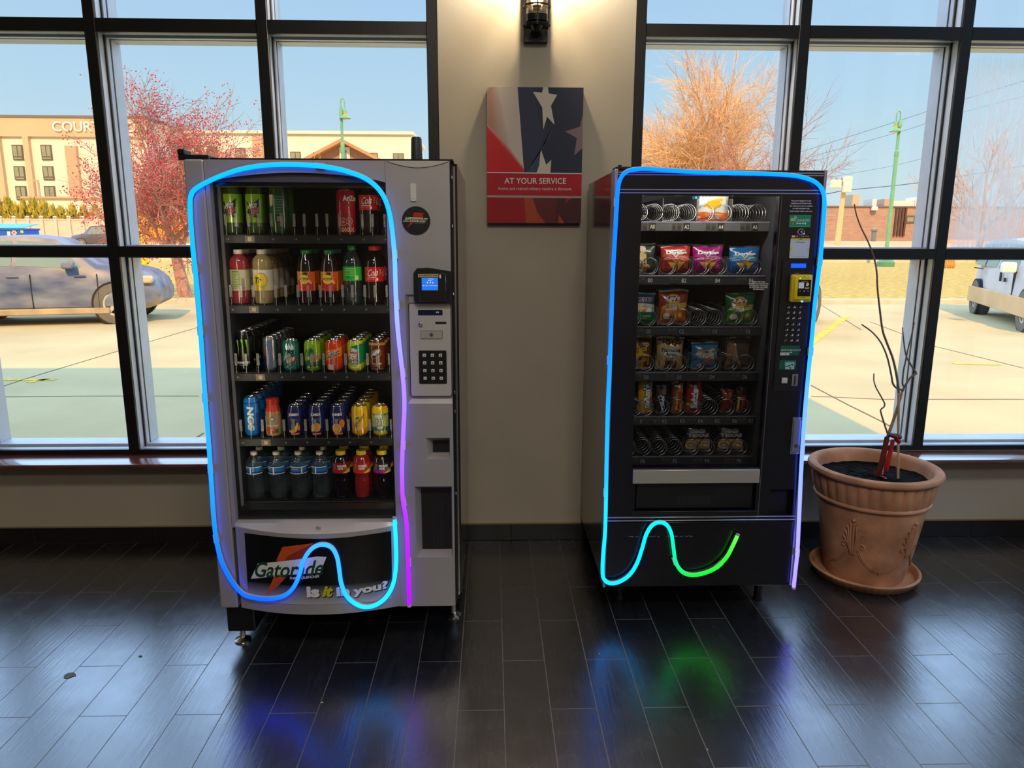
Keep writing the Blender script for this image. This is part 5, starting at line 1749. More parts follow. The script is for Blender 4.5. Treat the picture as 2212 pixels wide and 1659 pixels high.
# lamp behind the top of the door
b = MB(); b.tube([(OX0 + .02, Q0 + .065, OZ1 + .020), (OX1 - .02, Q0 + .065, OZ1 + .020)], .007, M('white_lamp_tube', (255, 244, 226), emit=70.0), 8); b.build('lamp_tube', SM)

# shelves with spirals
SNZ = [1.593, 1.378, 1.168, 0.975, 0.783, 0.606]
SFY = 2.965
shelf_grey = M('shelf_front_grey', (96, 94, 92), rough=.45, metal=.2, var=.1, scale=14)
shelf_tray = M('shelf_tray_black', (30, 31, 34), rough=.5)
wire_m = M('spiral_wire', (165, 164, 160), rough=.24, metal=.9)
CR_ = .0335
m = MB()
m.tube([(CR_ * math.sin(2 * PI * k / 20), .034 * k / 20, CR_ - CR_ * math.cos(2 * PI * k / 20) - .0) for k in range(0, 20 * 11 + 1)], .0017, wire_m, 6)
coil_me = m.mesh('spiral', True, 80)
TOPZ = []
for r_, z in enumerate(SNZ):
    zt = z + .021
    TOPZ.append(zt)
    b = MB()
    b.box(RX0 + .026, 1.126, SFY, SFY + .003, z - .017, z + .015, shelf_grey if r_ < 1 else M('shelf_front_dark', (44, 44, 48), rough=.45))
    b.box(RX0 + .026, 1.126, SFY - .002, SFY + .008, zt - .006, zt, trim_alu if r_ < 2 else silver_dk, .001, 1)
    b.box(RX0 + .026, 1.126, SFY + .008, 3.45, zt - .008, zt - .005, shelf_tray)
    S = b.build('shelf', SM, smooth=False)
    single = r_ == 4
    labs = (('E0', .641), ('E1', .700), ('E2', .736), ('E3', .813), ('E4', .890), ('E5', .962), ('E6', 1.037), ('E7', 1.108)) if single else tuple(('ABCDEF'[r_] + str(2 * k), .650 + .1393 * k) for k in range(4))
    for s_, x in labs:
        b = MB(); ps = plane(SFY)
        if r_ == 0:
            b.rect(ps, x - .013, x + .013, z - .016, z + .014, .0004, black_p)
        b.text(s_, ps, x - .0095, z - .0085, .019, .0165, (cream_p, num_m, grey_p, grey_p, grey_p, grey_p)[r_], .0008, bold=.01)
        b.build('shelf_label', S, smooth=False)
        b = MB()
        for k in (-.052, -.030):
            b.box(x + k - .0085, x + k + .0085, SFY - .003, SFY - .0002, z - .012, z + .012, M('price_wheel_holder', (70, 66, 56), rough=.4))
            b.disc(ps, x + k, z - .004, .0062, .0062, .0034, M('price_wheel_dark', (40, 38, 34), rough=.5), 14)
        b.build('price_wheel', S, smooth=False)
    xs = [.700 + .0745 * k for k in range(-1, 6)] if single else [x_ + .0325 + d - .070 for _, x_ in labs for d in (-.037, .035)] + [labs[-1][1] + .098 - .0]
    if single:
        xs = [at(1350 + px_ * .1808, 880, SFY + .02).x for px_ in (105, 240, 435, 620, 810, 1010, 1210, 1400)]
    else:
        pz = {0: ((1300, 350, .2351), (340, 480, 630, 785, 945, 1110, 1268, 1425)), 1: ((1300, 350, .2351), (300, 440, 605, 755, 910, 1068, 1228, 1385)), 2: ((1350, 590, .1808), (85, 275, 490, 680, 870, 1060, 1285, 1480)),
              3: ((1350, 590, .1808), (60, 245, 465, 640, 850, 1025, 1245, 1440)), 5: ((1350, 800, .1808), (30, 215, 405, 590, 790, 970, 1180, 1360))}[r_]
        yy = z + .05
        xs = [at(pz[0][0] + px_ * pz[0][2], [465, 578, 690, 785, 0, 965][r_], SFY + .02).x for px_ in pz[1]]
    for x in xs:
        o = bpy.data.objects.new('spiral', coil_me); COL.objects.link(o); o.parent = S
        o.location = (x, SFY + .006, zt + .0025)
    if r_ < 4:
        for x in [(xs[2 * k + 1] + xs[2 * k + 2]) / 2 for k in range(3)]:
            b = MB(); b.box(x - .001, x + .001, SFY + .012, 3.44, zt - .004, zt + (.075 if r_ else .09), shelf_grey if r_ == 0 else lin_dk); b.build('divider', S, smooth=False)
b = MB()
for x in (1346 + 68, 1346 + 88):
    p = at(x, 600, SFY + .12); b.tube([(p.x, p.y, SNZ[2] - .02), (p.x, p.y, SNZ[0] - .02)], .0022, silver_dk, 6)
for x in (1563, 1583):
    p = at(x, 540, SFY + .12); b.tube([(p.x, p.y, SNZ[1] + .05), (p.x, p.y, SNZ[0] - .02)], .0022, silver_dk, 6)
b.build('wiring', SM, kind=None)

# light strip around the snack machine
pixR = [(1714.5, 1268), (1718, 1235), (1722.5, 1190), (1726.5, 1110), (1731, 1010), (1738, 900), (1746, 810), (1754, 730), (1760, 660), (1767, 600), (1774, 540), (1779, 480), (1781, 440), (1778, 415), (1768, 399), (1750, 388),
        (1715, 379.5), (1660, 376), (1600, 374), (1540, 373), (1480, 370.5), (1425, 366.5), (1385, 365), (1357, 369.5), (1342, 383), (1335, 407), (1332, 450), (1328, 520), (1323.5, 600), (1320, 700), (1316.5, 800), (1313, 880),
        (1310.5, 980), (1309, 1080), (1307, 1150), (1303.5, 1190), (1301.5, 1228), (1304, 1250), (1317, 1260), (1338, 1257), (1360, 1242), (1376, 1217), (1387, 1185), (1396, 1155), (1409, 1135), (1425, 1128.5), (1440, 1134), (1450, 1152),
        (1455, 1185), (1459.5, 1213), (1471, 1233), (1489, 1242), (1513, 1240.5), (1543, 1229), (1568, 1206), (1583, 1179), (1593, 1157)]
colR = [(0, (200, 170, 255)), (3, (185, 190, 255)), (5, (130, 205, 255)), (7, (30, 200, 255)), (10, (0, 190, 255)), (14, (0, 186, 255)), (20, (0, 170, 255)), (24, (0, 152, 255)), (27, (0, 140, 255)), (29, (10, 145, 255)), (31, (20, 190, 255)),
        (33, (30, 222, 255)), (37, (0, 228, 250)), (42, (0, 230, 240)), (47, (0, 235, 220)), (49, (0, 242, 170)), (51, (0, 250, 70)), (54, (50, 252, 50)), (56, (120, 250, 90))]


def off_right(x, y):
    return at(x, y, Q0 - .018)


led_strip('neon_light_strip', 'blue to green glowing light strip looped around the black snack machine front', pixR, colR, off_right, (.03, .12, .2, .27, .40, .50, .62, .73, .925, .97))

# ================================================================ bags and bars in the snack machine
def bag(name, w, h, d, body, art, cat='snack bag', waist=.06, seam=.07, seed=1, flare=.0):
    """pillow bag standing at the origin with crimped ends; art(mb, mp, w, h) prints on its front"""
    root = thing(name, 'bag', cat)
    R_ = random.Random(seed)
    ph = [R_.uniform(0, 6) for _ in range(6)]

    def wid(t):
        s = math.sin(PI * min(1, max(0, t)))
        return 1 - waist * s + flare * (1 - t) ** 3

    def dep(u, t):
        if t < seam or t > 1 - seam:
            e = 0.0
        else:
            e = math.sin(PI * (t - seam) / (1 - 2 * seam)) ** .55
        a = max(0.0, 1 - abs(2 * u / w) ** 2.6) ** .6
        k = 1 + .10 * math.sin(9 * u / w * 3 + ph[0] + 4 * t) * (1 - t) + .08 * math.sin(14 * t + ph[1] + 5 * u / w) + .06 * math.sin(23 * u / w + ph[2]) * (t > .7)
        return d / 2 * a * e * k

    def mp(u, v, hh):
        t = v / h
        wob = .003 * math.sin(11 * u / w + ph[3]) * (1 if (t < seam * 1.2 or t > 1 - seam * 1.2) else .25)
        return (u * wid(t), -dep(u, t) - hh + wob, v + .002 * math.sin(6 * u / w + ph[4]) * (t > .9))

    def mb_(u, v, hh):
        t = v / h
        wob = .003 * math.sin(11 * u / w + ph[3]) * (1 if (t < seam * 1.2 or t > 1 - seam * 1.2) else .25)
        return (u * wid(t), dep(u, t) + wob + .0004, v + .002 * math.sin(6 * u / w + ph[4]) * (t > .9))
    m = MB()
    nu, nv = 14, 22
    for f_, flip in ((mp, False), (mb_, True)):
        vs = [f_(-w / 2 + w * i / nu, h * j / nv, 0) for j in range(nv + 1) for i in range(nu + 1)]
        fs = []
        for j in range(nv):
            for i in range(nu):
                q = (j * (nu + 1) + i, j * (nu + 1) + i + 1, (j + 1) * (nu + 1) + i + 1, (j + 1) * (nu + 1) + i)
                fs.append(q[::-1] if flip else q)
        m.add(vs, fs, body)
    art(m, mp, w, h)
    m.build('wrapper', root, angle=60)
    m = MB()
    for z0_, z1_ in ((0, h * seam * .8), (h * (1 - seam * .8), h)):
        for k in range(4):
            v = z0_ + (z1_ - z0_) * (k + .5) / 4
            m.rect(mp, -w / 2, w / 2, v - .0006, v + .0006, .0006, M('foil_crimp', (190, 188, 182), rough=.25, metal=.8), bc)
    m.build('crimped_seam', root, smooth=False)
    return root


bc = (.012, .012)
foil = dict(rough=.24, coat=.6)


def U(w, h):
    return lambda pts: [(w * (x - .5), h * y) for x, y in pts]


def art_ruf_orange(m, mp, w, h):
    q = U(w, h); sky_ = paint('bag_sky_blue', (70, 170, 226))
    m.decal(q([(0, .55), (1, .98), (1, .62), (.3, .46), (0, .42)]), mp, .0005, M('bag_white', (236, 232, 222), rough=.3), bc)
    m.decal(q([(0, .46), (.10, .52), (.9, .80), (.9, .96), (0, .96)]), mp, .0004, sky_, bc)
    m.decal(q([(0, .50), (.16, .55), (.95, .84), (.95, .76), (.2, .46), (0, .40)]), mp, .0006, M('bag_white'), bc)
    m.decal(q([(.2, .38), (.30, .50), (.62, .60), (.78, .58), (.70, .36), (.5, .30), (.3, .34)]), mp, .0008, paint('bag_cheese_yellow', (248, 186, 24)), bc)
    m.decal(q([(.02, .07), (.98, .07), (.98, .24), (.8, .22), (.6, .25), (.4, .22), (.2, .25), (.02, .23)]), mp, .0008, paint('bag_orange', (240, 122, 44)), bc)
    m.decal(q([(0, .02), (1, .02), (.95, .10), (.7, .08), (.5, .12), (.1, .09)]), mp, .0010, paint('bag_red_orange', (222, 70, 40)), bc)
    m.text('CHEDDAR', mp, -w * .20, h * .165, w * .46, h * .035, cream_p, .0012, bold=.03, cell=bc)
    m.text('& SOUR CREAM', mp, -w * .20, h * .125, w * .46, h * .03, cream_p, .0012, bold=.02, cell=bc)
    m.text('RUFFLES', mp, -w * .36, h * .60, w * .74, h * .13, white_p, .0011, bold=.10, cell=bc, skew=h * .10, shear=.1)
    m.text('RUFFLES', mp, -w * .355, h * .605, w * .73, h * .12, M('bag_logo_red', (206, 30, 70), rough=.3), .0014, bold=.03, cell=bc, skew=h * .10, shear=.1)


def art_chip_tri(col_a, col_b, sub):
    def art(m, mp, w, h):
        q = U(w, h); gold = paint('chip_gold', (232, 174, 60)); gd = paint('chip_toasted', (200, 126, 40))
        m.decal(q([(.02, .02), (.98, .02), (.98, .30), (.5, .36), (.02, .46)]), mp, .0004, col_b, bc)
        m.decal(q([(.02, .60), (.30, .56), (.9, .46), (.96, .60), (.6, .66), (.1, .72)]), mp, .0005, col_a, bc)
        for tri, c_ in (([(.38, .46), (.64, .52), (.56, .30)], gd), ([(.20, .42), (.50, .40), (.42, .16)], gold), ([(.56, .42), (.80, .44), (.58, .14)], gold)):
            m.decal(q(tri), mp, .0009 + .0002 * (c_ is gold), c_, bc)
        m.decal(q([(.06, .50), (.50, .52), (.92, .46), (.5, .545), (.06, .52)]), mp, .0012, cream_p, bc)
        m.decal(q([(.34, .72), (.46, .545), (.74, .86), (.62, .80), (.455, .60), (.40, .72)]), mp, .0012, cream_p, bc)
        m.text('Doritos', mp, -w * .36, h * .67, w * .72, h * .13, black_p, .0013, bold=.14, cell=bc)
        m.text('Doritos', mp, -w * .355, h * .675, w * .71, h * .12, white_p, .0016, bold=.06, cell=bc)
        m.text(sub, mp, w * .06, h * .56, w * .26, h * .05, cream_p, .0014, cell=bc, skew=h * .02)
        m.text('NET WT', mp, w * .26, h * .28, w * .14, h * .04, cream_p, .0012, cell=bc)
        m.text('1 3/4 OZ', mp, w * .26, h * .22, w * .15, h * .04, cream_p, .0012, cell=bc)
    return art


def art_lays(band, sub1, sub2, right):
    def art(m, mp, w, h):
        q = U(w, h); chip = paint('potato_chip_yellow', (236, 186, 90)); dip = paint('dip_cream', (216, 214, 186))
        m.decal(q([(.06, .50), (.30, .62), (.96, .64), (.96, .10), (.06, .10)]), mp, .0005, band, bc)
        m.decal(q([(.60, .62), (.95, .64), (.90, .50), (.66, .46)]), mp, .0007, chip, bc)
        m.decal(q([(.08, .52), (.28, .62), (.30, .52), (.10, .44)]), mp, .0007, chip, bc)
        m.disc(mp, w * -.03, h * .73, w * .22, h * .15, .0009, paint('lays_gold', (232, 186, 60)), 28, bc)
        m.decal(q([(.22, .66), (.70, .70), (.70, .84), (.24, .80)]), mp, .0012, paint('lays_red', (170, 28, 34)), bc)
        m.text("Lay's", mp, -w * .26, h * .655, w * .46, h * .17, white_p, .0015, bold=.05, cell=bc, skew=h * .015)
        m.decal(q([(.30, .42), (.60, .42), (.58, .60), (.31, .61)]), mp, .0010, cream_p, bc)
        m.text(sub1, mp, -w * .17, h * .52, w * .24, h * .035, grey_p, .0012, bold=.02, cell=bc)
        m.text(sub2, mp, -w * .18, h * .47, w * .26, h * .035, grey_p, .0012, bold=.02, cell=bc)
        m.disc(mp, -w * .24, h * .25, w * .15, h * .12, .0009, paint('dip_bowl', (120, 70, 50)), 24, bc); m.disc(mp, -w * .24, h * .255, w * .125, h * .10, .0012, dip, 22, bc)
        m.disc(mp, w * .24, h * .27, w * .13, h * .13, .0009, right, 20, bc); m.disc(mp, w * .22, h * .30, w * .08, h * .08, .0012, chip, 16, bc)
        m.decal(q([(.45, .12), (.60, .14), (.58, .34), (.48, .32)]), mp, .0008, chip, bc)
    return art


def art_ruf_green(m, mp, w, h):
    q = U(w, h)
    m.decal(q([(0, .40), (1, .40), (1, .62), (.8, .66), (.5, .68), (.2, .66), (0, .64)]), mp, .0005, M('bag_white'), bc)
    m.decal(zig(-w / 2, w / 2, 0, h * .36, 8, h * .03), mp, .0006, paint('bag_leaf_green', (24, 136, 60)), bc)
    m.decal(zig(-w / 2, w / 2, 0, h * .12, 8, h * .02), mp, .0008, paint('bag_dark_green', (10, 84, 50)), bc)
    for u, v in ((-.10, .52), (.06, .48), (.14, .56)):
        m.disc(mp, u * w, v * h, w * .14, h * .05, .0008, paint('potato_chip_yellow', (236, 186, 90)), 18, bc)
    m.text('RUFFLES', mp, -w * .40, h * .72, w * .80, h * .14, white_p, .0009, bold=.12, cell=bc)
    m.text('RUFFLES', mp, -w * .395, h * .725, w * .79, h * .13, paint('label_maroon', (120, 20, 40)), .0012, bold=.04, cell=bc)
    m.text('SOUR CREAM', mp, -w * .36, h * .24, w * .70, h * .07, cream_p, .0010, bold=.03, cell=bc)
    m.text('& ONION', mp, -w * .25, h * .18, w * .44, h * .04, cream_p, .0010, cell=bc)


def art_baked(m, mp, w, h):
    q = U(w, h)
    m.decal(q([(.05, .1), (.72, .1), (.66, .86), (.05, .96)]), mp, .0005, paint('bag_peach', (232, 186, 150)), bc)
    m.text("LAY'S", mp, -w * .34, h * .80, w * .50, h * .12, white_p, .0010, bold=.04, cell=bc)
    m.disc(mp, -w * .02, h * .58, w * .20, h * .12, .0008, paint('bag_pale_yellow', (246, 216, 130)), 20, bc)
    m.rect(mp, -w * .22, w * .02, h * .44, h * .58, .0011, cream_p, bc)
    m.disc(mp, w * .18, h * .26, w * .16, h * .08, .0008, paint('bag_ham_pink', (214, 130, 96)), 18, bc); m.disc(mp, w * .16, h * .29, w * .10, h * .05, .0010, paint('bag_pale_yellow'), 16, bc)
    m.disc(mp, w * .06, h * .16, w * .16, h * .07, .0008, paint('bag_ham_pink'), 18, bc)


def art_fudge(m, mp, w, h):
    q = U(w, h); br = paint('bag_cocoa', (92, 52, 36)); ye = paint('bag_cookie', (206, 158, 60))
    m.decal(q([(.40, .90), (.98, .90), (.98, .40), (.62, .52), (.44, .74)]), mp, .0005, br, bc)
    m.decal(q([(.46, .40), (.95, .40), (.95, .06), (.50, .06)]), mp, .0005, br, bc)
    for u, v in ((.16, .60), (.28, .74), (.20, .30), (.05, .22)):
        m.disc(mp, u * w, v * h, w * .12, h * .06, .0008, ye, 16, bc); m.rect(mp, u * w - w * .09, u * w + w * .09, v * h - .001, v * h + .001, .0011, br, bc)
    m.decal(q([(.10, .70), (.36, .70), (.36, .78), (.10, .78)]), mp, .0008, red_p, bc)
    m.text('Keebler', mp, -w * .38, h * .715, w * .23, h * .05, white_p, .0011, bold=.03, cell=bc)
    m.text('FUDGE', mp, -w * .38, h * .58, w * .36, h * .07, br, .0009, bold=.04, cell=bc)
    m.text('STRIPES', mp, -w * .38, h * .49, w * .36, h * .07, br, .0009, bold=.04, cell=bc)


def art_amos(m, mp, w, h):
    q = U(w, h); br = paint('bag_cocoa'); ik = black_p
    rr = random.Random(3)
    for u, v, r in ((-.38, .92, .05), (-.28, .86, .06), (-.10, .84, .11), (.06, .90, .06), (.12, .80, .10), (.30, .83, .09), (.24, .94, .10), (-.18, .95, .09), (.42, .9, .05)):
        m.disc(mp, u * w, v * h, w * r, w * r * .8, .0007, br, 14, bc)
        m.disc(mp, u * w - .001, v * h + .001, w * r * .4, w * r * .25, .0010, paint('bag_kraft', (206, 168, 112)), 8, bc)
    m.disc(mp, .02 * w, h * .52, w * .30, h * .16, .0006, black_p, 30, bc); m.disc(mp, .02 * w, h * .525, w * .285, h * .15, .0008, M('bag_pale_badge', (216, 218, 206), rough=.3), 30, bc)
    m.text('Famous', mp, -w * .36, h * .55, w * .74, h * .12, ik, .0012, bold=.03, shear=.1, cell=bc)
    m.text('Amos', mp, -w * .22, h * .43, w * .50, h * .11, ik, .0012, bold=.03, shear=.1, cell=bc)
    m.decal(q([(.32, .04), (.74, .04), (.74, .30), (.32, .34)]), mp, .0007, br, bc)
    m.text('BITE SIZE', mp, -w * .14, h * .28, w * .32, h * .05, cream_p, .0010, bold=.03, cell=bc)
    m.disc(mp, w * .22, h * .22, w * .06, h * .05, .0012, M('bag_grey_seal', (96, 100, 116), rough=.4), 14, bc)
    for k in range(6):
        m.disc(mp, -w * (.40 - .03 * rr.random()), h * (.1 + .2 * rr.random()), .003, .0025, .0009, br, 8)


def art_cookie_blue(m, mp, w, h):
    q = U(w, h); cr = paint('bag_cookie_beige', (206, 186, 150))
    m.decal(q([(.12, .60), (.30, .74), (.80, .78), (.95, .62), (.95, .40), (.62, .34), (.30, .44)]), mp, .0005, cr, bc)
    m.decal(q([(.40, .40), (.60, .58), (.66, .44), (.52, .28)]), mp, .0008, paint('bag_biscuit', (166, 104, 70)), bc)
    m.decal(q([(.36, .50), (.80, .60), (.78, .54), (.44, .40)]), mp, .0010, white_p, bc)
    m.rect(mp, w * .08, w * .28, h * .26, h * .38, .0010, paint('bag_scarlet', (206, 50, 40)), bc)
    m.text('Chocolate', mp, -w * .22, h * .70, w * .36, h * .07, M('bag_logo_navy', (40, 40, 90), rough=.3), .0010, bold=.04, cell=bc, skew=h * .02)
    m.text('Chip', mp, -w * .14, h * .61, w * .22, h * .08, M('bag_logo_navy'), .0010, bold=.04, cell=bc)
    m.decal(q([(.16, .14), (.38, .30), (.44, .26), (.24, .10)]), mp, .0009, cream_p, bc)


def art_brown(m, mp, w, h):
    q = U(w, h); tn = paint('bag_dull_tan', (140, 108, 80))
    m.decal(q([(.04, .06), (.40, .06), (.44, .40), (.30, .92), (.06, .92)]), mp, .0005, tn, bc)
    m.decal(q([(.30, .90), (.46, .40), (.70, .06), (.60, .06), (.36, .40)]), mp, .0007, paint('bag_dull_cream', (170, 140, 110)), bc)
    m.decal(q([(.72, .28), (.80, .10), (.96, .06), (.80, .06)]), mp, .0007, tn, bc)


def art_up(text, col, edge=None, hh=.62, ww=.40, v0=.12, u0=-.14, bold=.05, extra=None):
    def art(m, mp, w, h):
        if extra: extra(m, mp, w, h)
        if edge: m.text(text, mp, w * u0 - .001, h * v0 - .001, w * ww + .002, h * hh + .002, edge, .0010, rot=90, bold=bold + .08, cell=bc)
        m.text(text, mp, w * u0, h * v0, w * ww, h * hh, col, .0014, rot=90, bold=bold, cell=bc)
    return art


def ex_mm(m, mp, w, h):
    m.disc(mp, w * .30, h * .70, w * .14, h * .10, .0006, paint('candy_blue', (70, 130, 170)), 16, bc)
    m.disc(mp, w * .26, h * .84, w * .18, h * .06, .0006, paint('bag_olive', (150, 130, 50)), 16, bc)
    m.disc(mp, w * .36, h * .40, w * .12, h * .05, .0006, red_p, 14, bc)
    m.rect(mp, -w * .5, w * .5, h * .90, h * .97, .0006, paint('bag_mustard', (196, 140, 24)), bc)


def ex_snick(m, mp, w, h):
    q = U(w, h)
    m.decal(q([(.05, .66), (.40, .62), (.30, .92), (.05, .95)]), mp, .0006, paint('bag_cocoa'), bc); m.decal(q([(.5, .70), (.9, .66), (.9, .95), (.55, .95)]), mp, .0006, paint('bag_dull_tan'), bc)
    m.decal(q([(.10, .62), (.42, .66), (.96, .06), (.62, .04)]), mp, .0007, white_p, bc); m.decal(q([(.16, .60), (.40, .63), (.90, .08), (.66, .07)]), mp, .0009, paint('bag_royal_navy', (30, 34, 96)), bc)


def ex_star(m, mp, w, h):
    q = U(w, h)
    m.decal(q([(.36, .06), (.92, .06), (.96, .92), (.60, .94)]), mp, .0006, paint('bag_warm_yellow', (240, 180, 40)), bc); m.decal(q([(.05, .10), (.34, .06), (.56, .92), (.40, .70)]), mp, .0006, paint('bag_dull_tan'), bc)


def ex_skit(m, mp, w, h):
    for u, v, c_ in ((-.30, .14, 'candy_green'), (-.36, .26, 'candy_yellow'), (.32, .16, 'candy_purple'), (.30, .60, 'candy_olive'), (-.34, .74, 'candy_olive')):
        m.disc(mp, u * w, v * h, w * .12, h * .05, .0006, paint(c_, {'candy_green': (60, 130, 50), 'candy_yellow': (226, 180, 30), 'candy_purple': (110, 30, 80), 'candy_olive': (120, 90, 30)}[c_]), 14, bc)


def ex_twix(m, mp, w, h):
    q = U(w, h); m.decal(q([(.10, .06), (.34, .06), (.30, .62), (.16, .60)]), mp, .0006, paint('bag_gold', (226, 180, 80)), bc)


def ex_crump(m, mp, w, h):
    q = U(w, h); m.decal(q([(.05, .55), (.60, .62), (.80, .80), (.55, .95), (.10, .80)]), mp, .0006, paint('bag_copper', (150, 100, 60)), bc)
    for k in range(6):
        m.decal(q([(.1 + .12 * k, .10), (.14 + .12 * k, .10), (.5, .5)]), mp, .0007, paint('bag_rose_red', (170, 60, 60)), bc)


def art_texas(m, mp, w, h):
    q = U(w, h); roll = paint('pastry_tan', (176, 138, 84)); ic = paint('pastry_icing', (206, 184, 140))
    m.decal(q([(.05, .06), (.95, .06), (.95, .42), (.5, .48), (.05, .44)]), mp, .0005, roll, bc)
    for u in (-.26, .24):
        m.disc(mp, u * w, h * .26, w * .20, h * .15, .0008, ic, 20, bc); m.disc(mp, u * w, h * .26, w * .14, h * .10, .0010, roll, 16, bc); m.disc(mp, u * w, h * .26, w * .08, h * .05, .0012, ic, 12, bc)
    lt = M('bag_soft_grey', (158, 152, 146), rough=.4)
    m.text('BIG', mp, -w * .36, h * .68, w * .60, h * .13, lt, .0010, bold=.10, cell=bc)
    m.text('TEXAS', mp, -w * .42, h * .54, w * .80, h * .12, lt, .0010, bold=.08, cell=bc)
    m.text('Cinnamon Roll', mp, -w * .26, h * .49, w * .60, h * .04, paint('label_crimson'), .0012, cell=bc)
    m.text('480', mp, -w * .32, h * .10, w * .36, h * .08, cream_p, .0014, bold=.04, cell=bc)


BY = SFY + .066


def put_bag(root, row, px, ym, desc, turn=0.0, back=0, group=None, behind=None, lean=0.0, dz=.0):
    p = at(px, ym, BY)
    z = TOPZ[row] + .0006 + dz
    root.location = (p.x, BY, z)
    root.rotation_euler = (lean, 0, turn)
    root['label'] = desc
    if group: root['group'] = group
    for k in range(back):
        c_ = copy_tree(root, (p.x + .002, BY + .070 * (k + 1), z), '%s in line behind the front %s' % (RANK[k], behind), group)


def wpx(x0, x1, y):
    return at(x1, y, BY).x - at(x0, y, BY).x


def hpx(x, y0, y1):
    return at(x, y0, BY).z - at(x, y1, BY).z


BW = .128
put_bag(bag('chip_bag', BW + .012, .158, .050, paint('bag_ruffle_white', (226, 222, 214), **foil), art_ruf_orange, seed=2), 0, 1537, 465, 'white orange and blue chip bag on the top spiral shelf', 0, 1, 'white and orange chip bags', 'white orange and blue chip bag')
put_bag(bag('chip_bag', BW, .128, .050, paint('bag_charcoal_green', (60, 66, 56), **foil), art_baked, seed=3), 1, 1382, 562, 'dark peach chip bag cut off by the window edge, second spiral shelf')
dr, dp, db_ = paint('bag_brick_red', (190, 50, 44), **foil), paint('bag_magenta', (168, 28, 120), **foil), paint('bag_azure', (24, 104, 172), **foil)
put_bag(bag('chip_bag', BW, .122, .050, dr, art_chip_tri(paint('bag_coral', (224, 96, 70)), paint('bag_dark_brick', (126, 40, 36)), 'NACHO'), seed=4), 1, 1458, 566, 'brick red tortilla chip bag on the second spiral shelf', .03, 2, 'brick red chip bags', 'brick red chip bag')
put_bag(bag('chip_bag', BW, .122, .050, dp, art_chip_tri(paint('bag_pink', (206, 60, 160)), paint('bag_plum', (120, 20, 90)), 'SPICY'), seed=5), 1, 1527, 565, 'magenta tortilla chip bag on the second spiral shelf', -.02, 2, 'magenta chip bags', 'magenta chip bag')
put_bag(bag('chip_bag', BW, .116, .050, db_, art_chip_tri(paint('bag_sky_blue', (70, 170, 226)), paint('bag_deep_azure', (12, 70, 130)), 'RANCH'), seed=6, flare=.12), 1, 1606, 568, 'azure blue tortilla chip bag at the right end of the second spiral shelf', -.03)
put_bag(bag('chip_bag', BW, .134, .050, paint('bag_teal_blue', (14, 76, 110), **foil), art_ruf_green, seed=7, flare=.06), 2, 1382, 674, 'blue white and green chip bag cut off by the window edge, third spiral shelf')
put_bag(bag('chip_bag', BW, .146, .050, paint('bag_rust', (172, 72, 42), **foil), art_lays(paint('bag_warm_orange', (220, 124, 50)), 'CHEDDAR &', 'SOUR CREAM', paint('bag_carrot', (206, 96, 30))), seed=8), 2, 1453, 670, 'rust orange potato chip bag on the third spiral shelf', .02, 1, 'rust orange chip bags', 'rust orange chip bag')
put_bag(bag('chip_bag', BW, .134, .050, paint('bag_forest_green', (16, 104, 50), **foil), art_lays(paint('bag_fresh_green', (60, 150, 60)), 'SOUR CREAM', '& ONION', paint('bag_moss', (120, 140, 60))), seed=9), 2, 1597, 673, 'green potato chip bag at the right end of the third spiral shelf')
put_bag(bag('cookie_bag', .112, .148, .046, paint('bag_deep_yellow', (226, 164, 30), **foil), art_fudge, seed=10), 3, 1379, 768, 'yellow and brown cookie bag cut off by the window edge on the fourth spiral shelf', 0, 1, 'yellow cookie bags', 'yellow cookie bag')
put_bag(bag('cookie_bag', .122, .140, .048, paint('bag_kraft', (206, 168, 112), **foil), art_amos, seed=11, waist=.10), 3, 1446, 769, 'tan cookie bag with black script on the fourth spiral shelf', 0, 1, 'tan cookie bags', 'tan cookie bag')
put_bag(bag('cookie_bag', .118, .118, .046, paint('bag_steel_blue', (74, 124, 158), **foil), art_cookie_blue, seed=12), 3, 1521, 778, 'pale blue cookie bag on the fourth spiral shelf', .02, 1, 'pale blue cookie bags', 'pale blue cookie bag')
put_bag(bag('snack_bag', .112, .140, .046, paint('bag_murky_brown', (84, 66, 56), **foil), art_brown, seed=13), 3, 1592, 768, 'murky brown snack bag in shade at the right end of the fourth spiral shelf', 0, 1, 'murky brown snack bags', 'murky brown snack bag')
put_bag(bag('candy_bag', .064, .160, .030, paint('bag_sunny_yellow', (226, 160, 20), **foil), art_up("m&m's", white_p, black_p, .66, .50, .14, -.20, .06, ex_mm), 'candy', seed=14), 4, 1393, 866, 'tall yellow candy bag on the fifth spiral shelf', .05)
put_bag(bag('candy_bar', .048, .122, .024, paint('bag_espresso', (54, 34, 28), **foil), art_up('SNICKERS', white_p, None, .50, .22, .12, -.02, .06, ex_snick), 'candy', seed=15), 4, 1428, 868, 'dark brown candy bar with blue and white stripe on the fifth spiral shelf', .1)
put_bag(bag('candy_bar', .050, .136, .024, paint('bag_bronze', (120, 64, 34), **foil), art_up('STARBURST', red_p, None, .72, .26, .12, .06, .06, ex_star), 'candy', seed=16), 4, 1462, 866, 'yellow striped candy bar with red upright letters on the fifth spiral shelf', -.15)
put_bag(bag('candy_bag', .070, .150, .030, paint('bag_candy_red', (166, 26, 34), **foil), art_up('Skittles', white_p, paint('bag_oxblood', (90, 12, 20)), .66, .46, .14, -.22, .06, ex_skit), 'candy', seed=17), 4, 1498, 866, 'red candy bag with white upright letters on the fifth spiral shelf', -.05)
put_bag(bag('candy_bag', .062, .104, .034, paint('bag_wine', (120, 34, 40), **foil), lambda m, mp, w, h: ex_crump(m, mp, w, h), 'candy', waist=.2, seed=18), 4, 1570, 873, 'crumpled wine red candy bag on the fifth spiral shelf', .1)
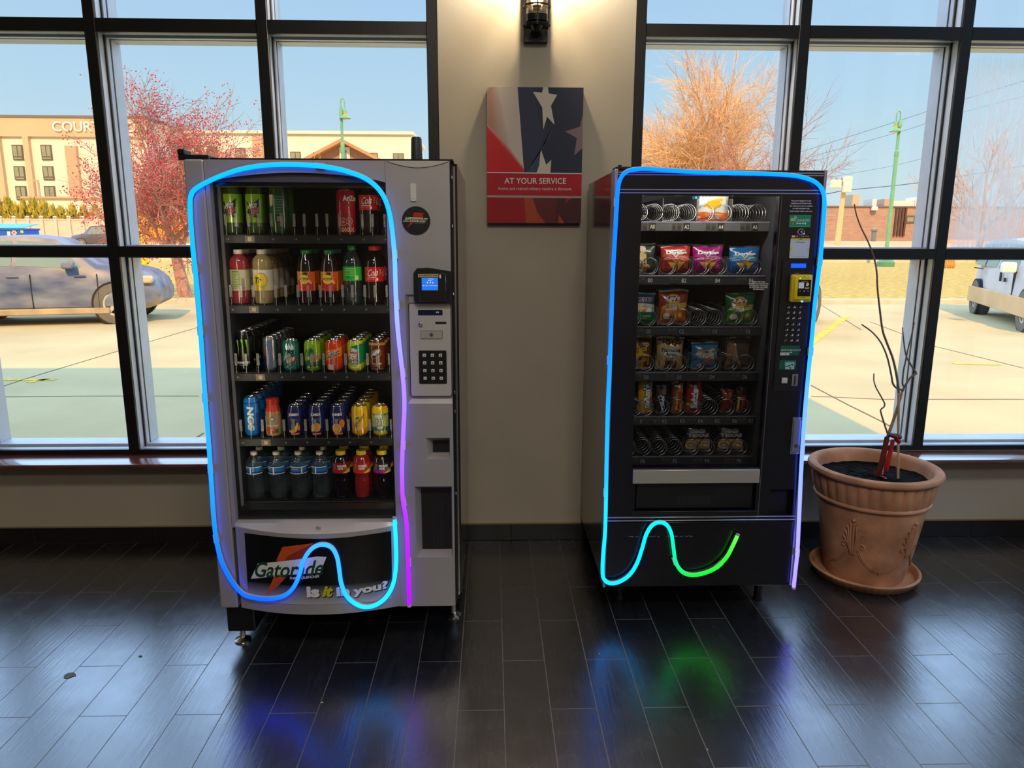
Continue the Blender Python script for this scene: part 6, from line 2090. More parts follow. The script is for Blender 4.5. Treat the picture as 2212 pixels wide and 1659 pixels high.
put_bag(bag('candy_bar', .050, .112, .024, paint('bag_dark_wine', (60, 20, 24), **foil), art_up('TWIX', paint('bag_rust_letter', (170, 70, 50)), None, .62, .44, .08, -.02, .06, ex_twix), 'candy', seed=19), 4, 1600, 870, 'dark candy bar with gold edge at the right end of the fifth spiral shelf')
t = bag('pastry_pack', .126, .132, .046, paint('bag_midnight', (30, 28, 44), **foil), art_texas, 'pastry', seed=20)
put_bag(t, 5, 1506, 953, 'dark wrapped cinnamon roll beside the empty spirals on the lowest spiral shelf', .02, 1, 'wrapped cinnamon rolls', 'wrapped cinnamon roll beside the empty spirals')
put_bag(copy_tree(t, (0, 0, 0)), 5, 1577, 953, 'dark wrapped cinnamon roll at the right end of the lowest spiral shelf', -.04, 1, 'wrapped cinnamon rolls', 'wrapped cinnamon roll at the right end')

# ================================================================ on the pier: wall lamp and canvas print
def zp(x, y, o=(1000, 0), s=.3134, Y=3.505):
    p = at(o[0] + x * s, o[1] + y * s, Y); return p.x, p.z


PCY = 3.505
(px0, pz1), (px1, _q) = zp(165, 598), zp(832, 598)
pz0 = zp(500, 1538)[1]
CV = thing('canvas_print', 'canvas print of a flag reading AT YOUR SERVICE on the beige pier', 'picture', ((px0 + px1) / 2, 3.52, pz0))
b = MB(); b.box(px0, px1, PCY + .0004, WALL_Y - .002, pz0, pz1, M('canvas_edge', (120, 110, 104), rough=.8), .003, 1); b.build('stretched_canvas', CV)
pm = plane(PCY)
b = MB()
# polygon corners given as fractions of the picture
fx = lambda pts: [(px0 + (px1 - px0) * (x - 165) / 667, pz1 - (pz1 - pz0) * (y - 598) / 940) for x, y in pts][::-1]
P_ = lambda pts, m_, h: b.decal(fx(pts), pm, h, m_)
cn = lambda n_, c_: M(n_, c_, rough=.62, bump=.1, bscale=900)
P_([(165, 598), (832, 598), (832, 1183), (165, 1183)], cn('canvas_navy', (38, 42, 66)), .0004)
P_([(376, 598), (480, 598), (545, 900), (590, 840), (480, 1180), (425, 1180)], cn('canvas_slate_blue', (48, 52, 80)), .0005)
P_([(625, 855), (550, 1020), (440, 1180), (540, 1180), (545, 1010), (600, 940)], cn('canvas_mid_blue', (56, 66, 96)), .0006)
P_([(165, 598), (376, 598), (425, 1183), (165, 1183)], cn('canvas_white_stripe', (214, 198, 186)), .0006)
for k in range(7):
    P_([(165, 598 + k * 6), (240 - k * 9, 598), (320 - k * 18, 1000), (165, 880)], cn('canvas_blush_%d' % k, (206 - 5 * k, 184 - 8 * k, 170 - 9 * k)), .0007 + .00004 * k)
for k in range(6):
    P_([(165, 848 + 5 * k), (300 - 3 * k, 985 + 6 * k), (424, 1150 + 4 * k), (424, 1183), (165, 1183)], cn('canvas_stripe_red_%d' % k, (206 + k, 160 - 26 * k, 148 - 22 * k)), .0011 + .00004 * k)
star = cn('canvas_star_cream', (214, 206, 190))
P_([(553, 598), (585, 598), (592, 640), (650, 648), (608, 722), (635, 852), (582, 795), (556, 885), (548, 735), (483, 630), (545, 634)], star, .0008)
P_([(832, 770), (832, 1010), (775, 1060), (792, 940), (708, 895), (812, 862)], cn('canvas_star_mauve', (136, 112, 120)), .0008)
P_([(541, 1020), (580, 1125), (615, 1090), (610, 1183), (512, 1183), (530, 1130)], star, .0009)
P_([(165, 1183), (832, 1183), (832, 1342), (165, 1342)], cn('canvas_band_red', (186, 18, 32)), .0008)
P_([(165, 1179), (832, 1183), (832, 1189), (165, 1185)], white_p, .0016)
P_([(165, 1342), (832, 1344), (832, 1358), (165, 1356)], cn('canvas_line_grey', (196, 176, 168)), .0012)
P_([(165, 1347), (832, 1349), (832, 1351), (165, 1349)], cn('canvas_line_dark', (120, 90, 90)), .0014)
P_([(165, 1356), (832, 1357), (832, 1538), (165, 1538)], cn('canvas_maroon', (82, 30, 36)), .0008)
P_([(165, 1356), (428, 1357), (440, 1538), (165, 1538)], cn('canvas_lower_red', (168, 10, 26)), .0010)
P_([(428, 1357), (485, 1357), (520, 1460), (578, 1538), (440, 1538)], cn('canvas_amber', (180, 72, 36)), .0010)
P_([(485, 1357), (660, 1357), (650, 1538), (578, 1538), (520, 1460)], cn('canvas_russet', (104, 36, 38)), .0010)
P_([(675, 1478), (715, 1538), (668, 1538)], M('canvas_amber'), .0011)
P_([(735, 1357), (775, 1357), (710, 1395)], M('canvas_band_red'), .0011)


def ctext(s_, x0, y0, x1, y1, m_, **k):
    (u0, v0), (u1, v1) = fx([(x0, y1)])[0], fx([(x1, y0)])[0]
    b.text(s_, pm, u0, v0, u1 - u0, v1 - v0, m_, .0018, **k)


ctext('AT YOUR SERVICE', 286, 1218, 722, 1260, white_p, bold=.012)
ctext('Active and retired military receive a discount.', 240, 1282, 764, 1311, cn('canvas_text_pink', (236, 208, 204)))
b.build('printed_face', CV, smooth=False)

SX, SY_ = (zp(418, 240)[0] + zp(587, 240)[0]) / 2, 3.445
LMP = thing('wall_lantern', 'black caged wall lantern lit above the canvas print', 'wall lamp', (SX, WALL_Y, 2.40))
iron = M('black_iron', (16, 16, 20), rough=.45, metal=.3, var=.1, scale=20)
lz0 = at(1157, 91, 3.50).z
b = MB(); b.box(SX - .054, SX + .054, 3.505, WALL_Y - .0005, lz0, lz0 + .34, iron, .003, 1); b.build('back_plate', LMP, smooth=False)
b = MB(); b.box(SX - .014, SX + .014, SY_ + .02, 3.506, lz0 + .036, lz0 + .062, iron, .004, 1); b.lathe([(.016, lz0 + .036), (.026, lz0 + .050), (.026, lz0 + .066)], iron, (SX, SY_, 0), 20); b.build('bracket_arm', LMP)
cz = lz0 + .066
b = MB(); b.lathe([(.0, cz), (.050, cz + .002), (.050, cz + .030), (.046, cz + .032)], iron, (SX, SY_, 0), 32); b.build('lantern_base', LMP, angle=30)
b = MB()
for a in (0, 60, 120, 180, 240, 300):
    ca, sa = math.cos(math.radians(a + 30)), math.sin(math.radians(a + 30))
    b.box(SX + .058 * ca - .003, SX + .058 * ca + .003, SY_ + .058 * sa - .003, SY_ + .058 * sa + .003, cz - .02, cz + .27, iron)
for z in (cz + .062, cz + .25):
    b.lathe([(.0555, z), (.061, z), (.061, z + .006), (.0555, z + .006), (.0555, z)], iron, (SX, SY_, 0), 36, cap=False)
b.lathe([(.0, cz - .014), (.061, cz - .012), (.061, cz - .008), (.0, cz - .008)], iron, (SX, SY_, 0), 36, cap=False)
b.build('cage', LMP, angle=30)
b = MB(); b.lathe([(.048, cz + .031), (.048, cz + .26), (.0465, cz + .26), (.0465, cz + .031), (.048, cz + .031)], glass('lantern_glass', tint=(250, 246, 238), refl=.06), (SX, SY_, 0), 32, cap=False); b.build('glass_cylinder', LMP)
b = MB(); b.lathe([(.0, cz + .032), (.017, cz + .034), (.017, cz + .062), (.020, cz + .064), (.020, cz + .070)], M('aged_brass', (110, 84, 60), rough=.4, metal=.6), (SX, SY_, 0), 20); b.build('bulb_socket', LMP, angle=30)
b = MB(); b.lathe([(.012, cz + .070), (.024, cz + .095), (.030, cz + .120), (.027, cz + .145), (.012, cz + .16), (0, cz + .162)], M('glowing_bulb', (255, 224, 170), emit=22.0), (SX, SY_, 0), 20); b.build('bulb', LMP)
pl = bpy.data.objects.new('bulb_light', bpy.data.lights.new('bulb_light', 'POINT')); COL.objects.link(pl)
pl.location = (SX, SY_ - .0, cz + .30); pl.data.energy = 62; pl.data.color = (1.0, .85, .66); pl.data.shadow_soft_size = .03; pl.parent = LMP
pl.matrix_parent_inverse = Matrix.Translation(-LMP.location)

# ================================================================ terracotta planter
PX, PYC = 1.746, 3.11
terra = M('terracotta', (186, 128, 92), rough=.75, var=.22, scale=7, rgb2=(206, 150, 112), bump=.12, bscale=60)
PROF = [(.170, .020), (.180, .06), (.198, .16), (.216, .28), (.232, .375), (.2325, .385)]
POT = thing('plant_pot', 'terracotta pot with fluted rim and leaf reliefs beside the snack machine', 'plant pot', (PX, PYC, .02))
b = MB(); b.lathe(PROF, terra, (PX, PYC, 0), 72); b.build('pot_body', POT)
b = MB()
b.lathe([(.2325, .383), (.244, .386), (.2475, .393), (.246, .401), (.241, .405)], terra, (PX, PYC, 0), 72, cap=False)
b.lathe([(.241, .402), (.247, .415), (.257, .455), (.262, .490), (.262, .512)], terra, (PX, PYC, 0), 240, cap=False,
        mod=lambda r, z, a: r + .0125 * (abs(math.cos(a * 17)) ** .5 - .75) * min(1, max(0, (z - .404) / .02)) * min(1, max(0, (.512 - z) / .015)))
b.build('fluted_band', POT, angle=60)
b = MB()
b.lathe([(.258, .505), (.272, .507), (.281, .516), (.283, .526), (.278, .536), (.266, .541), (.252, .539), (.242, .532), (.238, .520), (.228, .44)], terra, (PX, PYC, 0), 72, cap=False)
b.build('rolled_rim', POT)
soil = M('dark_potting_soil', (20, 15, 12), spec=.1, rough=.9, var=.7, scale=60, bump=1.0, bscale=55)
b = MB()
vs, fs = [(PX, PYC, .482)], []
for i in range(1, 13):
    for k in range(48):
        a = 2 * PI * k / 48
        vs.append((PX + .233 * i / 12 * math.cos(a), PYC + .233 * i / 12 * math.sin(a), .482 - .002 * i / 12 + rnd.uniform(-.004, .004)))
fs = [(0, 1 + k, 1 + (k + 1) % 48) for k in range(48)]
for i in range(11):
    for k in range(48):
        k2 = (k + 1) % 48; fs.append((1 + i * 48 + k, 1 + (i + 1) * 48 + k, 1 + (i + 1) * 48 + k2, 1 + i * 48 + k2))
b.add(vs, fs, soil)
for k in range(120):
    a, r = rnd.uniform(0, 2 * PI), .22 * math.sqrt(rnd.random()); s_ = rnd.uniform(.002, .005)
    b.lathe([(0, 0), (s_, s_ * .5), (s_ * .6, s_), (0, s_ * 1.2)], soil, (PX + r * math.cos(a), PYC + r * math.sin(a), .481), 5)
b.build('potting_soil', POT, smooth=False)


def pot_r(z):
    for (r0, z0), (r1, z1) in zip(PROF[:-1], PROF[1:]):
        if z <= z1:
            return r0 + (r1 - r0) * max(0, (z - z0)) / (z1 - z0)
    return PROF[-1][0]


def on_pot(a, z, lift=0.0):
    r = pot_r(z) + lift
    return Vector((PX + r * math.sin(a), PYC - r * math.cos(a), z))


def relief(a0):
    q = MB()
    # acanthus fan: a central rib and three curling lobes each side
    def lobe(pts, w0):
        P = smooth_path([on_pot(a0 + u / .215, z, .002) for u, z in pts], .006)
        n_ = len(P)
        q.tube(P, w0, terra, 6, rad=[w0 * (.45 + .55 * math.sin(PI * min(1, (.15 + .8 * i / (n_ - 1))))) for i in range(n_)])
    lobe([(0, .165), (0, .25), (0, .315)], .0055)
    lobe([(-.004, .33), (0, .335), (.004, .33)], .009)
    for s in (-1, 1):
        for k, (uu, zz) in enumerate(((.014, .322), (.026, .300), (.034, .272), (.040, .246))):
            lobe([(s * .006, .168), (s * (.008 + uu * .35), .215 + .008 * (3 - k)), (s * uu * .85, zz - .012), (s * (uu + .004), zz)], .006)
        for k, (uu, zz) in enumerate(((.010, .300), (.020, .280), (.027, .255))):
            lobe([(s * .004, .172), (s * (.006 + uu * .35), .22), (s * uu, zz)], .004)
        # scroll
        lobe([(s * .010, .165), (s * .018, .200), (s * .032, .222), (s * .046, .218), (s * .048, .203), (s * .038, .200), (s * .036, .209)], .0042)
        lobe([(s * .020, .190), (s * .030, .165), (s * .055, .130), (s * .090, .105), (s * .115, .095), (s * .130, .092)], .0030)
        lobe([(s * .026, .192), (s * .036, .170), (s * .060, .136), (s * .092, .112), (s * .115, .102), (s * .130, .100)], .0022)
    return q


def pot_angle(x, y):
    # angle on the pot of the surface point seen at a pixel
    d = ray(x, y)
    z = .24
    for _ in range(12):
        R_ = pot_r(z)
        A = d.x ** 2 + d.y ** 2; B = -2 * (d.x * PX + d.y * PYC); C_ = PX ** 2 + PYC ** 2 - R_ ** 2
        t = (-B - math.sqrt(max(0, B * B - 4 * A * C_))) / (2 * A)
        z = 1.55 + d.z * t
    return math.atan2(d.x * t - PX, PYC - d.y * t)


A0 = pot_angle(1843, 1165)
for k in range(4):
    relief(A0 + k * 1.2083).build('leaf_relief', POT, angle=80)
for k in range(4):
    q = MB(); a = A0 + 1.2083 / 2 + k * 1.2083
    P = [on_pot(a + .010 * math.cos(t) * (1 - t / 9) / .2 * .9, .088 + .010 * math.sin(t) * (1 - t / 9), .002) for t in [i * .5 for i in range(17)]]
    q.tube(P, .0026, terra, 6); q.build('scroll_boss', POT, angle=80)
SAU = thing('plant_saucer', 'fluted terracotta saucer under the plant pot', 'saucer', (PX, PYC, 0))
b = MB()
b.lathe([(.0, .0006), (.200, .0006), (.215, .004), (.230, .030), (.236, .036), (.239, .044), (.234, .050), (.226, .049), (.222, .040), (.212, .018), (.0, .017)], terra, (PX, PYC, 0), 240, cap=False,
        mod=lambda r, z, a: r + (.006 * (abs(math.cos(a * 24)) ** .5 - .7) if (.003 < z < .031 and r > .214) else 0))
b.build('saucer_dish', SAU, angle=60)

# bare plant, stake and red tie
def at_pot(x, y, dy=0.0):
    return at(x, y, PYC + dy)


def stem_px(name, pts, r0, r1, mat, parent, n=7):
    P = smooth_path([at_pot(1700 + x * .2315, 700 + y * .2315, d) for x, y, d in pts], .012)
    q = MB(); k = len(P)
    q.tube(P, r0, mat, n, rad=[r0 + (r1 - r0) * i / (k - 1) for i in range(k)])
    return q.build(name, parent)


PL = thing('bare_potted_plant', 'leafless grey twigs growing from the terracotta pot', 'plant', (PX - .02, PYC, .48))
bark = M('grey_twig_bark', (120, 106, 100), rough=.8, var=.25, scale=60)
bark2 = M('pale_stem_bark', (176, 144, 112), rough=.8, var=.25, scale=40)
stem_px('main_stem', [(878, 1400, -.02), (905, 1250, -.02), (940, 1060, -.02), (1000, 880, -.02), (1050, 720, -.02), (1075, 630, -.02)], .0095, .0055, bark2, PL)
stem_px('branch', [(1075, 630, -.02), (1100, 580, -.02), (1160, 490, -.02), (1208, 464, -.02), (1180, 420, -.02), (1120, 320, -.02)], .005, .0035, bark, PL)
stem_px('branch', [(1100, 590, -.02), (1078, 560, -.02), (1085, 450, -.02), (1105, 350, -.02), (1130, 230, -.02), (1160, 110, -.02), (1190, -15, -.02)], .0042, .0025, bark, PL)
stem_px('branch', [(1120, 320, -.02), (1100, 240, -.02), (1085, 110, -.02), (1077, 32, -.02)], .0035, .0022, bark, PL)
stem_px('branch', [(1090, 620, -.02), (1030, 600, -.02), (990, 560, -.02), (970, 460, -.02), (935, 310, -.02), (880, 180, -.02), (800, 80, -.02), (697, 3, -.02)], .0045, .0028, bark, PL)
stem_px('main_stem', [(1043, 660, -.02), (1030, 520, -.02), (990, 330, -.02), (930, 170, -.02), (893, 60, -.02), (868, -120, -.02), (845, -330, -.02), (838, -480, -.02), (812, -620, -.02), (760, -760, -.02), (690, -905, -.02), (648, -1020, -.02), (628, -1120, -.02)], .0055, .0026, bark, PL)
stem_px('branch', [(938, 1020, -.02), (905, 920, -.02), (873, 805, -.02), (900, 780, -.02), (912, 745, -.02), (880, 680, -.02), (830, 590, -.02), (810, 520, -.02), (812, 460, -.02)], .004, .0025, bark, PL)
ST = thing('wooden_stake', 'pale wooden stake standing in the pot soil', 'stake', (PX, PYC, .48))
p0, p1 = at_pot(1700 + 1036 * .2315, 700 + 1455 * .2315, -.03), at_pot(1700 + 1042 * .2315, 700 + 650 * .2315, -.03)
b = MB(); b.tube([p0, p0 * .75 + p1 * .25, p0 * .25 + p1 * .75, p1], .0055, M('pale_stake_wood', (196, 160, 120), rough=.7, var=.25, scale=30, stretch=(6, 6, 1)), 8); b.build('stake_rod', ST)
RB = thing('red_plant_tie', 'shiny red tape tying the twigs to the wooden stake', 'tape', (PX, PYC, .55))
redt = M('red_tape', (176, 22, 26), rough=.25, coat=.6, var=.2, scale=30)
redd = M('dark_red_tape', (96, 26, 24), rough=.35, coat=.4, var=.3, scale=20)


def ribbon(name, pts, ws, mat, dy):
    q = MB(); P = [at_pot(1700 + x * .2315, 700 + y * .2315, dy) for x, y in pts]
    vs = []
    for p, w_ in zip(P, ws):
        vs += [p + Vector((-w_, 0, 0)), p + Vector((-w_ * .3, -.006, 0)), p + Vector((w_ * .3, -.006, 0)), p + Vector((w_, 0, 0)), p + Vector((0, .004, 0))]
    k = len(P)
    fs = [(i * 5 + j, i * 5 + (j + 1) % 5, (i + 1) * 5 + (j + 1) % 5, (i + 1) * 5 + j) for i in range(k - 1) for j in range(5)] + [tuple(range(4, -1, -1)), tuple((k - 1) * 5 + j for j in range(5))]
    q.add(vs, fs, mat)
    return q.build(name, RB)


ribbon('hanging_end', [(990, 1075), (975, 1150), (955, 1230), (935, 1310), (930, 1370)], [.010, .010, .012, .013, .008], redt, -.034)
ribbon('wrapped_strip', [(935, 1050), (915, 1150), (890, 1270), (865, 1360), (850, 1420)], [.012, .013, .014, .013, .014], redd, -.030)
ribbon('wrapped_strip', [(880, 1420), (910, 1440), (950, 1452)], [.012, .010, .006], redt, -.032)
q = MB()
P = [at_pot(1700 + x * .2315, 700 + y * .2315, -.036) for x, y in ((945, 1025), (985, 1040), (1025, 1050), (1058, 1055))]
q.tube(P, .011, redd, 8, rad=[.009, .011, .013, .012]); P = [at_pot(1700 + x * .2315, 700 + y * .2315, -.036) for x, y in ((1020, 1060), (1040, 1090), (1050, 1110))]
q.tube(P, .011, redt, 8, rad=[.012, .011, .006]); q.build('knot', RB)

# crumbs and scraps on the floor
def scrap(name, label, cat, x, y, s_, mat, n=7):
    p = on_z(x, y, 0)
    q = MB(); P = [(p.x + s_ * rnd.uniform(.55, 1) * math.cos(2 * PI * k / n) * 1.4, p.y + s_ * rnd.uniform(.55, 1) * math.sin(2 * PI * k / n)) for k in range(n)]
    q.prism(P, lambda u, v, h: (u, v, .0008 + h), 0, .0012 if s_ > .004 else .002, mat)
    o = q.build(name, smooth=False); tag(o, label, cat)
    return o


scrap('dry_leaf', 'torn dry leaf lying across a plank joint in front of the silver machine', 'leaf', 149, 1460, .020, M('dry_leaf', (112, 104, 96), rough=.8, var=.2, scale=90), 9)
scrap('floor_chip', 'small grey chip on the floor tiles ahead of the silver machine', 'scrap', 303, 1418, .007, M('grey_scrap', (96, 96, 100), rough=.7), 6)
scrap('crumb', 'largest pale crumb on the floor in front of the silver machine', 'crumb', 696, 1518, .0045, M('pale_crumb', (206, 190, 150), rough=.8), 5)
scrap('crumb', 'tiny white crumb on the floor in front of the green neon end', 'crumb', 1295, 1413, .003, M('pale_crumb'), 5)
scrap('crumb', 'tiny crumb on the floor near the right front corner of the black machine', 'crumb', 1528, 1620, .003, M('pale_crumb'), 5)

# ================================================================ beyond the windows
def far(x, y, Y):
    return at(x, y, Y)


def XZ(x, y, Y):
    p = at(x, y, Y); return p.x, p.z


# ---- trees
def grow(q, mat, p, d, L_, r, lev, cfg, R_, tips):
    n = 4
    pts = [p.copy()]; rads = [r]
    dd = d.copy()
    for i in range(n):
        dd = (dd + Vector((R_.uniform(-1, 1), R_.uniform(-1, 1), R_.uniform(-1, 1))) * cfg['bend'] + Vector((0, 0, cfg['up'][min(lev, len(cfg['up']) - 1)]))).normalized()
        pts.append(pts[-1] + dd * (L_ / n)); rads.append(r * (1 - .55 * (i + 1) / n))
    q.tube(pts, r, mat, 6 if lev == 0 else (4 if lev < 2 else 3), rad=rads, caps=False)
    if lev >= cfg['levels']:
        tips.append((pts[-1], dd)); tips.append((pts[2], dd)); tips.append((pts[3], dd))
        return
    k = cfg['kids'][lev]
    for i in range(k):
        t = cfg['start'][lev] + (1 - cfg['start'][lev]) * (i + .7) / k
        f = t * n; j = min(n - 1, int(f)); base = pts[j].lerp(pts[j + 1], f - j)
        ax = dd.orthogonal().normalized(); ax.rotate(Matrix.Rotation(R_.uniform(0, 2 * PI), 3, dd))
        nd = (dd + ax * cfg['open'][lev] * R_.uniform(.7, 1.3)).normalized()
        grow(q, mat, base, nd, L_ * cfg['len'] * R_.uniform(.75, 1.15), max(cfg['rmin'], rads[j] * cfg['thin']), lev + 1, cfg, R_, tips)
    grow(q, mat, pts[-1], dd, L_ * cfg['len'] * 1.05, max(cfg['rmin'], rads[-1] * .95), lev + 1, cfg, R_, tips)


def tree(name, label, base, lean, L_, r, mat, cfg, seed, group=None):
    t = thing(name, label, 'tree', base, group=group)
    q = MB(); tips = []
    grow(q, mat, Vector(base), Vector(lean).normalized(), L_, r, 0, cfg, random.Random(seed), tips)
    q.build('trunk_and_branches', t)
    return t, tips


crab = M('crabapple_bark', (186, 138, 120), rough=.9, var=.2, scale=6)
p = far(402, 655, 19.2)
cfg = dict(levels=5, kids=(7, 5, 4, 4, 4), start=(.45, .2, .2, .2, .2), open=(1.5, .85, .8, .8, .8), len=.70, thin=.62, rmin=.006, bend=.16, up=(.03, .06, .03, -.01, -.03, -.03))
T1, tips = tree('crabapple_tree', 'leafless crabapple tree full of red berries on the lawn behind the dark car', (p.x, 19.2, GZ + .08), (-.16, 0, 1), 1.95, .19, crab, cfg, 11)
q = MB(); berry = M('red_berry', (206, 74, 76), rough=.5, var=.25, scale=3)
R_ = random.Random(5)
for tp, dd in tips:
    if R_.random() < .27:
        for _ in range(R_.randint(1, 3)):
            c = tp + Vector((R_.uniform(-.12, .12), R_.uniform(-.12, .12), R_.uniform(-.16, .04))); s_ = R_.uniform(.014, .027)
            q.add([c + Vector(v) * s_ for v in ((1, 0, 0), (-1, 0, 0), (0, 1, 0), (0, -1, 0), (0, 0, 1), (0, 0, -1))], [(0, 2, 4), (2, 1, 4), (1, 3, 4), (3, 0, 4), (2, 0, 5), (1, 2, 5), (3, 1, 5), (0, 3, 5)], berry)
q.build('berries', T1, kind='stuff')

will = M('golden_twig_bark', (232, 190, 142), rough=.9, var=.12, scale=2)
p = far(1520, 480, 36)
cfg = dict(levels=5, kids=(6, 6, 5, 5, 5), start=(.35, .25, .2, .15, .15), open=(1.15, .7, .65, .65, .6), len=.69, thin=.62, rmin=.008, bend=.13, up=(.03, .08, .05, .0, -.02, -.03))
tree('golden_willow_tree', 'large golden bare tree whose crown fills the pane above the black machine', (p.x, 36, GZ), (.03, 0, 1), 3.9, .50, will, cfg, 21)
bark_b = M('brown_twig_bark', (172, 122, 102), rough=.9, var=.2, scale=3)
p = far(1615, 500, 27)
cfg = dict(levels=4, kids=(6, 5, 5, 5), start=(.35, .2, .2, .2), open=(1.15, .8, .75, .8), len=.69, thin=.6, rmin=.006, bend=.14, up=(.02, .05, .02, .0, .0))
tree('bare_brown_tree', 'bare brown tree before the golden one, branches reaching past the mullion', (p.x, 27, GZ), (.14, 0, 1), 2.65, .17, bark_b, cfg, 8)
pale_bark = M('pale_tan_twig_bark', (204, 166, 138), rough=.9, var=.2, scale=3)
p = far(2120, 520, 46)
cfg = dict(levels=4, kids=(5, 5, 5, 4), start=(.3, .2, .15, .15), open=(1.1, .8, .7, .7), len=.68, thin=.6, rmin=.016, bend=.12, up=(.02, .04, .03, .02))
tree('bare_tan_tree', 'bare tan tree behind the misted pane at the right edge', (p.x, 46, terrain(46)), (0, 0, 1), 3.3, .24, pale_bark, cfg, 13)
p = far(600, 380, 62)
cfg2 = dict(levels=3, kids=(4, 4, 3), start=(.4, .2, .2), open=(.8, .7, .7), len=.68, thin=.6, rmin=.02, bend=.12, up=(.03, .03, .02))
tree('small_bare_tree', 'faint bare tree before the pale hotel wing, left of the brown gable', (far(695, 480, 60).x, 60, terrain(60)), (-.1, 0, 1), 3.2, .14, M('faint_yellow_bark', (224, 186, 120), rough=.9, var=.1, scale=2), cfg2, 3)

# ---- hotel
cream_w = M('cream_stucco', (240, 232, 212), rough=.9, var=.02, scale=.3)
tan_w = M('tan_stucco', (216, 188, 150), rough=.9, var=.04, scale=.3)
tan_d = M('brown_stucco', (206, 172, 140), rough=.9, var=.05, scale=.3)
win_f = M('dark_window_frame', (104, 98, 84), rough=.5)
win_g = M('hotel_window_glass', (150, 156, 130), rough=.2, var=.2, scale=.5)
HT = thing('hotel_building', 'tan and cream hotel with white rooftop letters beyond the white fence', 'building', (far(150, 500, 86).x, 86, 1.2))
HY = 86.0
x0, zt = XZ(-160, 253, HY); x1, _ = XZ(312, 253, HY)
_, zb = XZ(150, 296, HY)
b = MB(); b.box(x0, x1, HY, HY + 14, 1.0, zb, cream_w); b.build('cream_wall', HT, smooth=False)
b = MB(); b.box(x0 - .2, x1 + .2, HY - .3, HY + 14.2, zb, zt, tan_w); b.build('tan_parapet', HT, smooth=False)
b = MB(); b.box(x0 - .3, x1 + .3, HY - .4, HY + 14.3, zt, zt + .25, M('parapet_cap', (120, 112, 110), rough=.7)); b.build('parapet_cap', HT, smooth=False)
for xa, xb, m_ in ((-20, 10, tan_w), (60, 72, tan_w), (148, 172, tan_d)):
    u0, _ = XZ(xa, 350, HY); u1, _ = XZ(xb, 350, HY)
    b = MB(); b.box(u0, u1, HY - .5, HY, 1.0, zb if m_ is not tan_d else XZ(150, 316, HY)[1], m_); b.build('pilaster', HT, smooth=False)
for cx_ in (40, 102):
    for ya, yb in ((313, 346), (359, 389), (402, 432)):
        dxs = (345 - ya) * .0 + (ya - 313) * .085
        u0, v1 = XZ(cx_ - 14 + dxs, ya, HY); u1, v0 = XZ(cx_ + 13 + dxs, yb, HY)
        q = MB(); q.box(u0, u1, HY - .12, HY - .01, v0, v1, win_f); W_ = q.build('window', HT, smooth=False)
        q = MB(); um = (u0 + u1) / 2; vm = v0 + (v1 - v0) * .24
        q.box(u0 + .12, um - .05, HY - .16, HY - .12, vm, v1 - .12, win_g); q.box(um + .05, u1 - .12, HY - .16, HY - .12, vm, v1 - .12, win_g)
        q.box(u0 + .12, u1 - .12, HY - .16, HY - .12, v0 + .1, vm - .12, win_g); q.build('pane', W_, smooth=False)
pmh = plane(HY - .45)
sx0, sz0 = XZ(114, 284, HY - .45); sx1, sz1 = XZ(292, 263, HY - .45)
b = MB(); b.text('COURTYARD', pmh, sx0, sz0, sx1 - sx0, sz1 - sz0, M('white_sign_letter', (250, 248, 240), rough=.5), .02, bold=.01)
ux0, uz0 = XZ(246, 293, HY - .45); ux1, uz1 = XZ(290, 286.5, HY - .45)
b.text('Marriott', pmh, ux0, uz0, ux1 - ux0, uz1 - uz0, MATS['white_sign_letter'], .02); b.build('rooftop_lettering', HT, smooth=False)
WY = 96.0
wx0, wz = XZ(300, 287, WY); wx1, _ = XZ(889, 287, WY)
b = MB(); b.box(wx0, wx1, WY, WY + 16, 1.0, wz, cream_w); b.build('hotel_wing', HT, smooth=False)
b = MB(); b.box(wx0, wx1 + .3, WY - .35, WY + 16.3, wz, wz + .35, cream_w); b.build('cornice', HT, smooth=False)
for xa, xb in ((548, 569), (349, 362)):
    u0, _ = XZ(xa, 320, WY); u1, _ = XZ(xb, 320, WY)
    b = MB(); b.box(u0, u1, WY - .4, WY, 1.0, wz - .3, tan_d); b.build('brown_pier', HT, smooth=False)
for cx_, yt in ((639, 328), (688, 329), (805, 330), (861, 331), (388, 316), (460, 318), (520, 320)):
    for k in range(2):
        u0, v1 = XZ(cx_ - 12, yt + 45 * k, WY); u1, v0 = XZ(cx_ + 12, yt + 45 * k + 30, WY)
        q = MB(); q.box(u0, u1, WY - .12, WY - .01, v0, v1, win_f); W_ = q.build('window', HT, smooth=False)
        q = MB(); um = (u0 + u1) / 2; q.box(u0 + .1, um - .05, WY - .16, WY - .12, v0 + .1, v1 - .1, win_g); q.box(um + .05, u1 - .1, WY - .16, WY - .12, v0 + .1, v1 - .1, win_g); q.build('pane', W_, smooth=False)
# low white annex behind the hedge
ax0, az = XZ(52, 428, 80); ax1, _ = XZ(260, 428, 80)
AN = thing('white_annex', 'low white annex with brown flat roof edge in front of the hotel', 'building', ((ax0 + ax1) / 2, 80, 1.2))
b = MB(); b.box(ax0, ax1, 80, 84, 1.0, az, cream_w); b.build('annex_wall', AN, smooth=False)
b = MB(); b.box(ax0 - .2, ax1 + .2, 79.7, 84.2, az, az + .16, tan_d); b.build('roof_edge', AN, smooth=False)
b = MB(); u0, v1 = XZ(102, 450, 80); u1, v0 = XZ(124, 462, 80); b.box(u0, u1, 79.9, 79.99, v0, v1, win_g); b.build('window', AN, smooth=False)

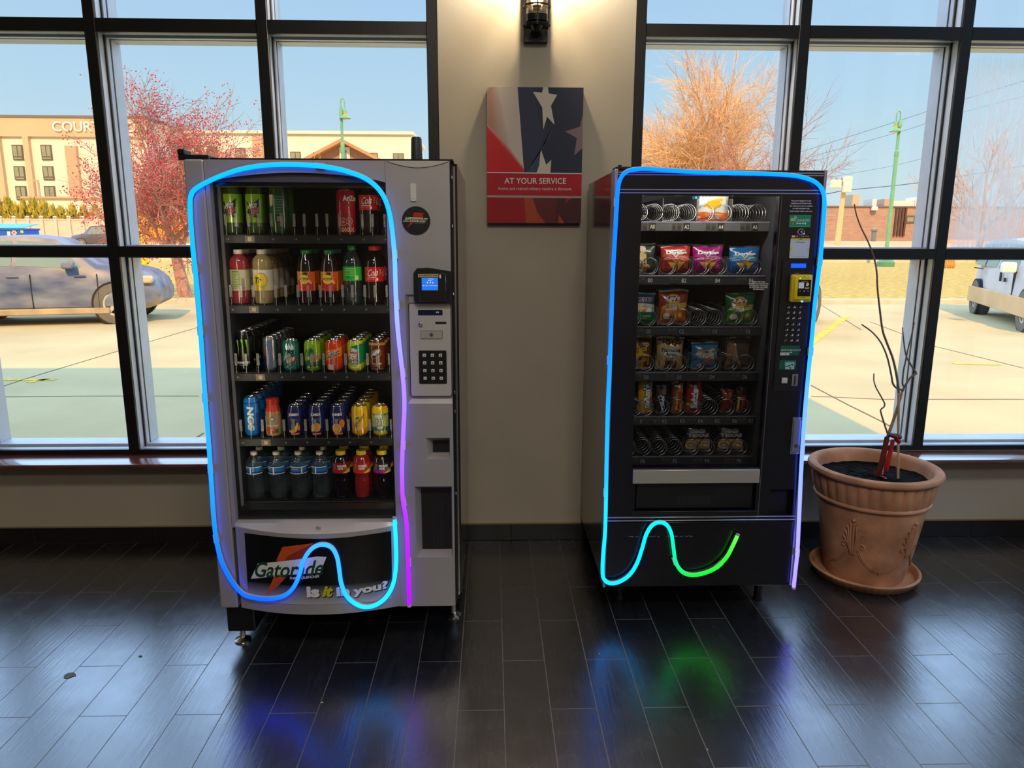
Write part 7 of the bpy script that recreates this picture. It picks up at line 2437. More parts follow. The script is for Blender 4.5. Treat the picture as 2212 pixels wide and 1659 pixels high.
# ---- brown gabled building
GYY = 70.0
gx, gz = XZ(741, 302, GYY)
GB = thing('gabled_building', 'brown timber gable with a white framed window in front of the hotel wing', 'building', (gx, GYY, 1.25))
sl = (XZ(741, 302, GYY)[1] - XZ(815, 340, GYY)[1]) / (XZ(815, 340, GYY)[0] - gx)
roof_b = M('brown_roof_shingle', (190, 146, 108), rough=.9, var=.15, scale=1.2)
wood_b = M('brown_timber_wall', (172, 134, 106), rough=.85, var=.15, scale=1, stretch=(6, 1, 1))
b = MB(); hw = 7.5
b.add([(gx - hw, GYY, 1.0), (gx + hw, GYY, 1.0), (gx + hw, GYY, gz - hw * sl - .3), (gx, GYY, gz - .3), (gx - hw, GYY, gz - hw * sl - .3)] + [(gx - hw, GYY + 10, 1.0), (gx + hw, GYY + 10, 1.0), (gx + hw, GYY + 10, gz - hw * sl - .3), (gx, GYY + 10, gz - .3), (gx - hw, GYY + 10, gz - hw * sl - .3)],
      [(0, 1, 2, 3, 4), (9, 8, 7, 6, 5), (1, 6, 7, 2), (4, 9, 5, 0)], wood_b)
b.build('timber_wall', GB, smooth=False)
for s in (-1, 1):
    b = MB()
    a0_, a1_ = Vector((gx, 0, gz)), Vector((gx + s * (hw + .8), 0, gz - (hw + .8) * sl))
    vs = []
    for yy in (GYY - 1.0, GYY + 10.5):
        vs += [(a0_.x, yy, a0_.z), (a1_.x, yy, a1_.z), (a1_.x, yy, a1_.z - .3), (a0_.x, yy, a0_.z - .3)]
    b.add(vs, [(0, 1, 2, 3), (7, 6, 5, 4), (0, 4, 5, 1), (1, 5, 6, 2), (2, 6, 7, 3), (3, 7, 4, 0)], roof_b); b.build('roof_slope', GB, smooth=False)
u0, v1 = XZ(733, 318, GYY); u1, v0 = XZ(757, 352, GYY)
b = MB(); b.box(u0, u1, GYY - .1, GYY - .005, v0, v1, M('white_trim_board', (236, 228, 210), rough=.6)); W_ = b.build('window', GB, smooth=False)
b = MB(); b.box(u0 + .3, u1 - .3, GYY - .14, GYY - .1, v0 + .3, v1 - .3, M('sky_lit_pane', (110, 150, 190), rough=.1)); b.build('pane', W_, smooth=False)

# ---- white fence, hedge, dumpster, bollards on the left
FY = 66.0
fz0 = terrain(FY)
vin = M('white_vinyl', (226, 206, 190), rough=.6, var=.03, scale=1)
fx0, fzt = XZ(-60, 472, FY); fx1, _ = XZ(285, 472, FY)
FE = thing('vinyl_fence', 'long white vinyl fence below the yellow-green hedge', 'fence', ((fx0 + fx1) / 2, FY, fz0))
b = MB(); b.box(fx0, fx1, FY, FY + .08, fz0 + .05, fzt, vin)
b.box(fx0, fx1, FY - .04, FY + .12, fzt - .12, fzt, vin); b.box(fx0, fx1, FY - .04, FY + .12, fz0 + .05, fz0 + .2, vin)
b.build('fence_panel', FE, smooth=False)
for k in range(12):
    u, _ = XZ(-55 + 29.5 * k, 490, FY)
    b = MB(); b.box(u - .13, u + .13, FY - .14, FY - .045, fz0, fzt + .12, vin); b.lathe([(.20, 0), (.20, .05), (0, .14)], vin, (u, FY - .09, fzt + .12), 4); b.build('fence_post', FE, smooth=False)
hedge_m = M('yellow_green_foliage', (166, 158, 52), rough=.9, var=.35, scale=2, rgb2=(196, 176, 60))


def shrub(x, ytop, w, seed, label):
    R_ = random.Random(seed)
    px_, zt_ = XZ(x, ytop, FY + 2.5)
    s = thing('arborvitae', label, 'shrub', (px_, FY + 2.5, fz0), group='yellow-green hedge shrubs')
    q = MB(); h_ = zt_ - fz0
    q.tube([(px_, FY + 2.5, fz0), (px_, FY + 2.5, zt_ - .4)], .10, M('hedge_stem', (120, 90, 60), rough=.9), 5); q.build('stem', s)
    q = MB()
    for k in range(230):
        z = h_ * (.15 + .85 * R_.random()); rr = w * (1 - (z / h_) ** 2.2) + .08; a = R_.uniform(0, 2 * PI); r_ = rr * R_.uniform(.4, 1)
        c = Vector((px_ + r_ * math.cos(a), FY + 2.5 + r_ * math.sin(a), fz0 + z)); L__ = R_.uniform(.25, .6)
        o = Vector((math.cos(a) * .35, math.sin(a) * .35, 1)).normalized() * L__; sd = Vector((-math.sin(a), math.cos(a), 0)) * L__ * .28; tk = Vector((math.cos(a), math.sin(a), 0)) * .05
        q.add([c - sd, c + sd, c + o, c + tk], [(0, 1, 2), (0, 3, 1), (1, 3, 2), (2, 3, 0)], hedge_m)
    q.build('foliage', s, smooth=False, kind='stuff')


words_ = ['at the left frame edge', 'second along the white fence', 'third along the white fence', 'above the blue dumpster lid', 'fifth along the white fence', 'sixth along the white fence', 'before the pale annex wall', 'eighth along the white fence', 'ninth along the white fence', 'above the grey car', 'beside the black mullion']
for k, (x, yt) in enumerate(((-6, 432), (15, 431), (33, 445), (50, 437), (70, 432), (92, 437), (112, 450), (132, 452), (155, 447), (180, 451), (205, 448))):
    shrub(x, yt, .95, 40 + k, 'yellow-green hedge shrub, ' + words_[k])

DY = 48.0
dg_ = .55
dx0, dz1 = XZ(-70, 491, DY); dx1, dz0 = XZ(54, 517, DY)
DU = thing('dumpster', 'blue steel dumpster with teal lid before the white fence', 'dumpster', ((dx0 + dx1) / 2, DY, dz0 - .1))
blu = M('dumpster_blue', (32, 96, 190), rough=.5, var=.15, scale=1)
b = MB(); b.box(dx0, dx1, DY, DY + 1.6, dz0 - .1, dz1 - .05, blu, .04, 1); b.box(dx0 - .05, dx1 + .05, DY - .05, DY + 1.65, dz1 - .16, dz1 - .05, blu); b.build('bin_body', DU, smooth=False)
b = MB(); b.add([(dx0, DY - .05, dz1 - .05), (dx1, DY - .05, dz1 - .05), (dx1, DY + 1.6, dz1 + .22), (dx0, DY + 1.6, dz1 + .22), (dx0, DY - .05, dz1 - .02), (dx1, DY - .05, dz1 - .02), (dx1, DY + 1.6, dz1 + .26), (dx0, DY + 1.6, dz1 + .26)],
               [(3, 2, 1, 0), (4, 5, 6, 7), (0, 1, 5, 4), (1, 2, 6, 5), (2, 3, 7, 6), (3, 0, 4, 7)], M('teal_lid', (70, 170, 196), rough=.5)); b.build('lid', DU, smooth=False)
pmd = plane(DY)
b = MB(); b.rect(pmd, *[XZ(16, 505, DY)[0], XZ(23, 505, DY)[0], XZ(20, 509, DY)[1], XZ(20, 500, DY)[1]], .02, white_p); b.build('white_sticker', DU, smooth=False)
b = MB(); c_ = XZ(31, 503, DY)
for k in range(6):
    b.disc(pmd, c_[0] + .11 * math.cos(k * PI / 3), c_[1] + .11 * math.sin(k * PI / 3), .07, .07, .02 + .001 * k, M('pink_petal', (236, 170, 170), rough=.5), 10)
b.build('flower_emblem', DU, smooth=False)
b = MB(); b.rect(pmd, XZ(45, 503, DY)[0], XZ(51, 503, DY)[0], XZ(48, 503.5, DY)[1], XZ(48, 497, DY)[1], .02, yellow_p); b.build('yellow_sticker', DU, smooth=False)

bol = M('bollard_yellow', (236, 212, 10), rough=.4)
for k, (xx, side) in enumerate(((287, 'nearer the black mullion'), (306, 'nearer the crabapple trunk'))):
    YB = 30.0
    u, z0_ = XZ(xx + 2, 532, YB); _, z1_ = XZ(xx, 481, YB)
    r_ = .10
    B_ = thing('yellow_bollard', 'yellow steel bollard on the lawn edge, ' + side, 'bollard', (u, YB, z0_))
    b = MB(); b.lathe([(r_, GZ + .1), (r_, z1_ - .05), (r_ * .8, z1_), (0, z1_ + .02)], bol, (u, YB, 0), 16); b.build('bollard_post', B_, angle=30)
    b = MB(); b.lathe([(r_ * 1.4, GZ + .1), (r_ * 1.4, z0_ + .12), (r_, z0_ + .14)], bol, (u, YB, 0), 16, cap=False); b.build('bollard_foot', B_, angle=30)
wy = 60.0
u0, v1 = XZ(283, 452, wy); u1, v0 = XZ(425, 516, wy)
yf = M('yellow_wood_fence', (232, 168, 36), rough=.8, var=.15, scale=1.2, stretch=(5, 1, .4))
YF = thing('board_fence', 'bright yellow board fence behind the crabapple tree', 'fence', ((u0 + u1) / 2, wy, v0))
b = MB(); n_ = 22
for k in range(n_):
    xa = u0 + (u1 - u0) * k / n_; b.box(xa, xa + (u1 - u0) / n_ * .96, wy, wy + .06, v0 - .4, v1 + .05 * (k % 2), yf)
b.build('fence_boards', YF, smooth=False)
b = MB(); b.box(u0, u1, wy + .06, wy + .16, v0 + .3, v0 + .5, yf); b.box(u0, u1, wy + .06, wy + .16, v1 - .5, v1 - .3, yf); b.build('fence_rail', YF, smooth=False)
b = MB(); u0, v1 = XZ(292, 516, 55); u1, v0 = XZ(410, 530, 55); b.box(u0, u1, 55, 57, terrain(55) - .2, terrain(55) + .35, M('white_kerb_block', (246, 236, 214), rough=.8)); tag(b.build('concrete_block', smooth=False), 'long low white concrete kerb block in front of the yellow board fence', 'kerb')
b = MB(); u, z1_ = XZ(82, 389, 72); b.tube([(u, 72, 1.2), (u, 72, z1_)], .10, tan_d, 8)
LPB = thing('parking_light_pole', 'thin brown parking light pole in front of the hotel windows', 'street lamp', (u, 72, 1.25)); b.build('pole', LPB)
b = MB(); u2, _ = XZ(70, 390, 72); b.box(u2, u, 71.9, 72.1, z1_ - .12, z1_, tan_d); b.build('lamp_arm', LPB, smooth=False)

# ---- green lamp posts
gpost = M('green_painted_steel', (120, 180, 136), rough=.5, var=.08, scale=2)
brass_y = M('yellow_lamp_band', (226, 190, 80), rough=.4)


def lamp_post(label, xt, yt, Y, s, side, lean_px, rp):
    """s: metres per photo pixel there; the arm hooks over to side"""
    pt = far(xt, yt, Y)
    pb = Vector((far(xt + lean_px, 520, Y).x, Y, GZ + .10 if Y < 46 else terrain(Y)))
    pole_top = far(xt - side * 4, yt + 25, Y)
    pb.x = pole_top.x
    t = thing('green_lamp_post', label, 'street lamp', pb)
    q = MB(); q.lathe([(rp * 2.6, 0), (rp * 2.6, .25), (rp * 1.6, .6), (rp * 1.3, .8)], gpost, pb, 14); q.build('post_base', t, angle=30)
    q = MB(); q.tube([pb + Vector((0, 0, .6)), pole_top + Vector((0, 0, -(pole_top.z - pb.z) * .22))], rp, gpost, 12); q.tube([pole_top + Vector((0, 0, -(pole_top.z - pb.z) * .22)), pole_top], rp * .78, gpost, 12)
    q.lathe([(rp * 1.0, 0), (rp * 1.15, .05), (rp * 1.15, .3), (rp * .8, .35)], gpost, pole_top + Vector((0, 0, -(pole_top.z - pb.z) * .22 - .15)), 12)
    q.lathe([(rp * 1.1, -.3), (rp * 1.1, -.1), (rp * .6, .1), (0, .12)], gpost, pole_top, 12); q.build('pole', t, angle=30)
    R1 = 4.2 * s
    P = [pole_top + Vector((side * (R1 - R1 * math.cos(a)), 0, 14 * s + R1 * 2.0 * math.sin(a))) for a in [PI * k / 14 for k in range(15)]]
    P = [pole_top] + P + [P[-1] + Vector((0, 0, -14 * s))]
    q = MB(); q.tube(P, rp * .32, gpost, 8); q.build('gooseneck_arm', t)
    hd = P[-1]
    q = MB(); q.lathe([(0, 1.5 * s), (2.2 * s, 0), (3.6 * s, -4 * s), (3.8 * s, -8 * s)], gpost, hd, 16); q.build('lamp_dome', t, angle=30)
    q = MB(); q.lathe([(4.6 * s, -8 * s), (4.6 * s, -9 * s), (4.0 * s, -9.2 * s), (4.0 * s, -11.5 * s), (4.4 * s, -12 * s)], brass_y, hd, 16); q.build('lamp_band', t, angle=30)
    q = MB(); q.lathe([(4.2 * s, -12 * s), (8 * s, -15 * s), (13 * s, -20.5 * s), (12 * s, -20.8 * s), (0, -20.6 * s)], gpost, hd, 24); q.build('lamp_shade', t, angle=30)
    q = MB(); q.lathe([(0, -20 * s), (7 * s, -21 * s), (5 * s, -23 * s), (0, -24 * s)], M('lamp_lens', (240, 220, 190), rough=.3), hd, 16); q.build('lens', t)
    return t


lamp_post('green lamp post rising above the silver machine, lamp hooked to its right', 740.5, 210, 24.0, 24 / 1560 * .92, 1, 4, .055)
lamp_post('green lamp post outside the right window, lamp hooked to its left', 1940, 238, 44.0, 44 / 1560 * .95, -1, -22, .115)

# ---- right: brick building, utility pole, wires
BYY = 76.0
brick = bpy.data.materials.new('brown_brick_wall'); brick.use_nodes = True
_t = brick.node_tree; _b = _t.nodes['Principled BSDF']; _k = _t.nodes.new('ShaderNodeTexBrick'); _c = _t.nodes.new('ShaderNodeTexCoord')
_m = _t.nodes.new('ShaderNodeMapping'); _m.inputs['Rotation'].default_value = (PI / 2, 0, 0)
_t.links.new(_c.outputs['Object'], _m.inputs[0]); _t.links.new(_m.outputs[0], _k.inputs[0]); _t.links.new(_k.outputs[0], _b.inputs['Base Color'])
_k.inputs['Scale'].default_value = 1.0; _k.inputs['Brick Width'].default_value = .6; _k.inputs['Row Height'].default_value = .2; _k.inputs['Mortar Size'].default_value = .012
_k.inputs['Color1'].default_value = lin((178, 148, 130)); _k.inputs['Color2'].default_value = lin((164, 136, 120)); _k.inputs['Mortar'].default_value = lin((186, 156, 132)); _b.inputs['Roughness'].default_value = .9
bx0, bz1 = XZ(1690, 447, BYY); bx1, _ = XZ(2300, 447, BYY)
BB = thing('brick_building', 'low brown brick building across the road behind the right window', 'building', ((bx0 + bx1) / 2, BYY, 1.25))
b = MB(); b.box(bx0, bx1, BYY, BYY + 18, 1.0, bz1, brick); b.build('brick_wall', BB, smooth=False)
b = MB(); b.box(bx0 - .1, bx1 + .1, BYY - .12, BYY + 18.1, bz1, bz1 + .14, M('grey_coping', (120, 104, 96), rough=.7)); b.build('roof_coping', BB, smooth=False)
for xa, ya, xb, yb, m_ in ((1843, 420, 1855, 446, tan_w), (1885, 430, 1893, 446, cream_w), (1911, 430, 1925, 446, tan_d), (1925, 434, 1975, 446, cream_w), (1978, 426, 2010, 446, cream_w)):
    u0, v1 = XZ(xa, ya, BYY + 5); u1, v0 = XZ(xb, yb, BYY + 5)
    b = MB(); b.box(u0, u1, BYY + 5, BYY + 7, v0 - .6, v1, m_); b.build('roof_unit', BB, smooth=False)
for x in (1933, 1940, 1946.5, 1953):
    u, v1 = XZ(x + 3, 449, BYY); u2, v0 = XZ(x - 3, 510, BYY)
    b = MB(); b.box((u + u2) / 2 - .09, (u + u2) / 2 + .09, BYY - .2, BYY - .005, v0, v1, M('dark_brick_fin', (90, 62, 50), rough=.9)); b.build('wall_fin', BB, smooth=False)
u0, v1 = XZ(1956, 466, BYY); u1, v0 = XZ(1990, 482, BYY)
b = MB(); b.box(u0, u1, BYY - .1, BYY - .005, v0, v1, win_f); W_ = b.build('window', BB, smooth=False)
b = MB(); um = (u0 + u1) / 2; b.box(u0 + .15, um - .06, BYY - .14, BYY - .1, v0 + .15, v1 - .15, win_g); b.box(um + .06, u1 - .15, BYY - .14, BYY - .1, v0 + .15, v1 - .15, win_g); b.build('pane', W_, smooth=False)
u0, v1 = XZ(1982, 482, BYY); u1, v0 = XZ(1994, 507, BYY); b = MB(); b.box(u0, u1, BYY - .1, BYY - .005, v0, v1, M('grey_door', (120, 124, 120), rough=.5)); b.build('door_leaf', BB, smooth=False)
u, v = XZ(1886, 450, BYY); b = MB(); b.lathe([(0, .3), (.3, .1), (.35, -.2), (0, -.25)], cream_w, (u, BYY - .3, v), 10); b.build('wall_lamp', BB)
u, z1_ = XZ(1889, 493, 68); b = MB(); b.lathe([(.22, terrain(68)), (.22, z1_ - .3), (.30, z1_ - .28), (.30, z1_ - .1), (0, z1_)], M('grey_bollard', (120, 124, 120), rough=.5), (u, 68, 0), 12)
tag(b.build('concrete_bollard', angle=30), 'grey domed bollard in front of the brown brick wall', 'bollard')
UY = 62.0
pu = far(1810, 515, UY); ptop = far(1819, 385, UY)
UP = thing('utility_pole', 'pale wooden utility pole with floodlights right of the black machine', 'utility pole', (pu.x, UY, terrain(UY)))
polew = M('weathered_pole_wood', (226, 196, 142), rough=.9, var=.12, scale=1, stretch=(4, 4, .3))
b = MB(); b.tube([(pu.x, UY, terrain(UY)), (pu.x + .15, UY, ptop.z)], .22, polew, 12, rad=[.24, .17]); b.build('pole', UP)
b = MB(); b.box(ptop.x - 1.0, ptop.x + .6, UY - .1, UY + .1, ptop.z - .6, ptop.z - .4, polew)
for k in range(4):
    b.lathe([(.08, 0), (.12, .2), (.06, .5), (0, .52)], M('brown_insulator', (170, 140, 110), rough=.4), (ptop.x - .9 + .45 * k, UY, ptop.z - .4), 8)
b.build('crossarm', UP, smooth=False)
b = MB(); c_ = far(1820, 398, UY); b.lathe([(.0, -.7), (.38, -.65), (.38, .55), (.0, .65)], cream_w, (c_.x + .2, UY - .4, c_.z), 14); b.build('transformer_can', UP, angle=30)
b = MB(); c_ = far(1803, 397, UY); b.box(c_.x - .5, c_.x + .4, UY - .5, UY - .1, c_.z - .4, c_.z + .3, cream_w, .08, 1); b.build('floodlight', UP, smooth=False)


def wire(label, pts, r):
    P = smooth_path([far(*q) for q in pts], 1.0)
    q = MB(); q.tube(P, r, M('dark_cable', (70, 84, 96), rough=.6), 4, caps=False); tag(q.build('overhead_wire'), label, 'wire', 'overhead wires')


wire('upper thin cable crossing the sky behind the right green lamp post', [(1700, 338, 60), (1960, 255, 56), (2030, 231, 52), (2260, 160, 48)], .018)
wire('second thin cable just under the upper one across the right window sky', [(1740, 342, 60), (1960, 280, 56), (2030, 256, 52), (2260, 195, 48)], .015)
wire('dark heavy cable running from behind the black machine past the utility pole', [(1740, 430, 64), (1815, 413, 62), (1950, 399, 62), (2050, 385, 62), (2260, 350, 62)], .035)
wire('faint lowest cable between the utility pole and green lamp', [(1790, 383, 63), (1930, 358, 63), (2000, 340, 63)], .016)
u, v = XZ(1914, 562, 40); b = MB(); b.lathe([(.45, 0), (.45, .25), (.3, .42), (0, .5)], M('green_cover', (90, 150, 110), rough=.5), (u, 40, GZ + .10), 14); tag(b.build('utility_cover', angle=30), 'low green dome cover standing on the lawn under the mullion', 'utility cover')
b = MB(); u0, _ = XZ(2046, 565, 38); u1, _ = XZ(2064, 565, 38)
for k in range(8):
    b.lathe([(.06, 0), (.10, .2), (.03, .45), (0, .5)], M('dry_tan_grass', (206, 150, 60), rough=.9), (u0 + (u1 - u0) * k / 7, 38 + .2 * (k % 2), GZ + .10), 5)
tag(b.build('dry_tuft', smooth=False), 'dry orange tuft of grass left of the old van', 'grass', kind='stuff')
b = MB(); u0, v1 = XZ(2020, 518, 64); u1, v0 = XZ(2112, 527, 64); b.box(u0, u1, 64, 64.3, terrain(64), v1, M('orange_sign_board', (240, 176, 96), rough=.6)); tag(b.build('roadside_board', smooth=False), 'low orange board by the road behind the misted pane', 'board')


# ---- vehicles
tyre = M('dusty_tyre', (110, 104, 92), rough=.9, var=.15, scale=6)
rimm = M('alloy_rim', (206, 200, 184), rough=.4, metal=.3)
cgl = M('car_glass', (126, 142, 120), rough=.08, coat=.5)
dark_in = M('wheel_well', (40, 40, 40), rough=.9)


def car(name, label, cat, loc, heading, st, halfw, body, wins, wheels, wr, lower=None, extras=None):
    """st: (x, z_bottom, z_belt, z_top, inset of the top); x runs rear to front; local origin on the ground under the middle"""
    c = thing(name, label, cat); c['_local'] = 1
    q = MB(); vs = []
    for x, zb_, zl, zt_, ins in st:
        w = halfw * (1 if st[0][0] + .35 < x < st[-1][0] - .45 else .86)
        half = [(w * .86, zb_), (w * .98, zb_ + .10), (w, (zb_ + zl) / 2), (w * .97, zl), (w - ins, zt_), ((w - ins) * .6, zt_ + .03)]
        vs += [(x, -y, z) for y, z in half] + [(x, y, z) for y, z in half[::-1]]
    n = 12; ns = len(st)
    up, lo = [], []
    for i in range(ns - 1):
        for k in range(n):
            k2 = (k + 1) % n
            (lo if (k in (0, 10) and lower) else up).append((i * n + k, (i + 1) * n + k, (i + 1) * n + k2, i * n + k2)[::-1])
    ends = [tuple(range(n)), tuple(range((ns - 1) * n + n - 1, (ns - 1) * n - 1, -1))]
    q.add(vs, up + ends, body)
    if lower: q.add(vs, lo, lower)
    q.build('car_body', c, angle=50)
    def lerp_st(x):
        for a, b_ in zip(st[:-1], st[1:]):
            if a[0] <= x <= b_[0]:
                k = (x - a[0]) / (b_[0] - a[0]); return [a[i] + (b_[i] - a[i]) * k for i in range(5)]
        return st[-1]
    for (xa, xb, xc, xd) in wins:                   # bottom rear, bottom front, top front, top rear
        for s in (-1, 1):
            q = MB(); P = []
            for x, t in ((xa, .10), (xb, .10), (xc, .88), (xd, .88)):
                _, _, zl, zt_, ins = lerp_st(x)
                P.append(Vector((x, s * (halfw * .97 + (halfw - ins - halfw * .97) * t + .008), zl + (zt_ - zl) * t)))
            off = Vector((0, s * -.02, 0))
            q.add(P + [p_ + off for p_ in P], [(0, 1, 2, 3), (7, 6, 5, 4), (0, 4, 5, 1), (1, 5, 6, 2), (2, 6, 7, 3), (3, 7, 4, 0)], cgl); q.build('side_window', c, smooth=False)
    for x in wheels:
        for s in (-1, 1):
            q = MB()
            y0_, y1_ = s * (halfw - .22), s * (halfw + .012)
            def disc_ring(r0, r1, ya, yb, mat):
                n_ = 28; V = []
                for r_, yy in ((r0, ya), (r1, ya), (r1, yb), (r0, yb)):
                    V += [(x + r_ * math.cos(2 * PI * k / n_), yy, wr + r_ * math.sin(2 * PI * k / n_)) for k in range(n_)]
                F = []
                for j in range(4):
                    for k in range(n_):
                        k2 = (k + 1) % n_; F.append((j * n_ + k, j * n_ + k2, ((j + 1) % 4) * n_ + k2, ((j + 1) % 4) * n_ + k))
                q.add(V, F, mat)
            disc_ring(wr * .62, wr, y0_, y1_, tyre); W_ = q.build('wheel', c, angle=40)
            q = MB(); disc_ring(wr * .52, wr * .64, s * (halfw - .10), s * (halfw - .005), rimm)
            for k in range(8):
                a = 2 * PI * k / 8; d_ = Vector((math.cos(a), 0, math.sin(a))); e_ = Vector((-math.sin(a), 0, math.cos(a))) * .035; cen = Vector((x, s * (halfw - .02), wr))
                q.add([cen - e_, cen + e_, cen + d_ * wr * .56 + e_, cen + d_ * wr * .56 - e_], [(0, 1, 2, 3)], rimm)
            q.lathe([(0, 0), (.06, 0)], rimm, (x, 0, wr), 4); q.build('rim', W_, smooth=False)
            q = MB(); disc_ring(wr * .98, wr * 1.10, s * (halfw - .24), s * (halfw + .004), dark_in); disc_ring(.01, wr * .62, s * (halfw - .20), s * (halfw - .12), dark_in); q.build('wheel_arch', c, smooth=False)
    if extras: extras(c)
    c.location = loc; c.rotation_euler = (0, 0, heading)
    return c


dusty = M('dusty_dark_blue_paint', (74, 92, 128), rough=.4, var=.25, scale=2.2, rgb2=(128, 132, 138), stretch=(.6, 1, 1.6))
dust_lo = M('mud_caked_paint', (176, 158, 122), rough=.8, var=.2, scale=3)
SEDAN = [(-2.30, .46, .92, 1.02, .12), (-2.15, .32, 1.02, 1.14, .12), (-1.75, .26, 1.06, 1.42, .24), (-1.0, .24, 1.06, 1.60, .30), (-.1, .24, 1.04, 1.64, .31), (.35, .24, 1.03, 1.58, .30), (1.02, .24, 1.02, 1.12, .20), (1.55, .25, .98, 1.05, .16), (1.85, .28, .88, .97, .14), (2.02, .34, .72, .82, .12), (2.08, .42, .62, .66, .12)]


def sedan_extra(c):
    q = MB(); q.box(.50, .70, -1.07, -.90, 1.05, 1.19, dusty, .03, 1); q.build('door_mirror', c)
    for x in (-.35, .75):
        q = MB(); q.box(x - .10, x + .10, -.925, -.895, .90, .93, dusty, .01, 1); q.build('door_handle', c)
        q = MB(); q.box(x + .28, x + .29, -.912, -.86, .30, .95, dark_in); q.build('door_seam', c, smooth=False)
    q = MB(); q.box(1.72, 1.97, -.865, -.62, .76, .90, M('amber_headlight', (230, 190, 150), rough=.2), .03, 1); q.build('headlight', c)
    q = MB(); q.box(-1.4, 1.2, -.93, -.86, .20, .32, dust_lo, .02, 1); q.build('rocker_panel', c)


hd = math.radians(14)
wx, wyy = on_z(256, 700, GZ).x, on_z(256, 700, GZ).y
car('sedan', 'dusty dark blue sedan parked outside the left window', 'car', (wx - 1.32 * math.cos(hd) - .9 * math.sin(hd), wyy - 1.32 * math.sin(hd) + .9 * math.cos(hd), GZ), hd, SEDAN, .90, dusty,
    [(-1.45, -.36, -.36, -1.15), (-.28, .82, .34, -.28)], (-1.35, 1.32), .385, dust_lo, sedan_extra)
VANS = [(-2.35, .36, .98, 1.46, .14), (-2.25, .28, 1.02, 1.60, .18), (-.5, .25, 1.00, 1.64, .22), (.7, .25, 1.0, 1.60, .22), (1.25, .25, .98, 1.10, .16), (2.0, .28, .90, .98, .14), (2.3, .36, .70, .78, .12)]
vp = M('silver_blue_van_paint', (196, 196, 196), rough=.5, var=.08, scale=2)
vlo = M('gold_two_tone_paint', (214, 180, 132), rough=.6, var=.1, scale=2)


def van_extra(c):
    q = MB(); q.box(-2.2, 2.1, -.925, -.88, .26, .60, vlo, .01, 1); q.build('lower_panel', c, smooth=False)
    q = MB(); q.box(.95, 1.12, -1.16, -.92, 1.02, 1.22, cream_w, .04, 2); q.build('door_mirror', c)
    for x in (.15, .45):
        q = MB(); q.box(x - .03, x + .03, -.935, -.905, .82, 1.0 if x < .3 else .90, dark_in); q.build('door_handle', c, smooth=False)
    q = MB(); q.box(-1.9, -1.2, -.93, -.91, 1.0, 1.02, dark_in); q.build('sliding_rail', c, smooth=False)
    q = MB(); q.box(.92, .94, -.915, -.86, .4, 1.04, dark_in); q.build('door_seam', c, smooth=False)


rw, fw = on_z(2100, 677, GZ), on_z(2203, 716, GZ)
d_ = (fw - rw); vh = math.atan2(d_.y, d_.x); wb = d_.length
nrm = Vector((math.sin(vh), -math.cos(vh), 0))      # right-hand side, towards the viewer
mid = (rw + fw) / 2 - nrm * .90
car('minivan', 'old two-tone minivan parked on the right behind the misted pane', 'van', (mid.x, mid.y, GZ), vh, VANS, .90, vp,
    [(-2.05, -1.35, -1.38, -2.0), (-1.25, -.45, -.47, -1.25), (-.32, .95, .66, -.32)], (-wb / 2, wb / 2), .37, vlo, van_extra)
whp = M('white_car_paint', (236, 230, 216), rough=.35, coat=.4)
hw_ = math.radians(50)
f2 = on_z(1757, 697, GZ)
car('hatchback', 'white car mostly hidden behind the black snack machine', 'car', (f2.x - 1.32 * math.cos(hw_) - .9 * math.sin(hw_), f2.y - 1.32 * math.sin(hw_) + .9 * math.cos(hw_), GZ), hw_, SEDAN, .90, whp,
    [(-1.45, -.36, -.36, -1.15), (-.28, .82, .34, -.28)], (-1.35, 1.32), .37)
gp = far(205, 519, 54.0)
car('small_van', 'dark grey van driving on the road left of the yellow bollards', 'van', (gp.x + .9, 54.0, terrain(54)), PI - .02, VANS, .92, M('dark_grey_van_paint', (92, 88, 92), rough=.4, coat=.4),
    [(-.32, .95, .66, -.32)], (-1.45, 1.40), .36)

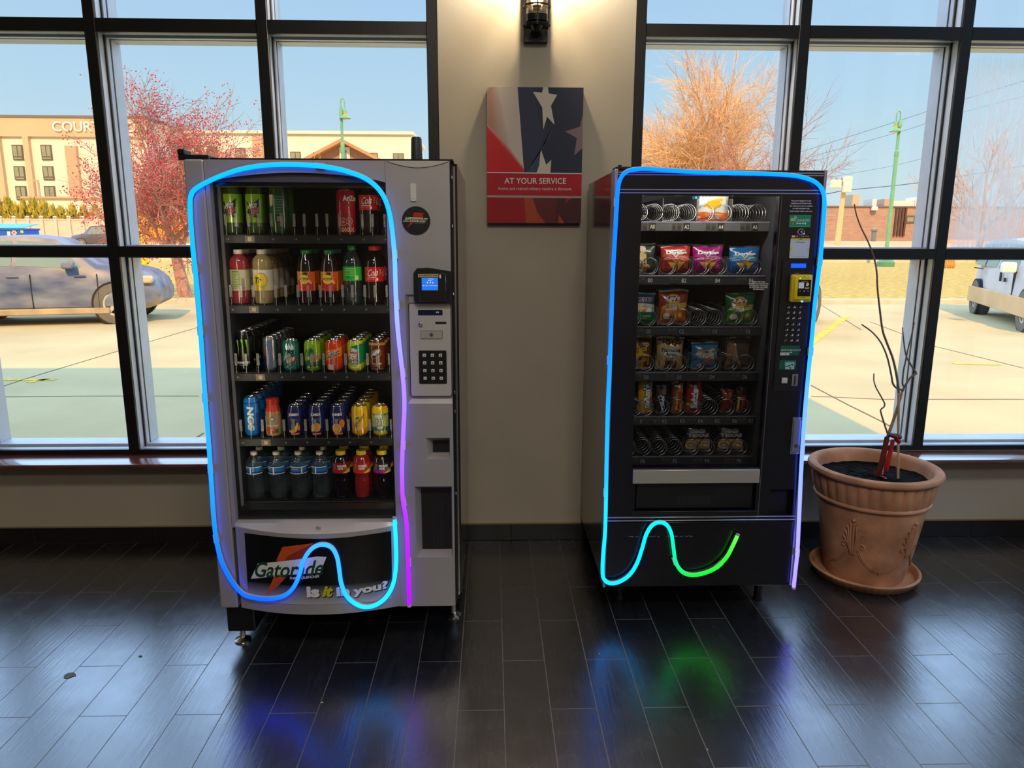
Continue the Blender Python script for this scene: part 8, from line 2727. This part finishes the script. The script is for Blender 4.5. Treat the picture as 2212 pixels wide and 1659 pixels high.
# ---- mist on the inside of the far right pane
mist = bpy.data.materials.new('condensation_mist'); mist.use_nodes = True
_t = mist.node_tree; _t.nodes.remove(_t.nodes['Principled BSDF']); N = _t.nodes.new; L = _t.links.new
co = N('ShaderNodeTexCoord'); sp = N('ShaderNodeSeparateXYZ'); L(co.outputs['Object'], sp.inputs[0])
mp = N('ShaderNodeMapping'); mp.inputs['Scale'].default_value = (85, 1, 2.2); L(co.outputs['Object'], mp.inputs[0])
ns = N('ShaderNodeTexNoise'); ns.inputs['Scale'].default_value = 1.0; ns.inputs['Detail'].default_value = 4; ns.inputs['Distortion'].default_value = .3; L(mp.outputs[0], ns.inputs['Vector'])
nb = N('ShaderNodeTexNoise'); nb.inputs['Scale'].default_value = 4.5; nb.inputs['Detail'].default_value = 3; L(co.outputs['Object'], nb.inputs['Vector'])
def mr(src, a, b_, c_, d_):
    m_ = N('ShaderNodeMapRange'); m_.interpolation_type = 'SMOOTHSTEP'
    for i, v in enumerate((a, b_, c_, d_)): m_.inputs[i + 1].default_value = v
    L(src, m_.inputs[0]); return m_.outputs[0]
def mul(a, b_):
    m_ = N('ShaderNodeMath'); m_.operation = 'MULTIPLY'
    L(a, m_.inputs[0]); (L(b_, m_.inputs[1]) if not isinstance(b_, float) else setattr(m_.inputs[1], 'default_value', b_)); return m_.outputs[0]
edge = mul(mr(sp.outputs['X'], 2.25, 2.40, 0, 1), mr(sp.outputs['Z'], 2.30, 2.44, 1, 0))
body = mr(nb.outputs[0], .25, .65, .35, 1.0)
stre = mr(ns.outputs[0], .35, .65, .50, 1.0)
al = mul(mul(mul(edge, body), stre), .60)
tr = N('ShaderNodeBsdfTransparent'); df = N('ShaderNodeBsdfTranslucent'); df.inputs[0].default_value = (.9, .88, .85, 1)
d2 = N('ShaderNodeBsdfDiffuse'); d2.inputs[0].default_value = (.9, .88, .85, 1)
m1 = N('ShaderNodeMixShader'); m1.inputs[0].default_value = .25; L(df.outputs[0], m1.inputs[1]); L(d2.outputs[0], m1.inputs[2])
m2 = N('ShaderNodeMixShader'); L(al, m2.inputs[0]); L(tr.outputs[0], m2.inputs[1]); L(m1.outputs[0], m2.inputs[2]); L(m2.outputs[0], _t.nodes['Material Output'].inputs[0])
b = MB(); b.box(2.2145 + .04, 2.978 - .04, GLASS_Y - .0012, GLASS_Y - .0004, 1.50, 2.45, mist); b.build('condensation', win2, smooth=False)
